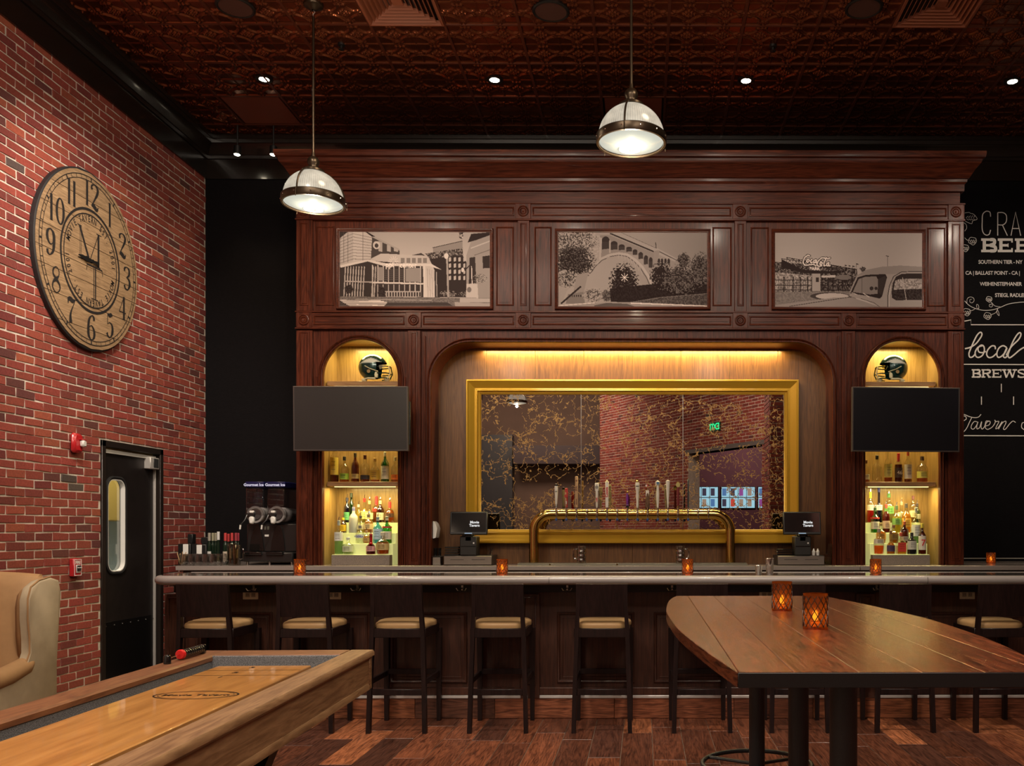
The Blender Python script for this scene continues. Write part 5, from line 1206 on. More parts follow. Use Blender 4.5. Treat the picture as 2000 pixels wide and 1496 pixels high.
# ------------------------------------------------------------------ tills
def till(name_side, mx0, mx1, my0, my1, dx0, dx1, px0, px1, mirrored):
    Zt = 8.40
    t = thing('till_screen', 'black touch-screen till standing on a receipt printer, at the %s of the mirror recess' % name_side, 'till', (WX((mx0+mx1)/2, 8.5), 8.5, CT+.09))
    x0, x1, z0, z1 = WX(mx0, 8.36), WX(mx1, 8.36), WZ(my1, 8.36), WZ(my0, 8.36)
    tilt = Matrix.Translation((0, 8.36, z0)) @ Matrix.Rotation(-.14, 4, 'X') @ Matrix.Translation((0, -8.36, -z0))
    p = part('monitor', MB().cbox(x0, x1, 8.35, 8.385, z0, z1, .006).xf(tilt), BLK, t)
    part('screen', MB().box(x0+.012, x1-.012, 8.3485, 8.351, z0+.022, z1-.012).xf(tilt), M('till_glass_'+name_side[:4], (.010,.010,.011), .06, coat=1), p, smooth=False)
    part('buttons', MB().box((x0+x1)/2-.035, (x0+x1)/2+.035, 8.347, 8.349, z0+.006, z0+.014).xf(tilt), glow('till_button', (.5,.7,.9), .5), p, smooth=False)
    ls = (x0+x1)/2+.055
    for i, w_ in enumerate(('Movie', 'Tavern')):
        tm_ = text_mb(w_, .034, .0005, bold=.001); on_plane(tm_, (ls, 8.3478, (z0+z1)/2-.004-i*.030), (1,0,0), (0,0,1), (0,-1,0)).xf(tilt)
        part('screen_lettering', tm_, glow('screen_white', (.9,.9,.9), .8), p, smooth=False)
    xa, xb = WX(px0, 8.44), WX(px1, 8.44)
    part('neck', MB().cbox((xa+xb)/2-.035, (xa+xb)/2+.035, 8.40, 8.47, WZ(1058,8.44), z0+.06, .01), BLK, t)
    b = part('printer', MB().cbox(xa, xb, 8.40, 8.56, CT+.122-.03, WZ(1047, 8.44), .008), M('printer_black_'+name_side[:4], (.018,.017,.016), .45), t)
    part('paper_slot', MB().cbox(xa+.01, xb-.01, 8.398, 8.402, WZ(1068,8.44), WZ(1066,8.44), .001), BLKG, b)
    part('badge', MB().box(xb-.035, xb-.022, 8.3975, 8.4, WZ(1062,8.44), WZ(1059,8.44)), WHITE, b)
    part('paper_exit', MB().cbox(xa+.02, xb-.03, 8.405, 8.50, WZ(1047,8.44), WZ(1047,8.44)+.012, .004), BLKG, b)
    d0, d1 = WX(dx0, 8.40), WX(dx1, 8.40); dt_ = CT+.091
    d = thing('cash_drawer', 'grey steel cash drawer under the %s till' % name_side, 'cash drawer', ((d0+d1)/2, 8.55, CT))
    part('case', MB().cbox(d0, d1, 8.405, 8.72, CT+.002, dt_, .004), M('drawer_case_'+name_side[:4], (.03,.027,.025), .4), d)
    f = part('drawer_front', MB().cbox(d0+.003, d1-.003, 8.398, 8.406, CT+.006, dt_-.005, .003), M('brushed_front_'+name_side[:4], (.28,.24,.21), .38, .7), d)
    for q in (.28, .72): xx = d0+(d1-d0)*q; part('coin_slot', MB().cbox(xx-.062, xx+.062, 8.3965, 8.3985, CT+.052, CT+.056, .001), BLK, f)
    part('lock', MB().lathe([(.001,-.004),(.006,-.004),(.007,0)], (0,0,0), 12).xf(Matrix.Translation(((d0+d1)/2+.01, 8.398, CT+.022)) @ Matrix.Rotation(-PI/2, 4, 'X') @ Matrix.Scale(-1, 4, (0,0,1))), CHROME, f)
    return d0, d1, dt_
d0, d1, dtop = till('left end', 879, 952, 999, 1044, 867, 961, 900, 933, False)
r0, r1, _ = till('right end', 1530, 1604, 999, 1044, 1519, 1611, 1551, 1583, True)
def stack(x0, x1, label, n=4):
    s = thing('receipt_tray', label, 'tray', ((x0+x1)/2, 8.5, dtop+.001))
    for i in range(n): part('tray_layer', MB().cbox(x0+random.uniform(0,.008), x1-random.uniform(0,.01), 8.42, 8.56, dtop+.001+i*.022, dtop+.017+i*.022, .003), BLKG, s)
stack(WX(870,8.45), WX(898,8.45), 'stack of black receipt trays left of the left till printer')
stack(WX(1515,8.45), WX(1549,8.45), 'stack of black receipt trays left of the right till printer', 3)
# small caddy with two black jars left of the left drawer
cd_ = thing('steel_caddy', 'small steel caddy left of the left cash drawer', 'caddy', (WX(854,8.45), 8.48, CT))
part('tub', MB().cbox(WX(846,8.45), WX(862,8.45), 8.43, 8.55, CT+.001, CT+.078, .005), STEEL, cd_)
part('lid', MB().cbox(WX(845,8.45), WX(866,8.45), 8.425, 8.56, CT+.078, CT+.085, .003), BLK, cd_)
for k, (px, l_) in enumerate(((849.5, 'left'), (857.5, 'right'))):
    xq = WX(px, 8.45); solo('jar', MB().lathe([(.001,0),(.014,0),(.016,.01),(.016,.055),(.0175,.058),(.0175,.074),(.001,.076)], (xq, 8.48, CT+.086), 14), BLKG, 'small black jar on the steel caddy, the %s one' % l_, 'jar', (xq, 8.48, CT+.086), 'jars on the caddy')
xq = WX(957, 8.44)
g = thing('pen_glass', 'small glass of pens on the left cash drawer', 'cup', (xq, 8.46, dtop+.001))
part('glass', MB().lathe([(.001,0),(.020,0),(.026,.045),(.024,.045),(.018,.004),(.001,.004)], (xq, 8.46, dtop+.001), 16), CLEAR, g)
for a in (-.3, .1, .35): part('pen', MB().tube([(xq-a*.02, 8.46, dtop+.01), (xq+a*.08, 8.46, dtop+.072)], .003, 6), BLK, g)
for k, px in enumerate((1590, 1598)):
    xq = WX(px, 8.42); solo('paper_cup', MB().lathe([(.001,0),(.013,0),(.017,.034),(.018,.036),(.010,.045),(.006,.062),(.001,.064)], (xq, 8.43, dtop+.001), 14), WHITE, 'small white squeeze cup on the right cash drawer, %s' % ('nearer the printer', 'nearer the plastic bin')[k], 'cup', (xq, 8.43, dtop+.001), 'white cups on the right drawer')
xa, xb = WX(1612,8.42), WX(1625,8.42)
bn = thing('plastic_bin', 'clear yellowish straw bin with a tall back beside the right till', 'bin', ((xa+xb)/2, 8.48, CT))
mb = MB(); mb.prism([(xa-.02, CT+.09), (xa+.01, CT+.015), (xb-.01, CT+.002), (xb+.006, CT+.10), (xb+.006, CT+.20), (xb-.012, CT+.20), (xb-.02, CT+.11)], 8.43, 8.52, 'xz')
part('shell', mb, clear('bin_plastic', (.75,.70,.45), .2), bn)
# white paper towel on the left cheek of the recess
pt = thing('paper_towel_holder', 'white paper towel dispenser against the left cheek of the recess', 'dispenser', (rc0+.02, 8.6, 1.4))
mb = MB(); mb.prism([(rc0+.004, WZ(1018,8.5)), (rc0+.025, WZ(1022,8.5)), (rc0+.042, WZ(1032,8.5)), (rc0+.03, WZ(1050,8.5)), (rc0+.004, WZ(1052,8.5))], 8.50, 8.64, 'xz'); part('cover', mb, WHITE, pt)

# ------------------------------------------------------------------ candles
def amber():
    m, nt, b = newmat('amber_glass'); N = nt.nodes; N.remove(b)
    t = N.new('ShaderNodeBsdfTransparent'); t.inputs[0].default_value = (.80,.47,.18,1)
    d = N.new('ShaderNodeBsdfTranslucent'); d.inputs[0].default_value = (.50,.19,.045,1)
    g = N.new('ShaderNodeBsdfGlossy'); g.inputs['Roughness'].default_value = .06
    a = N.new('ShaderNodeMixShader'); a.inputs[0].default_value = .42; L(nt, t.outputs[0], a.inputs[1]); L(nt, d.outputs[0], a.inputs[2])
    mx = N.new('ShaderNodeMixShader'); mx.inputs[0].default_value = .06; L(nt, a.outputs[0], mx.inputs[1]); L(nt, g.outputs[0], mx.inputs[2])
    L(nt, mx.outputs[0], N['Material Output'].inputs['Surface']); return m
AMB = amber()
CNET = M('dark_netting', (.03,.012,.006), .4)
def candle(loc, label, hgt=.11, r=.042, group='amber candle holders'):
    s = hgt/.11; c = thing('candle_holder', label, 'candle', loc, group=group); x0, y0, z0 = loc
    part('glass', MB().lathe([(.001,0),(.038*s,0),(r,.006),(r,.10*s),(r+.0015,.11*s),(r-.004,.11*s),(r-.004,.010),(.001,.008)], (x0,y0,z0+.0005), 24), AMB, c)
    mb = MB(); n = 12
    for d_ in (-1, 1):
        for k in range(n):
            mb.tube([((r+.0012)*math.cos(2*PI*k/n+d_*t*1.5)+x0, (r+.0012)*math.sin(2*PI*k/n+d_*t*1.5)+y0, z0+.008*s+t*.095*s) for t in np.linspace(0, 1, 9)], .0016*s, 4)
    part('lattice', mb, CNET, c, kind='stuff', smooth=False)
    f = part('tealight', MB().lathe([(.001,.022),(.017,.022),(.018,.010),(.018,.009)], (x0,y0,z0), 16), M('wax', (.9,.6,.25), .5, emis=(1,.35,.06), es=1.6), c)
    part('flame', MB().lathe([(.001,.026),(.008,.032),(.011,.042),(.007,.056),(.001,.070)], (x0,y0,z0), 10), glow('flame', (1,.72,.22), 9), f)
    light('POINT', (x0, y0, z0+.050), .55*s, (1,.62,.28), size=.01, name='candle_flame')
for k, (px, l_) in enumerate(((587, 'amber candle holder on the bar below the left niche'), (981, 'amber candle holder on the bar below the left till'), (1343, 'amber candle holder on the bar below the right tower leg'), (1711, 'amber candle holder on the bar below the right niche'))):
    candle((WX(px, 6.83), 6.83, BT+.001), l_, .108, .042)
candle((WX(1937, 8.9), 8.9, CT), 'amber candle holder on the back counter under the mural', .108, .044)

# cocktail shakers on the bar
for px, hh, rr, l_ in ((1482, .068, .029, 'short steel shaker cup on the bar'), (1503.5, .118, .033, 'tall steel cocktail shaker on the bar')):
    xq = WX(px, 6.68); solo('cocktail_shaker', MB().lathe([(.001,0),(rr*.74,0),(rr*.78,.004),(rr,hh*.94),(rr*1.03,hh*.97),(rr,hh),(rr*.9,hh*.98),(.001,hh*.3)], (xq, 6.68, BT+.001), 24), CHROME, l_, 'shaker', (xq, 6.68, BT+.001))

# ------------------------------------------------------------------ bottles
GLT = {'clear': clear('bottle_clear', (.93,.94,.88)), 'green': clear('bottle_green', (.10,.45,.14), .2), 'navy': clear('bottle_navy', (.06,.07,.42), .2), 'blue': clear('bottle_blue', (.25,.62,.85), .2),
       'brown': clear('bottle_brown', (.30,.10,.03), .2), 'black': M('bottle_black', (.012,.012,.012), .12), 'frost': M('bottle_frost', (.55,.56,.50), .5, trans=.3), 'dkgreen': M('wine_green', (.008,.018,.010), .1), 'red': clear('bottle_red', (.65,.04,.03), .2)}
JC = {}
def jc(c):
    if c not in JC: JC[c] = juice('liquid_%d' % len(JC), c)
    return JC[c]
LC = {}
def lc(c):
    if c not in LC: LC[c] = M('paper_%d' % len(LC), c, .6)
    return LC[c]
SH = {'std': [(0,.0),(.48,0),(.5,.02),(.5,.56),(.47,.63),(.30,.71),(.17,.78),(.15,.95),(.17,.96),(.17,1)],
      'round': [(0,0),(.47,0),(.5,.03),(.5,.50),(.47,.58),(.36,.66),(.18,.72),(.15,.76),(.15,.93),(.17,.94),(.17,1)],
      'squat': [(0,0),(.42,0),(.46,.03),(.5,.30),(.50,.48),(.42,.58),(.22,.66),(.15,.70),(.14,.93),(.16,1)],
      'slim': [(0,0),(.47,0),(.5,.02),(.5,.50),(.38,.62),(.22,.70),(.18,.78),(.17,1)],
      'bell': [(0,0),(.5,0),(.5,.1),(.5,.30),(.42,.42),(.22,.52),(.17,.60),(.17,1)]}
def bottle(px, w, top, base, Zb, glass, label, text, liquid=None, fill=.6, lab=None, labr=(.15,.45), cap=(.02,.02,.02), shape='std', square=False, pour=True, neck=None, band=None, group=None, mark=None, k_=0, yo=0):
    """px,w,top in photo px at distance Zb; base = height of what it stands on"""
    xq = WX(px, Zb); r = w*Zb/F/2; ztop = WZ(top, Zb); h = ztop-base
    if pour: h -= .035
    y = Zb
    if k_: y += min(0, .048-r)+yo
    b = thing('bottle', label, 'bottle', (xq, y, base+.001), group=group)
    seg = 4 if square else 20
    def ring(pr, k=1.0, z0=0, z1=1):
        return [(max(q[0]*2*r*k, .0004), q[1]*h) for q in pr]
    pr = SH[shape]; fix = min(1, .016/(.30*r)) if r > .04 else 1
    pts = [(q[0]*2*r if q[1] < .6 else max(min(q[0]*2*r, q[0]*2*r), .010 if q[0] > 0 else 0), q[1]*h) for q in pr]; pts[0] = (.0004, 0)
    pts.append((.0004, h))
    def mk(p, kk=1.0):
        mb = MB()
        if square: mb.lathe([(a*1.28 if z < .6*h else a, z) for a, z in p], (0,0,0), 4).xf(Matrix.Translation((xq, y, base+.001)) @ Matrix.Rotation(PI/4, 4, 'Z'))
        else: mb.lathe(p, (xq, y, base+.001), 20)
        return mb
    part('glass', mk(pts), GLT[glass], b, sharp=50)
    if liquid:
        lh = fill*h; lp = [(.0004, .004)]+[(a*.90, max(z, .004)) for a, z in pts[1:] if z < lh]
        a_ = np.interp(lh, [q[1] for q in pts], [q[0] for q in pts])*.90; lp += [(a_, lh), (.0004, lh)]
        part('liquid', mk(lp), jc(liquid), b, sharp=50)
    if lab:
        z0, z1 = labr[0]*h, labr[1]*h
        if square: s_ = r*.93; part('label', MB().box(xq-s_*.9, xq+s_*.9, y-s_-.0025, y-s_, base+z0, base+z1), lc(lab), b, smooth=False)
        else: part('label', MB().lathe([(r*1.012, z0), (r*1.012, z1)], (xq, y, base+.001), 16, a0=PI+.15, a1=2*PI-.15), lc(lab), b)
        if mark:
            s, mc, ms = mark; vtext(b, s, xq, y-r*1.02-.003, base+(z0+z1)/2-ms*.3, ms, lc(mc), False, .0006, 'label_print')
        else:
            for q in (.30, .55, .75):
                dk = tuple(v*.35 for v in lab); yy = base+z0+(z1-z0)*q
                part('label_print', MB().box(xq-r*.5, xq+r*.5, y-(r*1.03 if not square else r*.93+.004), y-(r*.97 if not square else r*.93), yy, yy+.004), lc(dk), b, smooth=False)
    if band: part('band', MB().lathe([(r*1.012, band[0]*h), (r*1.012, band[1]*h)], (xq, y, base+.001), 20), lc(band[2]), b)
    nr = max(r*.30, .0115)
    if cap: part('cap', MB().lathe([(nr*1.12, h*(.86 if not neck else neck)), (nr*1.15, h+.001), (nr*.9, h+.004), (.0004, h+.004)], (xq, y, base+.001), 14), lc(cap), b)
    if pour:
        part('pourer', MB().tube([(xq, y, base+h), (xq, y, base+h+.022), (xq+.006, y, base+h+.040)], [.006,.0045,.003], 8), CHROME, b)
LS = 8.64; z1s = WZ(941, 8.55)
gS = 'bottles on the left niche shelf'
b = bottle; AMBL = (.55,.16,.02); DKA = (.30,.06,.01); CLR = None
def pxl(x_): return 570+x_/5.986
b(pxl(507), 16, 865, z1s, LS, 'clear', 'clear whiskey bottle with a tall yellow label, first on the left shelf', '', DKA, .5, (.72,.52,.10), (.18,.62), (.75,.55,.12), 'std', pour=False, group=gS)
b(pxl(622), 18, 893, z1s, LS, 'clear', 'clear bottle with a low lime green label and dark stopper', '', AMBL, .22, (.30,.50,.06), (.10,.34), (.03,.03,.03), 'round', pour=False, group=gS)
b(pxl(748), 15.5, 886, z1s, LS, 'clear', 'dark amber bottle with a black neck and small cream label', '', DKA, .85, (.60,.45,.18), (.12,.28), (.05,.035,.02), 'std', pour=False, group=gS)
b(pxl(862), 18, 890, z1s, LS, 'clear', 'near-empty clear bottle with a black and cream band and brown stopper', '', DKA, .12, (.04,.03,.03), (.10,.26), (.10,.02,.01), 'round', pour=False, group=gS)
b(pxl(978), 18, 896, z1s, LS, 'clear', 'squat clear bottle with a broad mustard label and tan stopper', '', AMBL, .3, (.55,.36,.05), (.10,.50), (.55,.35,.12), 'squat', pour=False, group=gS)
b(pxl(1095), 15.5, 884, z1s, LS, 'green', 'green bottle with a tall cream label and white cap', '', None, 0, (.60,.60,.45), (.10,.54), (.72,.70,.6), 'std', pour=False, group=gS)
b(pxl(1213), 15, 894, z1s, LS, 'clear', 'clear bottle with an orange label, last on the left shelf', '', AMBL, .18, (.80,.22,.03), (.10,.30), (.5,.45,.3), 'round', pour=False, group=gS)
st1, st2, st3, st4 = [WZ(1084, 8.42)+.006+.1*k for k in range(4)]
gL = 'bottles on the left stepped display'
def row(k): return (st1, 8.47) if k == 1 else ((st2, 8.57) if k == 2 else ((st3, 8.67) if k == 3 else (st4, 8.77)))
def B4(px, w, top, k, glass, label, *a, **kw): base, Zb = row(k); b(px, w, top, base, Zb, glass, label, '', *a, k_=k, **kw)
B4(pxl(652), 12, 966, 4, 'navy', 'tall navy blue bottle with a blue and green label, top step of the left display', None, 0, (.10,.35,.15), (.10,.42), (.02,.02,.05), 'std', group=gL)
B4(pxl(702), 9.5, 964, 4, 'green', 'green bottle half hidden behind the navy bottle', None, 0, None, (.1,.2), (.02,.03,.02), 'std', pour=False, group=gL)
B4(pxl(845), 16, 967, 4, 'clear', 'pale yellow liqueur bottle with a red neck, top step of the left display', (.75,.62,.12), .6, (.72,.62,.20), (.15,.48), (.55,.03,.03), 'bell', group=gL, yo=.026)
B4(pxl(917), 15, 972, 4, 'clear', 'pale gold liqueur bottle with a cream label beside the red-necked one', (.80,.65,.20), .6, (.70,.62,.35), (.15,.45), (.6,.45,.15), 'bell', group=gL, yo=-.010)
B4(pxl(985), 15, 970, 4, 'clear', 'bottle with a bright red wax cap and red seal', AMBL, .45, (.45,.05,.03), (.42,.55), (.60,.02,.03), 'squat', pour=False, neck=.66, group=gL, yo=.026)
B4(pxl(1043), 14, 972, 4, 'brown', 'dark brown bottle with a cream and red label near the right of the top step', None, 0, (.60,.58,.40), (.12,.46), (.60,.52,.30), 'std', group=gL, yo=-.010)
B4(pxl(1150), 17, 974, 4, 'clear', 'amber whiskey bottle with a red cap at the right end of the top step', (.70,.20,.02), .62, (.10,.05,.03), (.25,.45), (.50,.03,.03), 'squat', neck=.7, group=gL)
B4(pxl(786), 10, 979, 4, 'clear', 'slim pale yellow bottle between the frosted and the red-necked bottles', (.75,.60,.10), .8, None, (.1,.2), (.35,.33,.30), 'slim', group=gL)
B4(pxl(607), 13, 1005, 3, 'brown', 'dark coffee liqueur bottle with a yellow label', None, 0, (.75,.50,.02), (.12,.55), (.70,.45,.02), 'std', group=gL)
B4(pxl(728), 17, 984, 3, 'frost', 'tall frosted white bottle with a lilac cap', None, 0, None, (.1,.2), (.16,.16,.38), 'std', group=gL)
B4(pxl(810), 15, 1001, 3, 'clear', 'clear bottle with a white and black shield label behind the short vodka bottle', (.80,.70,.25), .5, (.66,.62,.40), (.2,.5), (.04,.03,.03), 'slim', group=gL)
B4(pxl(905), 18, 998, 3, 'clear', 'amber rum bottle with a figure label in the middle of the left display', (.72,.38,.08), .7, (.66,.52,.25), (.2,.5), (.12,.08,.06), 'round', group=gL)
B4(pxl(1010), 18, 1003, 2, 'blue', 'bright blue square gin bottle', None, 0, (.42,.60,.70), (.15,.55), (.30,.32,.32), 'round', square=False, group=gL)
B4(pxl(1118), 18, 1002, 2, 'green', 'emerald green gin bottle with a cream label and red seal', None, 0, (.62,.62,.50), (.15,.45), (.55,.52,.40), 'round', band=(.58,.63,(.5,.03,.03)), group=gL)
B4(pxl(805), 17, 1020, 2, 'clear', 'clear vodka bottle lettered in blue', None, 0, (.62,.65,.60), (.30,.50), (.15,.15,.15), 'round', mark=('VODKA', (.05,.05,.35), .024), group=gL)
B4(pxl(880), 14, 1030, 2, 'clear', 'small amber bottle with a square gold label', (.72,.42,.10), .6, (.60,.42,.15), (.15,.45), (.3,.2,.1), 'squat', group=gL)
B4(pxl(557), 17, 1010, 1, 'clear', 'clear rum bottle with a white label and red roundel, left end of the front step', (.45,.62,.30), .55, (.66,.68,.58), (.40,.66), (.35,.38,.33), 'round', group=gL)
B4(pxl(668), 22, 1050, 1, 'clear', 'short wide clear bottle on the front step beside the rum bottle', (.50,.58,.30), .5, (.58,.64,.40), (.15,.5), (.55,.58,.45), 'squat', pour=False, group=gL)
B4(pxl(930), 18, 1036, 1, 'red', 'round dark red liqueur bottle with a pink and black label', (.25,.02,.01), .5, (.60,.30,.30), (.15,.40), (.4,.03,.03), 'bell', group=gL)
B4(pxl(1073), 25, 1040, 1, 'clear', 'broad squat whisky decanter with an oval label, right end of the front step', (.55,.16,.02), .55, (.50,.36,.14), (.2,.5), (.5,.48,.36), 'squat', pour=False, group=gL)
# right niche
def pxr(x_): return 1640+x_/4.986
gS2 = 'bottles on the right niche shelf'; LS2 = 8.64
b(pxr(262), 13, 899, z1s, LS2, 'clear', 'clear bottle half hidden by the niche edge, first on the right shelf', '', AMBL, .3, (.6,.55,.35), (.12,.36), (.2,.1,.05), 'std', pour=False, group=gS2)
b(pxr(367), 18.5, 890, z1s, LS2, 'clear', 'clear bottle with a star-shaped mark and black cap', '', None, 0, None, (.1,.2), (.03,.025,.02), 'round', pour=False, group=gS2)
b(pxr(475), 15.5, 878, z1s, LS2, 'clear', 'tall clear bottle with a pale yellow label and hanging tag', '', AMBL, .14, (.66,.60,.18), (.16,.55), None, 'round', pour=False, group=gS2)
b(pxr(577), 15.5, 886, z1s, LS2, 'clear', 'dark bourbon bottle with a red wax neck and the number 46', '', (.20,.03,.01), .62, (.06,.03,.02), (.16,.50), (.55,.02,.03), 'std', pour=False, neck=.72, mark=('46', (.75,.70,.60), .05), group=gS2)
b(pxr(670), 15, 882, z1s, LS2, 'clear', 'bottle with two white labels and an orange-red cap', '', DKA, .10, (.62,.56,.50), (.12,.58), (.50,.08,.03), 'std', pour=False, group=gS2)
b(pxr(808), 22, 892, z1s, LS2, 'clear', 'wide round-shouldered bottle with a yellow band label, last on the right shelf', '', AMBL, .16, (.62,.58,.12), (.16,.42), (.06,.03,.02), 'round', pour=False, group=gS2)
gR = 'bottles on the right stepped display'
B4(pxr(302), 13, 954, 4, 'clear', 'red aperitif bottle with a yellow neck, left end of the top step', (.70,.02,.02), .50, (.62,.62,.58), (.40,.58), (.72,.62,.05), 'std', neck=.80, group=gR)
B4(pxr(385), 14, 952, 4, 'navy', 'tall royal blue bottle on the top step of the right display', None, 0, (.45,.48,.55), (.35,.5), (.03,.03,.22), 'bell', pour=False, group=gR)
B4(pxr(483), 19, 957, 4, 'clear', 'clear bottle with a green label on the top step of the right display', (.66,.66,.30), .5, (.14,.34,.10), (.30,.56), (.05,.15,.05), 'round', group=gR)
B4(pxr(605), 16, 974, 4, 'clear', 'pale liqueur bottle with a cream round label on the top step', (.80,.62,.15), .5, (.66,.60,.36), (.25,.5), (.35,.33,.25), 'bell', group=gR)
B4(pxr(720), 15, 969, 4, 'clear', 'clear brandy bottle with a dark plum cap on the top step', (.66,.45,.12), .5, (.58,.52,.30), (.2,.45), (.10,.03,.04), 'std', pour=False, group=gR)
B4(pxr(760), 12, 977, 4, 'green', 'slim green bottle half hidden at the right end of the top step', None, 0, (.55,.56,.40), (.2,.45), (.04,.03,.03), 'std', group=gR)
B4(pxr(348), 17, 985, 3, 'green', 'bright green gin bottle with a white label and red seal in the right display', None, 0, (.60,.62,.54), (.15,.45), (.04,.10,.05), 'round', band=(.56,.62,(.5,.04,.03)), group=gR)
B4(pxr(457), 15, 978, 3, 'clear', 'dark cherry bottle with a round picture label', (.30,.03,.02), .75, (.55,.40,.28), (.15,.42), (.35,.05,.04), 'std', group=gR)
B4(pxr(558), 18, 981, 3, 'clear', 'pale yellow bottle with a green square label', (.78,.66,.10), .6, (.16,.34,.08), (.30,.54), (.06,.10,.05), 'round', group=gR)
B4(pxr(652), 19, 984, 3, 'clear', 'broad golden orange bottle in the middle of the right display', (.86,.42,.03), .68, (.80,.46,.06), (.2,.5), (.05,.04,.04), 'round', pour=False, group=gR)
B4(pxr(405), 19, 1022, 2, 'clear', 'squat orange liqueur bottle on the second step', (.80,.33,.04), .6, (.66,.34,.06), (.2,.5), (.4,.3,.1), 'squat', pour=False, group=gR)
B4(pxr(530), 18, 1026, 2, 'clear', 'small amber bottle with a dark gold label on the second step', (.55,.25,.03), .6, (.30,.20,.05), (.2,.55), (.2,.1,.05), 'squat', pour=False, group=gR)
B4(pxr(635), 16, 1012, 2, 'brown', 'brown bottle with an orange neck label on the second step', None, 0, (.58,.50,.40), (.12,.32), (.45,.10,.03), 'std', group=gR)
B4(pxr(748), 18, 985, 2, 'clear', 'clear rum bottle with a white label and red roundel in the right display', (.42,.58,.32), .5, (.64,.66,.58), (.20,.52), (.33,.35,.30), 'round', group=gR)
B4(pxr(385), 20, 1026, 1, 'clear', 'round clear bottle of orange liqueur, left end of the right front step', (.85,.30,.05), .34, (.66,.60,.45), (.42,.60), (.3,.25,.2), 'squat', group=gR)
B4(pxr(502), 16, 1030, 1, 'clear', 'cognac bottle with a dark diamond label', (.62,.28,.04), .5, (.07,.04,.10), (.12,.38), (.2,.08,.04), 'bell', group=gR)
B4(pxr(600), 19, 1034, 1, 'clear', 'square bottle with a big red label', (.75,.45,.06), .4, (.55,.04,.02), (.12,.56), (.5,.08,.04), 'round', square=True, group=gR)
B4(pxr(707), 18, 1041, 1, 'black', 'short black bottle with a pale diamond label', None, 0, (.50,.50,.44), (.22,.62), (.02,.02,.02), 'std', pour=False, group=gR)
B4(pxr(808), 15, 1023, 1, 'brown', 'dark red whiskey bottle with a big red 7 on its label', None, 0, (.66,.62,.52), (.14,.60), (.50,.42,.05), 'std', pour=False, mark=('7', (.55,.02,.02), .085), group=gR)

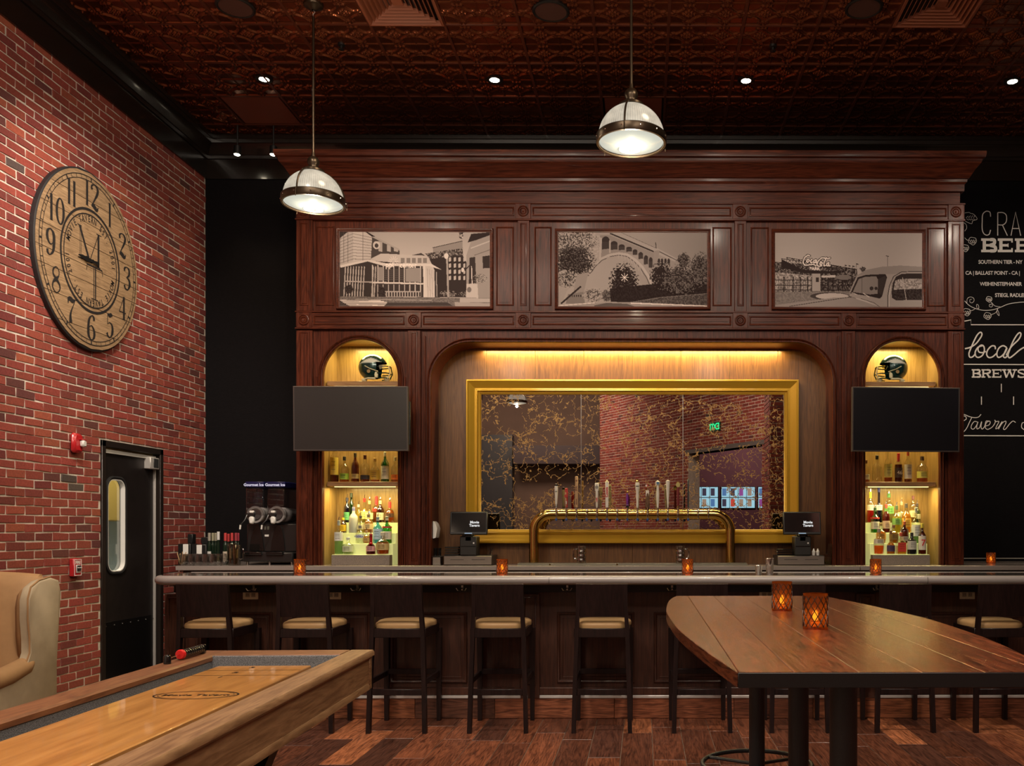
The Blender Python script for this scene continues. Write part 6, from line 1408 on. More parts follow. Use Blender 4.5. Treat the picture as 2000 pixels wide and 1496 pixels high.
# ------------------------------------------------------------------ football helmets on the top shelves
HG = M('helmet_green', (.004,.035,.032), .22, .35, coat=.6); HC = M('helmet_cream', (.66,.62,.40), .45)
def helmet(xc, z0, s, side):
    t = thing('football_helmet', 'dark green football helmet with a white wing emblem in the %s niche' % side, 'helmet', (xc, 8.66, z0), group='helmets in the niches')
    R_ = .125; k = 1 if s > 0 else -1; yc = 8.66
    def sph(u, v, q=1.0):   # u around from the face direction, v up
        x_ = math.cos(v)*math.cos(u); y_ = math.cos(v)*math.sin(u); z_ = math.sin(v)
        return (xc+k*(x_*R_*1.10*q-.018), yc+y_*R_*.86*q, z0+.145+z_*R_*1.02*q)
    nu, nv = 72, 48; mb = MB(); em = MB(); em2 = MB()
    for i in range(nu):
        for j in range(nv):
            u0, u1 = -PI+2*PI*i/nu, -PI+2*PI*(i+1)/nu; v0, v1 = -PI/2+PI*j/nv, -PI/2+PI*(j+1)/nv
            um, vm = (u0+u1)/2, (v0+v1)/2; x_ = math.cos(vm)*math.cos(um); z_ = math.sin(vm); y_ = math.cos(vm)*math.sin(um)
            if z_ < -.80+.0*x_ or (x_ > .40 and z_ < .32) or (x_ > .2 and z_ < -.1-.9*(.4-x_) and abs(y_) < .6): continue
            q = [sph(u0,v0), sph(u1,v0), sph(u1,v1), sph(u0,v1)]
            mb.add(q, [(0,1,2,3)])
            # wing emblem on the sides
            top = .62-.55*abs(x_-.05)**1.4 if x_ > -.9 else -1; low = .20+.18*max(0, x_)
            if y_ != 0 and abs(y_) > .25 and low < z_ < top+.04 and -.80 < x_ < .70:
                edge = z_ > top-.035 or z_ < low+.03 or x_ < -.72
                e3 = em2 if edge else em
                e3.add([sph(a_, b_, 1.012) for a_, b_ in ((u0,v0),(u1,v0),(u1,v1),(u0,v1))], [(0,1,2,3)])
    bm_ = mb; part('shell', mb, HG, t)
    for nm, e3, mt in (('wing_emblem', em, M('wing_white_'+side, (.62,.62,.54), .4)), ('wing_outline', em2, M('wing_grey_'+side, (.20,.22,.20), .4))):
        for sg in (-1, 1):
            m3 = MB()
            for i_ in range(0, len(e3.v), 4):
                if (e3.v[i_][1]-yc)*sg > 0: m3.add(e3.v[i_:i_+4], [(0,1,2,3)])
            if m3.v: part(nm, m3, mt, t)
    part('ear_hole', MB().lathe([(.001,-.004),(.016,-.004),(.018,0)], (0,0,0), 14).xf(Matrix.Translation((xc-k*.03, yc-R_*.86, z0+.095)) @ Matrix.Rotation(PI/2, 4, 'X')), HONEY, t)
    part('trim', MB().tube([(xc+k*(-.085), yc-.05, z0+.03), (xc-k*.04, yc-.085, z0+.03), (xc+k*.03, yc-.092, z0+.028)], .010, 8), HC, t)
    part('neck_pad', MB().tube([(xc-k*.105, yc-.04, z0+.022), (xc-k*.07, yc-.06, z0+.016)], .016, 8), HC, t)
    part('strap', MB().tube([(xc-k*.065, yc-.104, z0+.145), (xc-k*.02, yc-.108, z0+.12), (xc+k*.055, yc-.095, z0+.095)], .010, 6, flat=.5), HC, t)
    part('visor', MB().prism([(xc+k*.060, z0+.155), (xc+k*.115, z0+.165), (xc+k*.112, z0+.135), (xc+k*.07, z0+.115)], yc-.085, yc-.078), clear('visor', (.7,.7,.4), .4), t)
    part('chin_cup', MB().lathe([(.028*math.sin(a), -.028*math.cos(a)) for a in np.linspace(.02, PI-.02, 9)], (xc+k*.115, yc, z0+.034), 14), HC, t)
    for zz_, xx_, ww in ((.150,.150,.075), (.085,.150,.085), (.040,.135,.075)):
        part('face_bar', MB().tube([(xc+k*.045, yc-ww, z0+zz_-.005), (xc+k*(xx_-.03), yc-ww*.85, z0+zz_), (xc+k*xx_, yc-.025, z0+zz_), (xc+k*xx_, yc+.025, z0+zz_), (xc+k*(xx_-.03), yc+ww*.85, z0+zz_), (xc+k*.045, yc+ww, z0+zz_-.005)], .0055, 8), HG, t)
    for yy in (-.04, .04): part('face_bar', MB().tube([(xc+k*.142, yc+yy, z0+.152), (xc+k*.155, yc+yy, z0+.085), (xc+k*.132, yc+yy, z0+.036)], .0055, 8), HC if yy < 0 else HG, t)
    part('jaw_pad', MB().cbox(xc+k*.03-.012, xc+k*.03+.022, yc-.09, yc-.07, z0+.035, z0+.10, .008), HC, t)
zsh = WZ(745, 8.55)
helmet(WX(731, 8.62), zsh+.002, 1, 'left'); helmet(WX(1744, 8.62), zsh+.002, -1, 'right')

# ------------------------------------------------------------------ televisions
def tv(x0, x1, z0, z1, yf, rz, label, side):
    cx_ = (x0+x1)/2
    t = thing('television', label, 'television', (cx_, yf, (z0+z1)/2))
    hw, hh = (x1-x0)/2, (z1-z0)/2
    Mx = Matrix.Translation((cx_, yf, (z0+z1)/2)) @ Matrix.Rotation(rz, 4, 'Z') @ Matrix.Rotation(.02, 4, 'X')
    part('bezel', MB().frame(-hw, hw, -hh, hh, 0, [(0,-.03),(0,.004),(.003,.007),(.011,.007),(.013,.003)], fill=False).xf(Mx), M('tv_bezel_'+side, (.10,.085,.08), .35, .5), t)
    part('screen', MB().box(-hw+.011, hw-.011, -.004, -.001, -hh+.011, hh-.011).xf(Mx), M('tv_screen_'+side, (.020,.018,.018) if side == 'left' else (.006,.006,.009), .32, spec=.6 if side == 'left' else .4), t, smooth=False)
    part('housing', MB().cbox(-hw+.004, hw-.004, 0, .030, -hh+.004, hh-.004, .004).cbox(-hw*.6, hw*.6, .03, .055, -hh*.7, hh*.5, .01).xf(Mx), BLK, t)
    part('mount_arm', MB().cbox(-.12, .12, .055, (FB-yf)+.0, -.10, .10, .01).xf(Mx), BLK, t)
    part('side_panel', MB().cbox(hw-.03, hw+.012, .03, .055, -hh*.8, hh*.55, .004).xf(Mx), BLK, t)
tv(WX(574.5,8.2), WX(798,8.2), WZ(881,8.2), WZ(755,8.2), 8.2, 0, 'flat black television mounted across the left niche', 'left')
tv(WX(1663,8.2), WX(1878,8.2), WZ(882,8.2), WZ(756,8.2), 8.2, .06, 'flat black television mounted across the right niche', 'right')

# ------------------------------------------------------------------ left end of the back counter
# twin slush machine
sm = thing('slush_machine', 'black twin-bowl frozen drink machine with blue lids at the left end of the back counter', 'drinks machine', (WX(530,8.7), 8.75, CT))
bx0, bx1 = WX(484, 8.62), WX(588, 8.62); by = 8.62
BODY = M('slush_body', (.014,.013,.013), .3, coat=.3); zb = CT
part('base', MB().cbox(bx0, bx1-.03, by-.10, by+.5, zb+.03, zb+.12, .012), BODY, sm)
for xx in (bx0+.03, bx0+.24, bx1-.06): part('foot', MB().cyl((xx, by-.05, zb), .012, .032, 10), STEEL, sm)
part('tower', MB().cbox(bx0, bx1-.03, by, by+.5, zb+.12, WZ(1023, by), .01), BODY, sm)
part('side_grille', MB().cbox(bx1-.032, bx1-.026, by+.03, by+.45, zb+.14, WZ(1030, by), .002), M('side_steel', (.12,.11,.11), .3, .5), sm)
WHT = M('auger_white', (.50,.47,.45), .45)
for q, (cxp, lx) in enumerate(((508, 500), (549, 541))):
    xq = WX(cxp, by); zc_ = WZ(1004, by)
    bw = part('bowl', MB().cbox(xq-.085, xq+.085, by-.10, by+.42, zc_-.02, WZ(953, by), .012), clear('bowl_%d' % q, (.86,.86,.86), .15), sm)
    part('lid', MB().cbox(xq-.088, xq+.088, by-.105, by+.42, WZ(953, by), WZ(942, by), .006), M('blue_lid_%d' % q, (.006,.007,.055), .35), sm)
    vtext(sm, 'Gourmet Ice', xq-.006, by-.107, WZ(950.5, by), .036, glow('lid_letter_%d' % q, (.8,.75,.9), .7), False, .0012)
    dr = part('auger_drum', MB().lathe([(.001,-.002),(.066,0),(.072,.01),(.072,.03),(.068,.035),(.068,.10),(.072,.105),(.072,.20),(.068,.205),(.068,.36),(.001,.36)], (0,0,0), 32).xf(Matrix.Translation((xq, by-.06, zc_-.008)) @ Matrix.Rotation(-PI/2, 4, 'X')), WHT, sm)
    part('drum_ring', MB().lathe([(.060,-.006),(.078,-.008),(.082,0),(.078,.012),(.070,.012)], (0,0,0), 32).xf(Matrix.Translation((xq, by-.085, zc_-.008)) @ Matrix.Rotation(-PI/2, 4, 'X')), M('clear_ring_%d' % q, (.35,.33,.32), .2, trans=.4), sm)
    part('drum_face', MB().lathe([(.001,0),(.045,0),(.050,.006)], (xq+.012, 0, 0), 24).xf(Matrix.Translation((0, by-.098, zc_-.008)) @ Matrix.Rotation(-PI/2, 4, 'X')), M('drum_dark_%d' % q, (.05,.045,.045), .2), sm)
    part('valve_bar', MB().cbox(xq-.075, xq+.005, by-.125, by-.09, zc_-.022, zc_+.006, .004), BODY, sm)
    part('valve_cap', MB().cbox(xq-.040, xq+.0, by-.128, by-.095, zc_+.006, zc_+.030, .006), WHITE, sm)
    part('spout', MB().cbox(xq-.045, xq+.002, by-.130, by-.085, zc_-.095, zc_-.024, .012), WHITE, sm)
    lv = part('lever', MB().tube([(xq-.062, by-.12, zc_-.01), (xq-.075, by-.14, zc_-.06), (xq-.105, by-.155, zc_-.10), (xq-.12, by-.15, zc_-.165)], .006, 8), BODY, sm)
    part('lever_sleeve', MB().tube([(xq-.108, by-.155, zc_-.105), (xq-.114, by-.153, zc_-.145)], .008, 8), WHITE, lv)
    pl = [(xq-.085+.0, zb+.13), (xq-.075, zb+.22), (xq-.05, zb+.32), (xq-.022, WZ(1028, by)), (xq+.002, WZ(1026, by)), (xq+.022, zb+.34), (xq+.04, zb+.24), (xq+.05, zb+.13)]
    part('splash_panel', MB().prism(pl, by-.018, by+.001, 'xz'), BLKG, sm)
    part('drip_pan', MB().cbox(xq-.085, xq+.075, by-.13, by-.02, zb+.095, zb+.125, .006), BLKG, sm)
part('control_label', MB().cbox(WX(519,by), WX(527,by), by-.003, by+.0, WZ(1048,by), WZ(1044,by), .001), WHITE, sm)
for i in range(2): part('switch', MB().cbox(WX(518+i*6,by), WX(522+i*6,by), by-.006, by, WZ(1035,by), WZ(1028,by), .002), M('switch_%d' % i, (.10,.10,.08), .4), sm)

# wine bottles behind the glasses
def pw(x_): return 340+x_/7.123
gW = 'wine bottles left of the frozen drink machine'
wines = [(508,34,867,(.30,.27,.22),(.5,.5,.48),'first on the left with a grey cap and a grey label',(.06,.42)), (556,36,868,(.28,.26,.17),None,'with an olive cap, second from the left',(.1,.4)), (597,32,868,(.26,.24,.17),None,'with an olive cap beside the green bottle',(.1,.4)),
         (633,28,850,(.6,.6,.58),(.02,.12,.03),'green with a black stopper and a white neck',(.05,.3)), (730,42,868,(.45,.04,.04),(.50,.42,.33),'with a red cap and a broad cream label, nearest the middle',(.10,.42)), (772,34,880,(.40,.03,.03),None,'with a short red cap, half hidden in the middle',(.1,.4)),
         (822,40,868,(.45,.04,.04),(.55,.48,.34),'with a red cap and a cream label crossed by a stroke',(.20,.52)), (876,40,866,(.28,.03,.04),(.42,.34,.16),'with a dark red cap and a gold label',(.2,.5)), (905,36,868,(.30,.03,.05),None,'with a plum cap, last on the right',(.1,.4))]
for i, (x_, w_, ty, cc_, lb, l_, lr) in enumerate(wines):
    Zb = 8.62+(.05 if i in (1,2,5,8) else 0)
    bottle(pw(x_), w_/7.123*1.55, 920+ty/7.123, CT, Zb, 'dkgreen', 'wine bottle '+l_, '', None, 0, lb, lr, cc_, 'std', pour=False, neck=.76, group=gW)
# caddy of black napkin holders with white sleeves
for k, (xa_, xb_, ya_, l_) in enumerate(((88, 262, 1010, 'left black bar caddy with a white card, against the brick wall'), (275, 480, 1020, 'right black bar caddy with a white card, beside the wine bottles'))):
    x0, x1 = WX(pw(xa_), 8.62), WX(pw(xb_), 8.62)
    cdd = thing('bar_caddy', l_, 'caddy', ((x0+x1)/2, 8.65, CT))
    part('box', MB().cbox(x0, x1, 8.6, 8.74, CT+.001, WZ(920+ya_/7.123, 8.62), .006), BLK, cdd)
    part('card', MB().cbox(x0+.05, x0+.10, 8.594, 8.60, CT+.10, WZ(920+(ya_+6)/7.123, 8.62), .002), WHITE, cdd)
    part('upper_box', MB().cbox(x0+.06, x1-.01, 8.66, 8.73, WZ(920+(ya_)/7.123, 8.62), WZ(920+(875 if k == 0 else 920)/7.123, 8.62), .006), BLK, cdd)
solo('sauce_bottle', MB().lathe([(.001,0),(.02,0),(.022,.01),(.022,.12),(.012,.15),(.009,.16),(.009,.20),(.001,.202)], (WX(pw(402),8.78), 8.78, CT), 14), M('sauce_red', (.5,.03,.04), .3), 'slim red bottle with an orange cap standing behind the black caddies', 'bottle', (WX(pw(402),8.78), 8.78, CT))
# row of stemless glasses
k = 0
g0 = None
ordn = ('first','second','third','fourth','fifth','sixth','seventh','eighth')
for rr_ in range(3):
    for i in range(5):
        xq = WX(pw(205), 8.42)+i*.0665+rr_*.022; yq = 8.345+rr_*.068
        if g0 is None:
            g0 = thing('glass_tumbler', 'x', 'glass', (0,0,0))
            part('bowl', MB().lathe([(.0005,0),(.015,0),(.020,.006),(.029,.03),(.031,.052),(.029,.082),(.025,.106),(.0235,.106),(.0275,.082),(.0295,.052),(.0275,.03),(.0005,.010)], (0,0,0), 16), clear('tumbler_glass', (.92,.92,.92), .3), g0)
            r_ = g0
        else: r_ = dup(g0, (0,0,0))
        r_.location = (xq, yq, CT+.001); r_['label'] = 'clear round tumbler, %s from the brick wall in the %s row of tumblers' % (ordn[i], ('front', 'middle', 'rear')[rr_]); r_['group'] = 'tumblers in front of the wine bottles'
# pitchers and the cup of stirrers
for k, (x0_, l_) in enumerate(((806, 'clear plastic pitcher right of the rows of tumblers'), (905, 'clear plastic pitcher close beside the frozen drink machine'))):
    xq = WX(pw(x0_), 8.44)+.0; hh = .205 if k == 0 else .19
    p_ = thing('pitcher', l_, 'pitcher', (xq, 8.46-.06*k, CT+.001), group='clear pitchers')
    part('jug', MB().lathe([(.001,0),(.036,0),(.045,hh*.95),(.048,hh),(.045,hh),(.042,hh*.94),(.033,.005),(.001,.005)], (xq, 8.46-.06*k, CT+.001), 20), clear('pitcher_plastic_%d' % k, (.80,.76,.68), .25), p_)
    part('handle', MB().tube([(xq+.043, 8.46-.06*k, CT+hh*.85), (xq+.068, 8.46-.06*k, CT+hh*.8), (xq+.066, 8.46-.06*k, CT+hh*.35), (xq+.040, 8.46-.06*k, CT+hh*.3)], .005, 8), clear('pitcher_handle_%d' % k, (.8,.76,.68), .3), p_)
xq = WX(pw(115), 8.40)
s_ = thing('stirrer_cup', 'glass of tan wooden stirrers at the left end of the back counter', 'cup', (xq, 8.42, CT))
part('glass', MB().lathe([(.001,0),(.028,0),(.034,.05),(.031,.05),(.025,.005),(.001,.005)], (xq, 8.42, CT+.001), 16), CLEAR, s_)
for i in range(9): a = -.5+i*.125; part('stirrer', MB().cbox(-.004, .004, -.001, .001, 0, .108+.012*math.sin(i*2), .001).xf(Matrix.Translation((xq+a*.03, 8.42+.01*math.cos(i*3), CT+.008)) @ Matrix.Rotation(a*.65, 4, 'Y')), HWd, s_)
# ------------------------------------------------------------------ pendants
BRZ = M('aged_bronze', (.055,.038,.024), .32, .8)
SHADE = M('ribbed_glass', (.50,.46,.38), .25, emis=(1,.86,.62), es=.42)
def ribmat():
    m, nt, b = newmat('prismatic_glass'); N = nt.nodes
    tc = N.new('ShaderNodeTexCoord'); g = N.new('ShaderNodeTexGradient'); g.gradient_type = 'RADIAL'; L(nt, tc.outputs['Object'], g.inputs[0])
    s = N.new('ShaderNodeMath'); s.operation = 'MULTIPLY'; s.inputs[1].default_value = 2*PI*84; L(nt, g.outputs['Fac'], s.inputs[0])
    w = N.new('ShaderNodeMath'); w.operation = 'SINE'; L(nt, s.outputs[0], w.inputs[0])
    n = N.new('ShaderNodeTexNoise'); n.inputs['Scale'].default_value = 14; n.inputs['Detail'].default_value = 5; L(nt, tc.outputs['Object'], n.inputs['Vector'])
    ad = N.new('ShaderNodeMath'); ad.operation = 'MULTIPLY_ADD'; ad.inputs[1].default_value = .10; L(nt, w.outputs[0], ad.inputs[0]); L(nt, n.outputs['Fac'], ad.inputs[2])
    r = N.new('ShaderNodeMapRange'); r.inputs[1].default_value = .2; r.inputs[2].default_value = .8; r.inputs[3].default_value = .30; r.inputs[4].default_value = .66; L(nt, ad.outputs[0], r.inputs[0])
    b.inputs['Base Color'].default_value = (.10,.095,.085,1); b.inputs['Roughness'].default_value = .2; b.inputs['Emission Color'].default_value = (1,.90,.72,1)
    L(nt, r.outputs[0], b.inputs['Emission Strength']); return m
RIB = ribmat()
def pendant(x, y, z, label, power=60):
    """z = height of the rim"""
    p = thing('pendant_lamp', label, 'lamp', (x, y, z), group='dome pendants'); R_ = .225
    part('canopy', MB().lathe([(.012,-.05),(.030,-.045),(.045,-.03),(.072,-.02),(.078,0)], (x,y,CEIL), 28), BRZ, p)
    part('hook', MB().tube([(x, y, CEIL-.05), (x+.012, y, CEIL-.065), (x-.004, y, CEIL-.085), (x, y, CEIL-.11)], .005, 6), STEEL, p)
    part('rod', MB().tube([(x, y, CEIL-.10), (x, y, z+.33)], .010, 10), BRZ, p)
    part('cap', MB().lathe([(.012,.39),(.016,.36),(.034,.35),(.045,.33),(.045,.305),(.036,.29),(.036,.275),(.055,.268),(.085,.250),(.088,.235),(.060,.232)], (x,y,z), 28), BRZ, p)
    part('dome', MB().lathe([(R_*math.sin(a)+.002, .020+.225*math.cos(a)) for a in np.linspace(.30, PI/2, 16)], (0,0,0), 48).xf(Matrix.Identity(4)), RIB, p, world=False)
    b_ = part('rim_band', MB().lathe([(R_+.001,.038),(R_+.010,.040),(R_+.016,.034),(R_+.017,-.012),(R_+.012,-.020),(R_-.002,-.020),(R_-.004,-.01)], (x,y,z), 56), BRZ, p)
    for k in range(12): a = 2*PI*(k+.5)/12; part('rivet', MB().lathe([(.006*math.sin(t), .006*math.cos(t)) for t in np.linspace(.05, PI-.05, 5)], (x+(R_+.017)*math.cos(a), y+(R_+.017)*math.sin(a), z+.010), 8), CHROME, b_)
    for k in range(3):
        a = 2*PI*k/3-1.75; part('strap', MB().tube([(x+(R_*math.sin(t)+.010)*math.cos(a), y+(R_*math.sin(t)+.010)*math.sin(a), z+.024+.228*math.cos(t)) for t in np.linspace(.30, PI/2, 10)], .007, 6), BRZ, p)
        part('thumb_screw', MB().tube([(x+(R_+.024)*math.cos(a), y+(R_+.024)*math.sin(a), z+.03), (x+(R_+.026)*math.cos(a), y+(R_+.026)*math.sin(a), z-.035)], .0035, 6), BRZ, p)
    part('lens', MB().lathe([(.001,-.046),(.08,-.040),(.15,-.028),(.20,-.014),(R_-.004,-.004)], (x,y,z), 48), M('lens_glass', (.06,.065,.06), .15, coat=.3, emis=(.98,1,.86), es=.60), p)
    part('hot_centre', MB().lathe([(.001,-.0515),(.045,-.0505),(.075,-.0435)], (x-.01,y+.03,z), 32), glow('bulb_glow', (1,.95,.82), 3.0), p)
    part('finial', MB().tube([(x-.016,y,z-.046),(x-.014,y,z-.062),(x,y,z-.070),(x+.014,y,z-.062),(x+.016,y,z-.046)], .003, 6), BRASS, p)
    light('POINT', (x, y, z-.085), power*.6, (1,.84,.60), size=.03, name='pendant_light')
    light('POINT', (x+.45, y-.35, z+.55), power*.22, (1,.80,.55), size=.12, name='ceiling_fill_light')  # unseen point added beside the dome to brighten the ceiling
pendant(WX(613.5, 7.09), 7.09, 3.99, 'left dome pendant lamp hanging in front of the cabinet crown')
pendant(WX(1233, 6.18), 6.18, 4.085, 'dome pendant lamp hanging above the middle of the bar')
pendant(WX(1010, 20.4), 2*RB-20.4, 4.30, 'dome pendant lamp at the back of the room, seen in the bar mirror', 50)

# ------------------------------------------------------------------ bar stools
CUSH = M('tan_leather', (.46,.285,.13), .42, bump=.15, bscale=120, spec=.4)
def stool():
    s = thing('bar_stool', 's', 'stool', (0,0,0), group='bar stools along the bar')
    for e in (-1, 1):
        pts = [(.197,-.222,0),(.190,-.212,.30),(.178,-.198,.68),(.168,-.212,.86),(.163,-.232,1.035)]
        mb = MB(); rings = []
        for x_, y_, z_ in pts: w = .015 if z_ < .8 else .013; d = .019; rings.append([(e*x_-w,y_-d,z_),(e*x_+w,y_-d,z_),(e*x_+w,y_+d,z_),(e*x_-w,y_+d,z_)])
        mb.loft(rings, True, True); part('leg', mb, STOOLW, s, world=False, sharp=60)
        mb = MB(); rings = []
        for z_, w in ((0,.015),(.35,.018),(.69,.021)): rings.append([(e*.195-w,.205-w,z_),(e*.195+w,.205-w,z_),(e*.195+w,.205+w,z_),(e*.195-w,.205+w,z_)])
        mb.loft(rings, True, True); part('leg', mb, STOOLW, s, world=False)
        part('side_rail', MB().cbox(e*.187-.011, e*.187+.011, -.20, .20, .665, .728, .003), STOOLW, s, world=False)
        part('side_stretcher', MB().cbox(e*.192-.010, e*.192+.010, -.205, .195, .335, .375, .003), STOOLW, s, world=False)
    part('seat_rail', MB().cbox(-.175, .175, -.212, -.190, .665, .728, .003), STOOLW, s, world=False)
    part('seat_rail', MB().cbox(-.18, .18, .192, .216, .665, .728, .003), STOOLW, s, world=False)
    part('stretcher', MB().cbox(-.182, .182, -.220, -.198, .262, .305, .003), STOOLW, s, world=False)
    part('foot_rest', MB().cbox(-.182, .182, .192, .216, .345, .385, .003), STOOLW, s, world=False)
    mb = MB(); rings = []
    for z_, y_, t in ((.812,-.203,.012),(.90,-.214,.013),(.98,-.226,.013),(1.042,-.236,.012)):
        r1 = [(-.180+.004*(1.04-z_)*-8*0, y_-t, z_), (-.09, y_-t-.012, z_), (0, y_-t-.016, z_), (.09, y_-t-.012, z_), (.180, y_-t, z_), (.180, y_+t, z_), (.09, y_+t-.012, z_), (0, y_+t-.016, z_), (-.09, y_+t-.012, z_), (-.180, y_+t, z_)]
        rings.append(r1)
    mb.loft(rings, True, True); part('backrest', mb, STOOLW, s, world=False, sharp=50)
    mb = MB(); rings = []
    for z_, k in ((.728,.99),(.748,1.0),(.760,.98),(.770,.90),(.776,.70)):
        n = 24; rg = []
        for i in range(n):
            a = 2*PI*i/n; ca, sa = math.cos(a), math.sin(a); q = (abs(ca)**5+abs(sa)**5)**(-1/5)
            wx = .185+(.018 if sa > 0 else 0)
            rg.append((ca*q*wx*k, sa*q*.198*k+.004, z_))
        rings.append(rg)
    mb.loft(rings, True, True); part('seat', mb, CUSH, s, world=False, sharp=60)
    return s
s0 = stool()
cs = (399.5, 592, 776, 971.5, 1175.5, 1370, 1563.5, 1769, 1960)
lb = ('nearest the brick wall', 'second from the brick wall', 'third from the brick wall', 'fourth from the brick wall', 'next left of the pub table',
      'behind the left tip of the pub table', 'directly behind the pub table candles', 'right of the pub table candles', 'its tan seat showing above the pub table')
for k, (c_, l_) in enumerate(zip(cs, lb)):
    r = s0 if k == 0 else dup(s0, (0,0,0))
    r.location = (WX(c_, 6.30), 6.525, .001); r.rotation_euler = (0,0, (.0,.02,-.01,.015,.0,.02,-.02,.0,.03)[k])
    r['label'] = 'dark wood bar stool with a tan seat, '+l_

# ------------------------------------------------------------------ pub table
PTX = .605; PY0, PY1 = 2.216, 4.785; PZ = 1.07
pt_ = thing('pub_table', 'tall boat-shaped plank pub table on black pipe columns at the right', 'table', (PTX, 3.5, 0))
LX = [(2.2,.232),(2.6,.180),(3.16,.124),(3.69,.100),(4.0,.100),(4.4,.120),(4.65,.148),(4.8,.180)]
RX_ = [(2.2,1.000),(2.52,1.066),(2.9,1.110),(3.3,1.124),(3.62,1.118),(4.25,1.045),(4.8,.952)]
def edge_(y): return np.interp(y, [p[0] for p in catmull(LX)], [p[1] for p in catmull(LX)]), np.interp(y, [p[0] for p in catmull(RX_)], [p[1] for p in catmull(RX_)])
PTW = wood('stained_oak_top', (.024,.0055,.0025), (.235,.060,.022), 'y', .26, scale=1.7, coat=.12, bump=.5, spec=.35, tint=True, stretch=12, rings=.55)
EDGE = wood('table_edge', (.035,.012,.006), (.075,.028,.014), 'y', .4, coat=.1)
seams = [-.52,-.37,-.235,-.075,.08,.235,.385,.52]
th_ = .038
for a, b_ in zip(seams[:-1], seams[1:]):
    ys = np.linspace(PY0, PY1, 41); L_, R__ = [], []
    for y in ys:
        eL, eR = edge_(y); l1, r1 = max(a, eL-PTX), min(b_, eR-PTX)
        if r1-l1 > .0005: L_.append((PTX+l1+.0006, y)); R__.append((PTX+r1-.0006, y))
    if len(L_) < 3: continue
    pl = L_+R__[::-1]; n = len(pl); k = random.uniform(.82, 1.18); mb = MB()
    b3 = .0018
    mb.add([(x_, y, PZ-th_) for x_, y in pl]+[(x_, y, PZ-b3) for x_, y in pl]+[(x_+(b3 if i < len(L_) else -b3), y, PZ) for i, (x_, y) in enumerate(pl)],
           [tuple(range(n))[::-1]]+[(i, (i+1) % n, n+(i+1) % n, n+i) for i in range(n)]+[(n+i, n+(i+1) % n, 2*n+(i+1) % n, 2*n+i) for i in range(n)]+[tuple(range(2*n, 3*n))], (k,k*.97,k*.95))
    part('plank', mb, PTW, pt_, smooth=False)
part('end_board', MB().cbox(edge_(PY0)[0]+.002, edge_(PY0)[1]-.002, PY0-.006, PY0+.0, PZ-th_, PZ-.001, .0015), M('ebonised_end', (.010,.008,.008), .5), pt_)
COLM = M('black_pipe', (.042,.044,.048), .45, .3, bump=.3, bscale=400)
for k, (x_, y_) in enumerate(((.555, 2.50), (.578, 3.36), (.545, 4.33))):
    part('column', MB().cyl((x_, y_, .02), .038, PZ-th_-.02, 32), COLM, pt_)
    part('base_plate', MB().lathe([(.001,.022),(.10,.022),(.27,.012),(.28,.0)], (x_, y_, .001), 40), COLM, pt_)
    part('top_plate', MB().cbox(x_-.11, x_+.11, y_-.11, y_+.11, PZ-th_-.008, PZ-th_, .003), COLM, pt_)
    if k == 2:
        part('foot_ring', MB().tube([(x_+.262*math.cos(a), y_+.262*math.sin(a), .295) for a in np.linspace(0, 2*PI, 49)[:-1]], .011, 10, closed=True), COLM, pt_)
        for a in (.5, 2.6, 4.7): part('ring_arm', MB().tube([(x_+.03*math.cos(a), y_+.03*math.sin(a), .295), (x_+.262*math.cos(a), y_+.262*math.sin(a), .295)], .009, 8), COLM, pt_)
candle((WX(1593, 3.19), 3.19, PZ), 'nearer and larger-looking amber candle holder on the pub table', .125, .0425)
candle((WX(1527.5, 3.92), 3.92, PZ), 'farther amber candle holder on the pub table', .125, .0425)

# ------------------------------------------------------------------ shuffleboard table
RZ = .0341
sh = thing('shuffleboard_table', 'long oak shuffleboard table with a glossy maple lane in the left foreground', 'game table', (-2.121, 4.35, 0), RZ)
OAK = wood('weathered_oak', (.17,.080,.034), (.38,.21,.100), 'y', .5, scale=1.3, coat=.05, bump=.35, stretch=10, rings=.4)
OAKX = wood('weathered_oak_end', (.16,.060,.026), (.34,.15,.065), 'x', .5, scale=1.3, coat=.05, bump=.35, stretch=10, rings=.4)
OAKR = wood('reddish_rail', (.15,.055,.025), (.31,.13,.055), 'y', .5, scale=1.3, coat=.05, bump=.35, stretch=10, rings=.4)
LN = 3.35; Wt = .817; rz = .84
def P2(name, mb, mat, **k): return part(name, mb, mat, sh, world=False, **k)
def railprof(x0, x1, lip):    # rounded cap
    return [(x0, rz-.026), (x0, rz-.010), (x0+.008, rz), (x1-.008, rz), (x1, rz-.008), (x1, rz-.026)] if lip < 0 else [(x0, rz-.026), (x0, rz-.008), (x0+.008, rz), (x1-.008, rz), (x1, rz-.010), (x1, rz-.026)]
P2('rail', MB().prism(railprof(0, .12, -1), -LN, -.001, 'xz'), OAKR)
P2('rail', MB().prism(railprof(Wt-.118, Wt, 1), -LN, -.001, 'xz'), OAK)
P2('end_rail', MB().prism([(-.165, rz-.026), (-.165, rz-.008), (-.158, rz+.0002), (-.006, rz+.0002), (.0, rz-.010), (0, rz-.026)], .12, Wt-.118, 'yz'), OAKX)
P2('end_rail', MB().cbox(.12, Wt-.118, -LN, -LN+.16, rz-.026, rz, .005), OAKX)
CARP = M('grey_carpet', (.20,.205,.215), .95, bump=1.0, bscale=350, var=.6, vscale=260)
P2('apron', MB().cbox(Wt-.036, Wt-.018, -LN+.02, -.04, .665, rz-.027, .003), OAK)
P2('apron', MB().cbox(.018, .036, -LN+.02, -.04, .665, rz-.027, .003), OAK)
P2('end_apron', MB().cbox(.018, Wt-.018, -.038, -.018, .665, rz-.027, .003), OAKX)
P2('corner_post', MB().cbox(Wt-.040, Wt-.010, -.045, -.012, .655, rz-.027, .003), OAK)
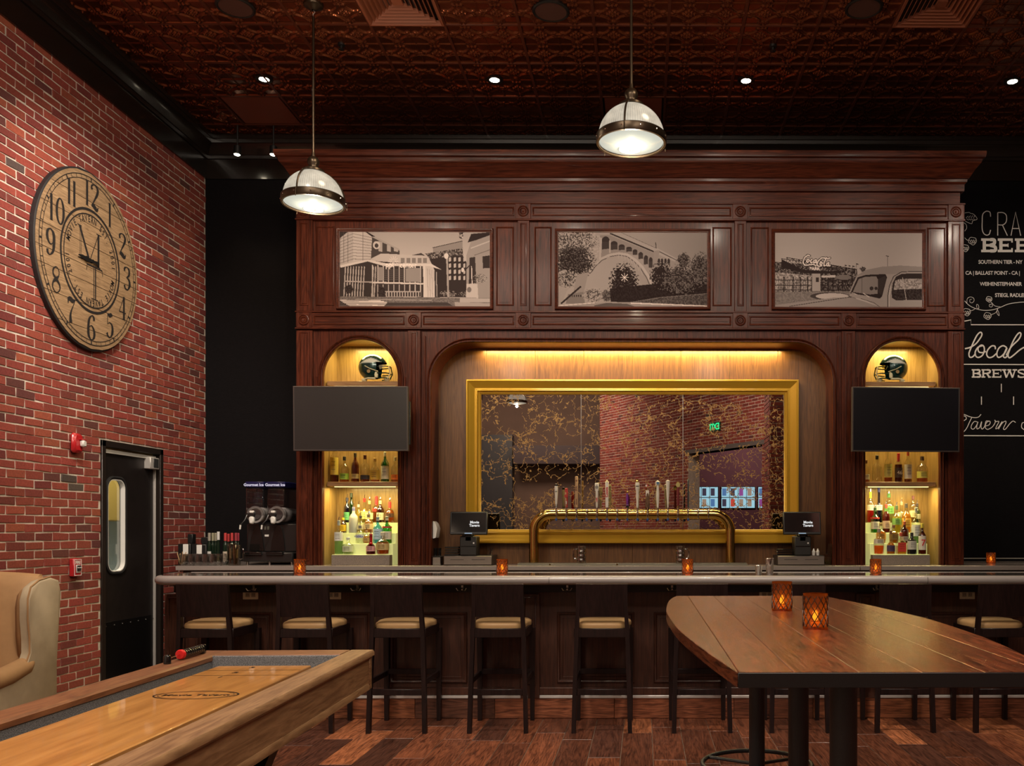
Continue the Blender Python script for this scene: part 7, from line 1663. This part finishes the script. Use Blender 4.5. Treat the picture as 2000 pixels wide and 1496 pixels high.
P2('base_moulding', MB().prism([(Wt-.06, .655), (Wt-.010, .655), (Wt-.010, .672), (Wt-.016, .684), (Wt-.03, .688), (Wt-.06, .688)], -LN+.02, -.05, 'xz'), OAK)
P2('base_moulding', MB().prism([(.06, .655), (.010, .655), (.010, .672), (.016, .684), (.03, .688), (.06, .688)], -LN+.02, -.05, 'xz'), OAK)
P2('cove_strip', MB().prism([(Wt-.018, rz-.027), (Wt-.006, rz-.027), (Wt-.010, rz-.036), (Wt-.018, rz-.042)], -LN+.02, -.01, 'xz'), OAK)
P2('gutter_floor', MB().box(.036, Wt-.036, -LN+.02, -.03, .69, .70), CARP)
P2('carpet_side', MB().cbox(.085, .116, -LN+.16, -.15, .70, rz-.004, .004), CARP)
P2('carpet_side', MB().cbox(Wt-.116, Wt-.085, -LN+.16, -.15, .70, rz-.004, .004), CARP)
P2('carpet_end', MB().cbox(.11, Wt-.11, -.17, -.14, .70, rz-.004, .004), CARP)
def lane_mat():
    m, nt, b = newmat('maple_lane'); N = nt.nodes
    tc = N.new('ShaderNodeTexCoord'); mp = N.new('ShaderNodeMapping'); mp.inputs['Scale'].default_value = (14, 1.2, 1); L(nt, tc.outputs['Object'], mp.inputs[0])
    n = N.new('ShaderNodeTexNoise'); n.inputs['Scale'].default_value = 2.4; n.inputs['Detail'].default_value = 7; L(nt, mp.outputs[0], n.inputs['Vector'])
    r = N.new('ShaderNodeValToRGB'); r.color_ramp.elements[0].position = .3; r.color_ramp.elements[1].position = .7
    r.color_ramp.elements[0].color = (.42,.175,.040,1); r.color_ramp.elements[1].color = (.66,.31,.085,1); L(nt, n.outputs['Fac'], r.inputs[0])
    v = N.new('ShaderNodeTexNoise'); v.inputs['Scale'].default_value = 520; v.inputs['Detail'].default_value = 2; L(nt, tc.outputs['Object'], v.inputs['Vector'])
    n3 = N.new('ShaderNodeTexNoise'); n3.inputs['Scale'].default_value = 5; L(nt, tc.outputs['Object'], n3.inputs['Vector'])
    c = N.new('ShaderNodeMath'); c.operation = 'GREATER_THAN'; c.inputs[1].default_value = .70; L(nt, v.outputs['Fac'], c.inputs[0])
    g = N.new('ShaderNodeMath'); g.operation = 'GREATER_THAN'; g.inputs[1].default_value = .45; L(nt, n3.outputs['Fac'], g.inputs[0])
    q = N.new('ShaderNodeMath'); q.operation = 'MULTIPLY'; L(nt, c.outputs[0], q.inputs[0]); L(nt, g.outputs[0], q.inputs[1])
    mx = N.new('ShaderNodeMix'); mx.data_type = 'RGBA'; L(nt, q.outputs[0], mx.inputs[0]); L(nt, r.outputs[0], mx.inputs[6]); mx.inputs[7].default_value = (.85,.62,.30,1)
    L(nt, mx.outputs[2], b.inputs['Base Color']); b.inputs['Roughness'].default_value = .30; b.inputs['Specular IOR Level'].default_value = .3; b.inputs['Coat Weight'].default_value = .45; b.inputs['Coat Roughness'].default_value = .03
    return m
ln = P2('lane', MB().cbox(.203, .614, -LN+.2, -.302, .735, rz-.03, .004), lane_mat())
BZ = rz-.0298; LINE = M('lane_ink', (.02,.015,.012), .3)
def laneY(py): Z_ = (H-BZ)*F/(py-CY); return Z_-4.35
for py in (1309.3, 1319.5): y = laneY(py); part('lane_line', MB().box(.205, .612, y-.002, y+.002, BZ, BZ+.0005), LINE, ln, world=False, smooth=False)
for s, xx, yy in (('1', .345, -.62), ('2', .36, -.50), ('3', .375, -.36)):
    part('lane_number', on_plane(text_mb(s, .045, .0003, bold=.001), (xx, yy-.012, BZ+.0004), (1,0,0), (0,1,0)), LINE, ln, world=False, smooth=False)
ecx, ecy = .455, -1.03
for ra, w_ in ((1.0,.006), (.90,.0022)):
    part('logo_ring', MB().add(*(lambda m: (m.v, m.f))(ribbon(MB(), [(ecx-.02+.150*ra*math.cos(t), ecy+.080*ra*math.sin(t)) for t in np.linspace(0, 2*PI, 61)[:-1]], w_, BZ+.0005, closed=True))), LINE, ln, world=False, smooth=False)
part('logo_lettering', on_plane(text_mb('Movie Tavern', .044, .0003, bold=.0006), (ecx-.02, ecy-.012, BZ+.0005), (1,0,0), (0,1,0)), LINE, ln, world=False, smooth=False)
# pedestal legs with diagonal braces
for yc in (-1.25, -2.75):
    P2('pedestal', MB().cbox(.10, .70, yc-.20, yc+.05, .12, .655, .006), STOOLW)
    P2('foot_board', MB().cbox(.05, .77, yc-.27, yc+.12, .0, .12, .01), STOOLW)
    for e, zt_, zb_ in ((1, .655, .48), (-1, .655, .48)):
        P2('brace', MB().prism([(yc+(.05 if e > 0 else -.20), zb_), (yc+(.05 if e > 0 else -.20), zb_-.07), (yc+(.42 if e > 0 else -.57), .655), (yc+(.34 if e > 0 else -.49), .655)], .62, .70, 'yz'), STOOLW)
        P2('brace', MB().prism([(yc+(.05 if e > 0 else -.20), .38), (yc+(.05 if e > 0 else -.20), .30), (yc+(.38 if e > 0 else -.53), .02), (yc+(.46 if e > 0 else -.61), .02)], .62, .70, 'yz'), STOOLW)
# abacus scorer on the left rail
sc_ = thing('bead_scorer', 'bead scorer with one red and ten black beads on the left table rail', 'scorer', (-2.09, 3.9, rz))
Mr = Matrix.Translation((-2.121, 4.35, 0)) @ Matrix.Rotation(RZ, 4, 'Z'); z0 = rz+.001
def P3(name, mb, mat, **k): mb.xf(Mr); return part(name, mb, mat, sc_, **k)
P3('end_post', MB().lathe([(.001,.040),(.010,.038),(.0155,.030),(.0155,0),(.001,0)], (.045, -.44, z0), 16), BLKG)
P3('end_post', MB().cbox(.035, .062, -.125, -.10, z0, z0+.042, .004), BLKG)
P3('rod', MB().tube([(.0485, -.44, z0+.024), (.0485, -.11, z0+.024)], .003, 8), CHROME)
def bead(y, r, w, mat, nm, lab=None): P3(nm, MB().lathe([(.003,-w/2),(r*.8,-w/2),(r,-w*.2),(r,w*.2),(r*.8,w/2),(.003,w/2)], (0,0,0), 16).xf(Matrix.Translation((.0485, y, z0+.0245)) @ Matrix.Rotation(PI/2, 4, 'X')), mat, label=lab)
bead(-.325, .0225, .026, M('red_bead', (.65,.02,.02), .25), 'bead', 'red bead')
for i in range(9): bead(-.300+i*.0205, .0195, .0185, BLKG, 'bead')

# ------------------------------------------------------------------ wingback chair
TAN = M('tan_velvet', (.31,.17,.07), .75, bump=.25, bscale=500, var=.1, vscale=12)
PALE = M('pale_taupe_velvet', (.36,.285,.185), .8, bump=.25, bscale=500, var=.12, vscale=8)
wc = thing('wing_chair', 'tall tan velvet wingback chair against the brick wall', 'armchair', (-3.96, 5.2, 0))
cx0, cx1 = -4.36, -3.585
def sec(name, rings, mat, **k): m = MB(); m.loft(rings, True, True); return part(name, m, mat, wc, sharp=70, **k)
# back: curved top, tufted-free
rings = []
for z_, y_, t in ((.40,5.34,.06),(.70,5.40,.065),(.95,5.455,.065),(1.07,5.485,.055),(1.13,5.50,.035),(1.15,5.51,.012)):
    w = .34 if z_ < 1.05 else (.33 if z_ < 1.12 else .30); c0 = (cx0+cx1)/2
    rings.append([(c0-w, y_-t*.6, z_), (c0-w*.6, y_-t, z_+.012), (c0, y_-t*1.1, z_+.02), (c0+w*.6, y_-t, z_+.012), (c0+w, y_-t*.6, z_), (c0+w, y_+t, z_), (c0, y_+t, z_+.01), (c0-w, y_+t, z_)])
sec('back', rings, TAN)
for e in (-1, 1):
    xo = cx1 if e > 0 else cx0
    # outline of the wing and side in the y-z plane: front edge sweeps out at the top and in above the arm
    pf = [(5.535,.12),(5.535,.60),(5.56,.90),(5.575,1.04),(5.555,1.115),(5.48,1.135),(5.38,1.12),(5.31,1.085),(5.285,1.02),(5.285,.90),(5.30,.78),(5.30,.70),(5.27,.645),(5.20,.62),(5.10,.58),(5.02,.56),(4.90,.55),(4.90,.12)]
    mb = MB(); i_ = [(y, z) for y, z in pf]; yc_, zc_ = 5.3, .7
    sl = lambda z, k: 0
    def rg(xv, k): return [(xv, yc_+(y-yc_)*k, zc_+(z-zc_)*k) for y, z in i_]
    a_, b_ = xo, xo-e*.060
    mb.loft([rg(a_, .965), rg(a_-e*.0, .985) if False else rg(a_-e*.006, .99), rg(a_-e*.03, 1.0), rg(b_+e*.006, .99), rg(b_, .965)], True, True)
    part('wing', mb, PALE, wc, sharp=60, label='pale taupe outer side and wing' if e > 0 else None)
    # inner padding of the wing
    pin = [(5.50,.60),(5.50,1.09),(5.40,1.10),(5.325,1.06),(5.305,.98),(5.31,.80),(5.33,.66),(5.36,.60)]
    mb = MB(); yc_, zc_ = 5.42, .84
    def rg2(xv, k): return [(xv, yc_+(y-yc_)*k, zc_+(z-zc_)*k) for y, z in pin]
    mb.loft([rg2(b_+e*.01, 1.02), rg2(b_-e*.02, 1.02), rg2(b_-e*.05, .88)], True, True); part('wing_lining', mb, TAN, wc, sharp=70)
    part('piping', MB().tube([(xo-e*.01, y, z) for y, z in [(5.48,1.137),(5.38,1.122),(5.308,1.086),(5.282,1.02),(5.282,.90),(5.297,.78),(5.297,.70),(5.267,.647)]], .005, 6), TAN, wc)
    # rolled arm
    mb = MB(); n = 20; rings = []
    for y_, r_, zc2, dx_ in ((4.93,.052,.560,.0),(4.97,.062,.565,0),(5.15,.060,.585,0),(5.30,.055,.62,0),(5.36,.035,.66,0)):
        rings.append([(xo-e*.045+e*dx_+r_*math.cos(2*PI*i/n), y_, zc2+r_*math.sin(2*PI*i/n)) for i in range(n)])
    mb.loft(rings, True, True); part('arm', mb, TAN, wc, sharp=70)
    part('arm_front', MB().lathe([(.001,-.008),(.040,-.008),(.052,0)], (0,0,0), 24).xf(Matrix.Translation((xo-e*.045, 4.928, .560)) @ Matrix.Rotation(-PI/2, 4, 'X')), TAN, wc)
    part('arm_piping', MB().tube([(xo-e*.045+.054*math.cos(t), 4.926, .560+.054*math.sin(t)) for t in np.linspace(-.5, PI+.5, 14)], .004, 6), PALE, wc)
    for yy in (4.96, 5.49): part('leg', MB().lathe([(.014,0),(.022,.11),(.001,.12)], (xo-e*.05, yy, .001), 12), STOOLW, wc)
part('seat_base', MB().cbox(cx0+.055, cx1-.055, 4.90, 5.40, .12, .34, .02), TAN, wc)
part('seat_cushion', MB().cbox(cx0+.065, cx1-.065, 4.88, 5.36, .34, .48, .035), TAN, wc, sharp=80)

# ------------------------------------------------------------------ fire devices on the brick wall
RED = M('fire_red', (.42,.015,.02), .3, coat=.4)
yA = 7.33; zA = 1.42+(1035-866)*yA/F
fs = thing('fire_strobe', 'red fire alarm strobe high on the brick wall left of the door', 'fire alarm', (XL+.003, yA, zA))
part('housing', MB().cbox(XL+.003, XL+.045, yA-.062, yA+.062, zA-.080, zA+.080, .018), RED, fs)
part('sounder_panel', MB().cbox(XL+.045, XL+.049, yA-.045, yA+.02, zA-.06, zA+.06, .004), RED, fs)
part('strobe_lens', MB().cbox(XL+.045, XL+.080, yA+.0, yA+.052, zA-.030, zA+.025, .010), M('strobe_glass', (.6,.6,.58), .12, coat=.8), fs)
part('lens_hood', MB().cbox(XL+.045, XL+.074, yA-.004, yA+.056, zA+.025, zA+.034, .004), RED, fs)
yB = 7.32; zB = 1.42-(1108-1035)*yB/F
fp = thing('fire_pull_station', 'red fire pull station lettered FIRE beside the door', 'fire alarm', (XL+.003, yB, zB))
part('box', MB().cbox(XL+.003, XL+.042, yB-.052, yB+.052, zB-.072, zB+.072, .006), RED, fp)
part('faceplate', MB().frame(-.046, .046, -.066, .066, 0, [(0,0),(.0015,.002),(.003,.002),(.0045,.0)], fill=False).xf(Matrix.Translation((XL+.0425, yB, zB)) @ Matrix.Rotation(PI/2, 4, 'Z')), WHITE, fp)
part('handle_plate', MB().cbox(XL+.042, XL+.048, yB-.027, yB+.027, zB-.044, zB+.022, .004), M('pull_white', (.5,.48,.46), .4), fp)
part('pull_handle', MB().cbox(XL+.048, XL+.058, yB-.023, yB+.023, zB-.028, zB+.016, .004), BLKG, fp)
part('lettering', on_plane(text_mb('FIRE', .036, .0004, bold=.001), (XL+.0435, yB, zB+.030), (0,1,0), (0,0,1), (1,0,0)), WHITE, fp, smooth=False)
part('lettering', on_plane(text_mb('PULL DOWN', .010, .0004, bold=.0004), (XL+.0585, yB, zB-.004), (0,1,0), (0,0,1), (1,0,0)), WHITE, fp, smooth=False)
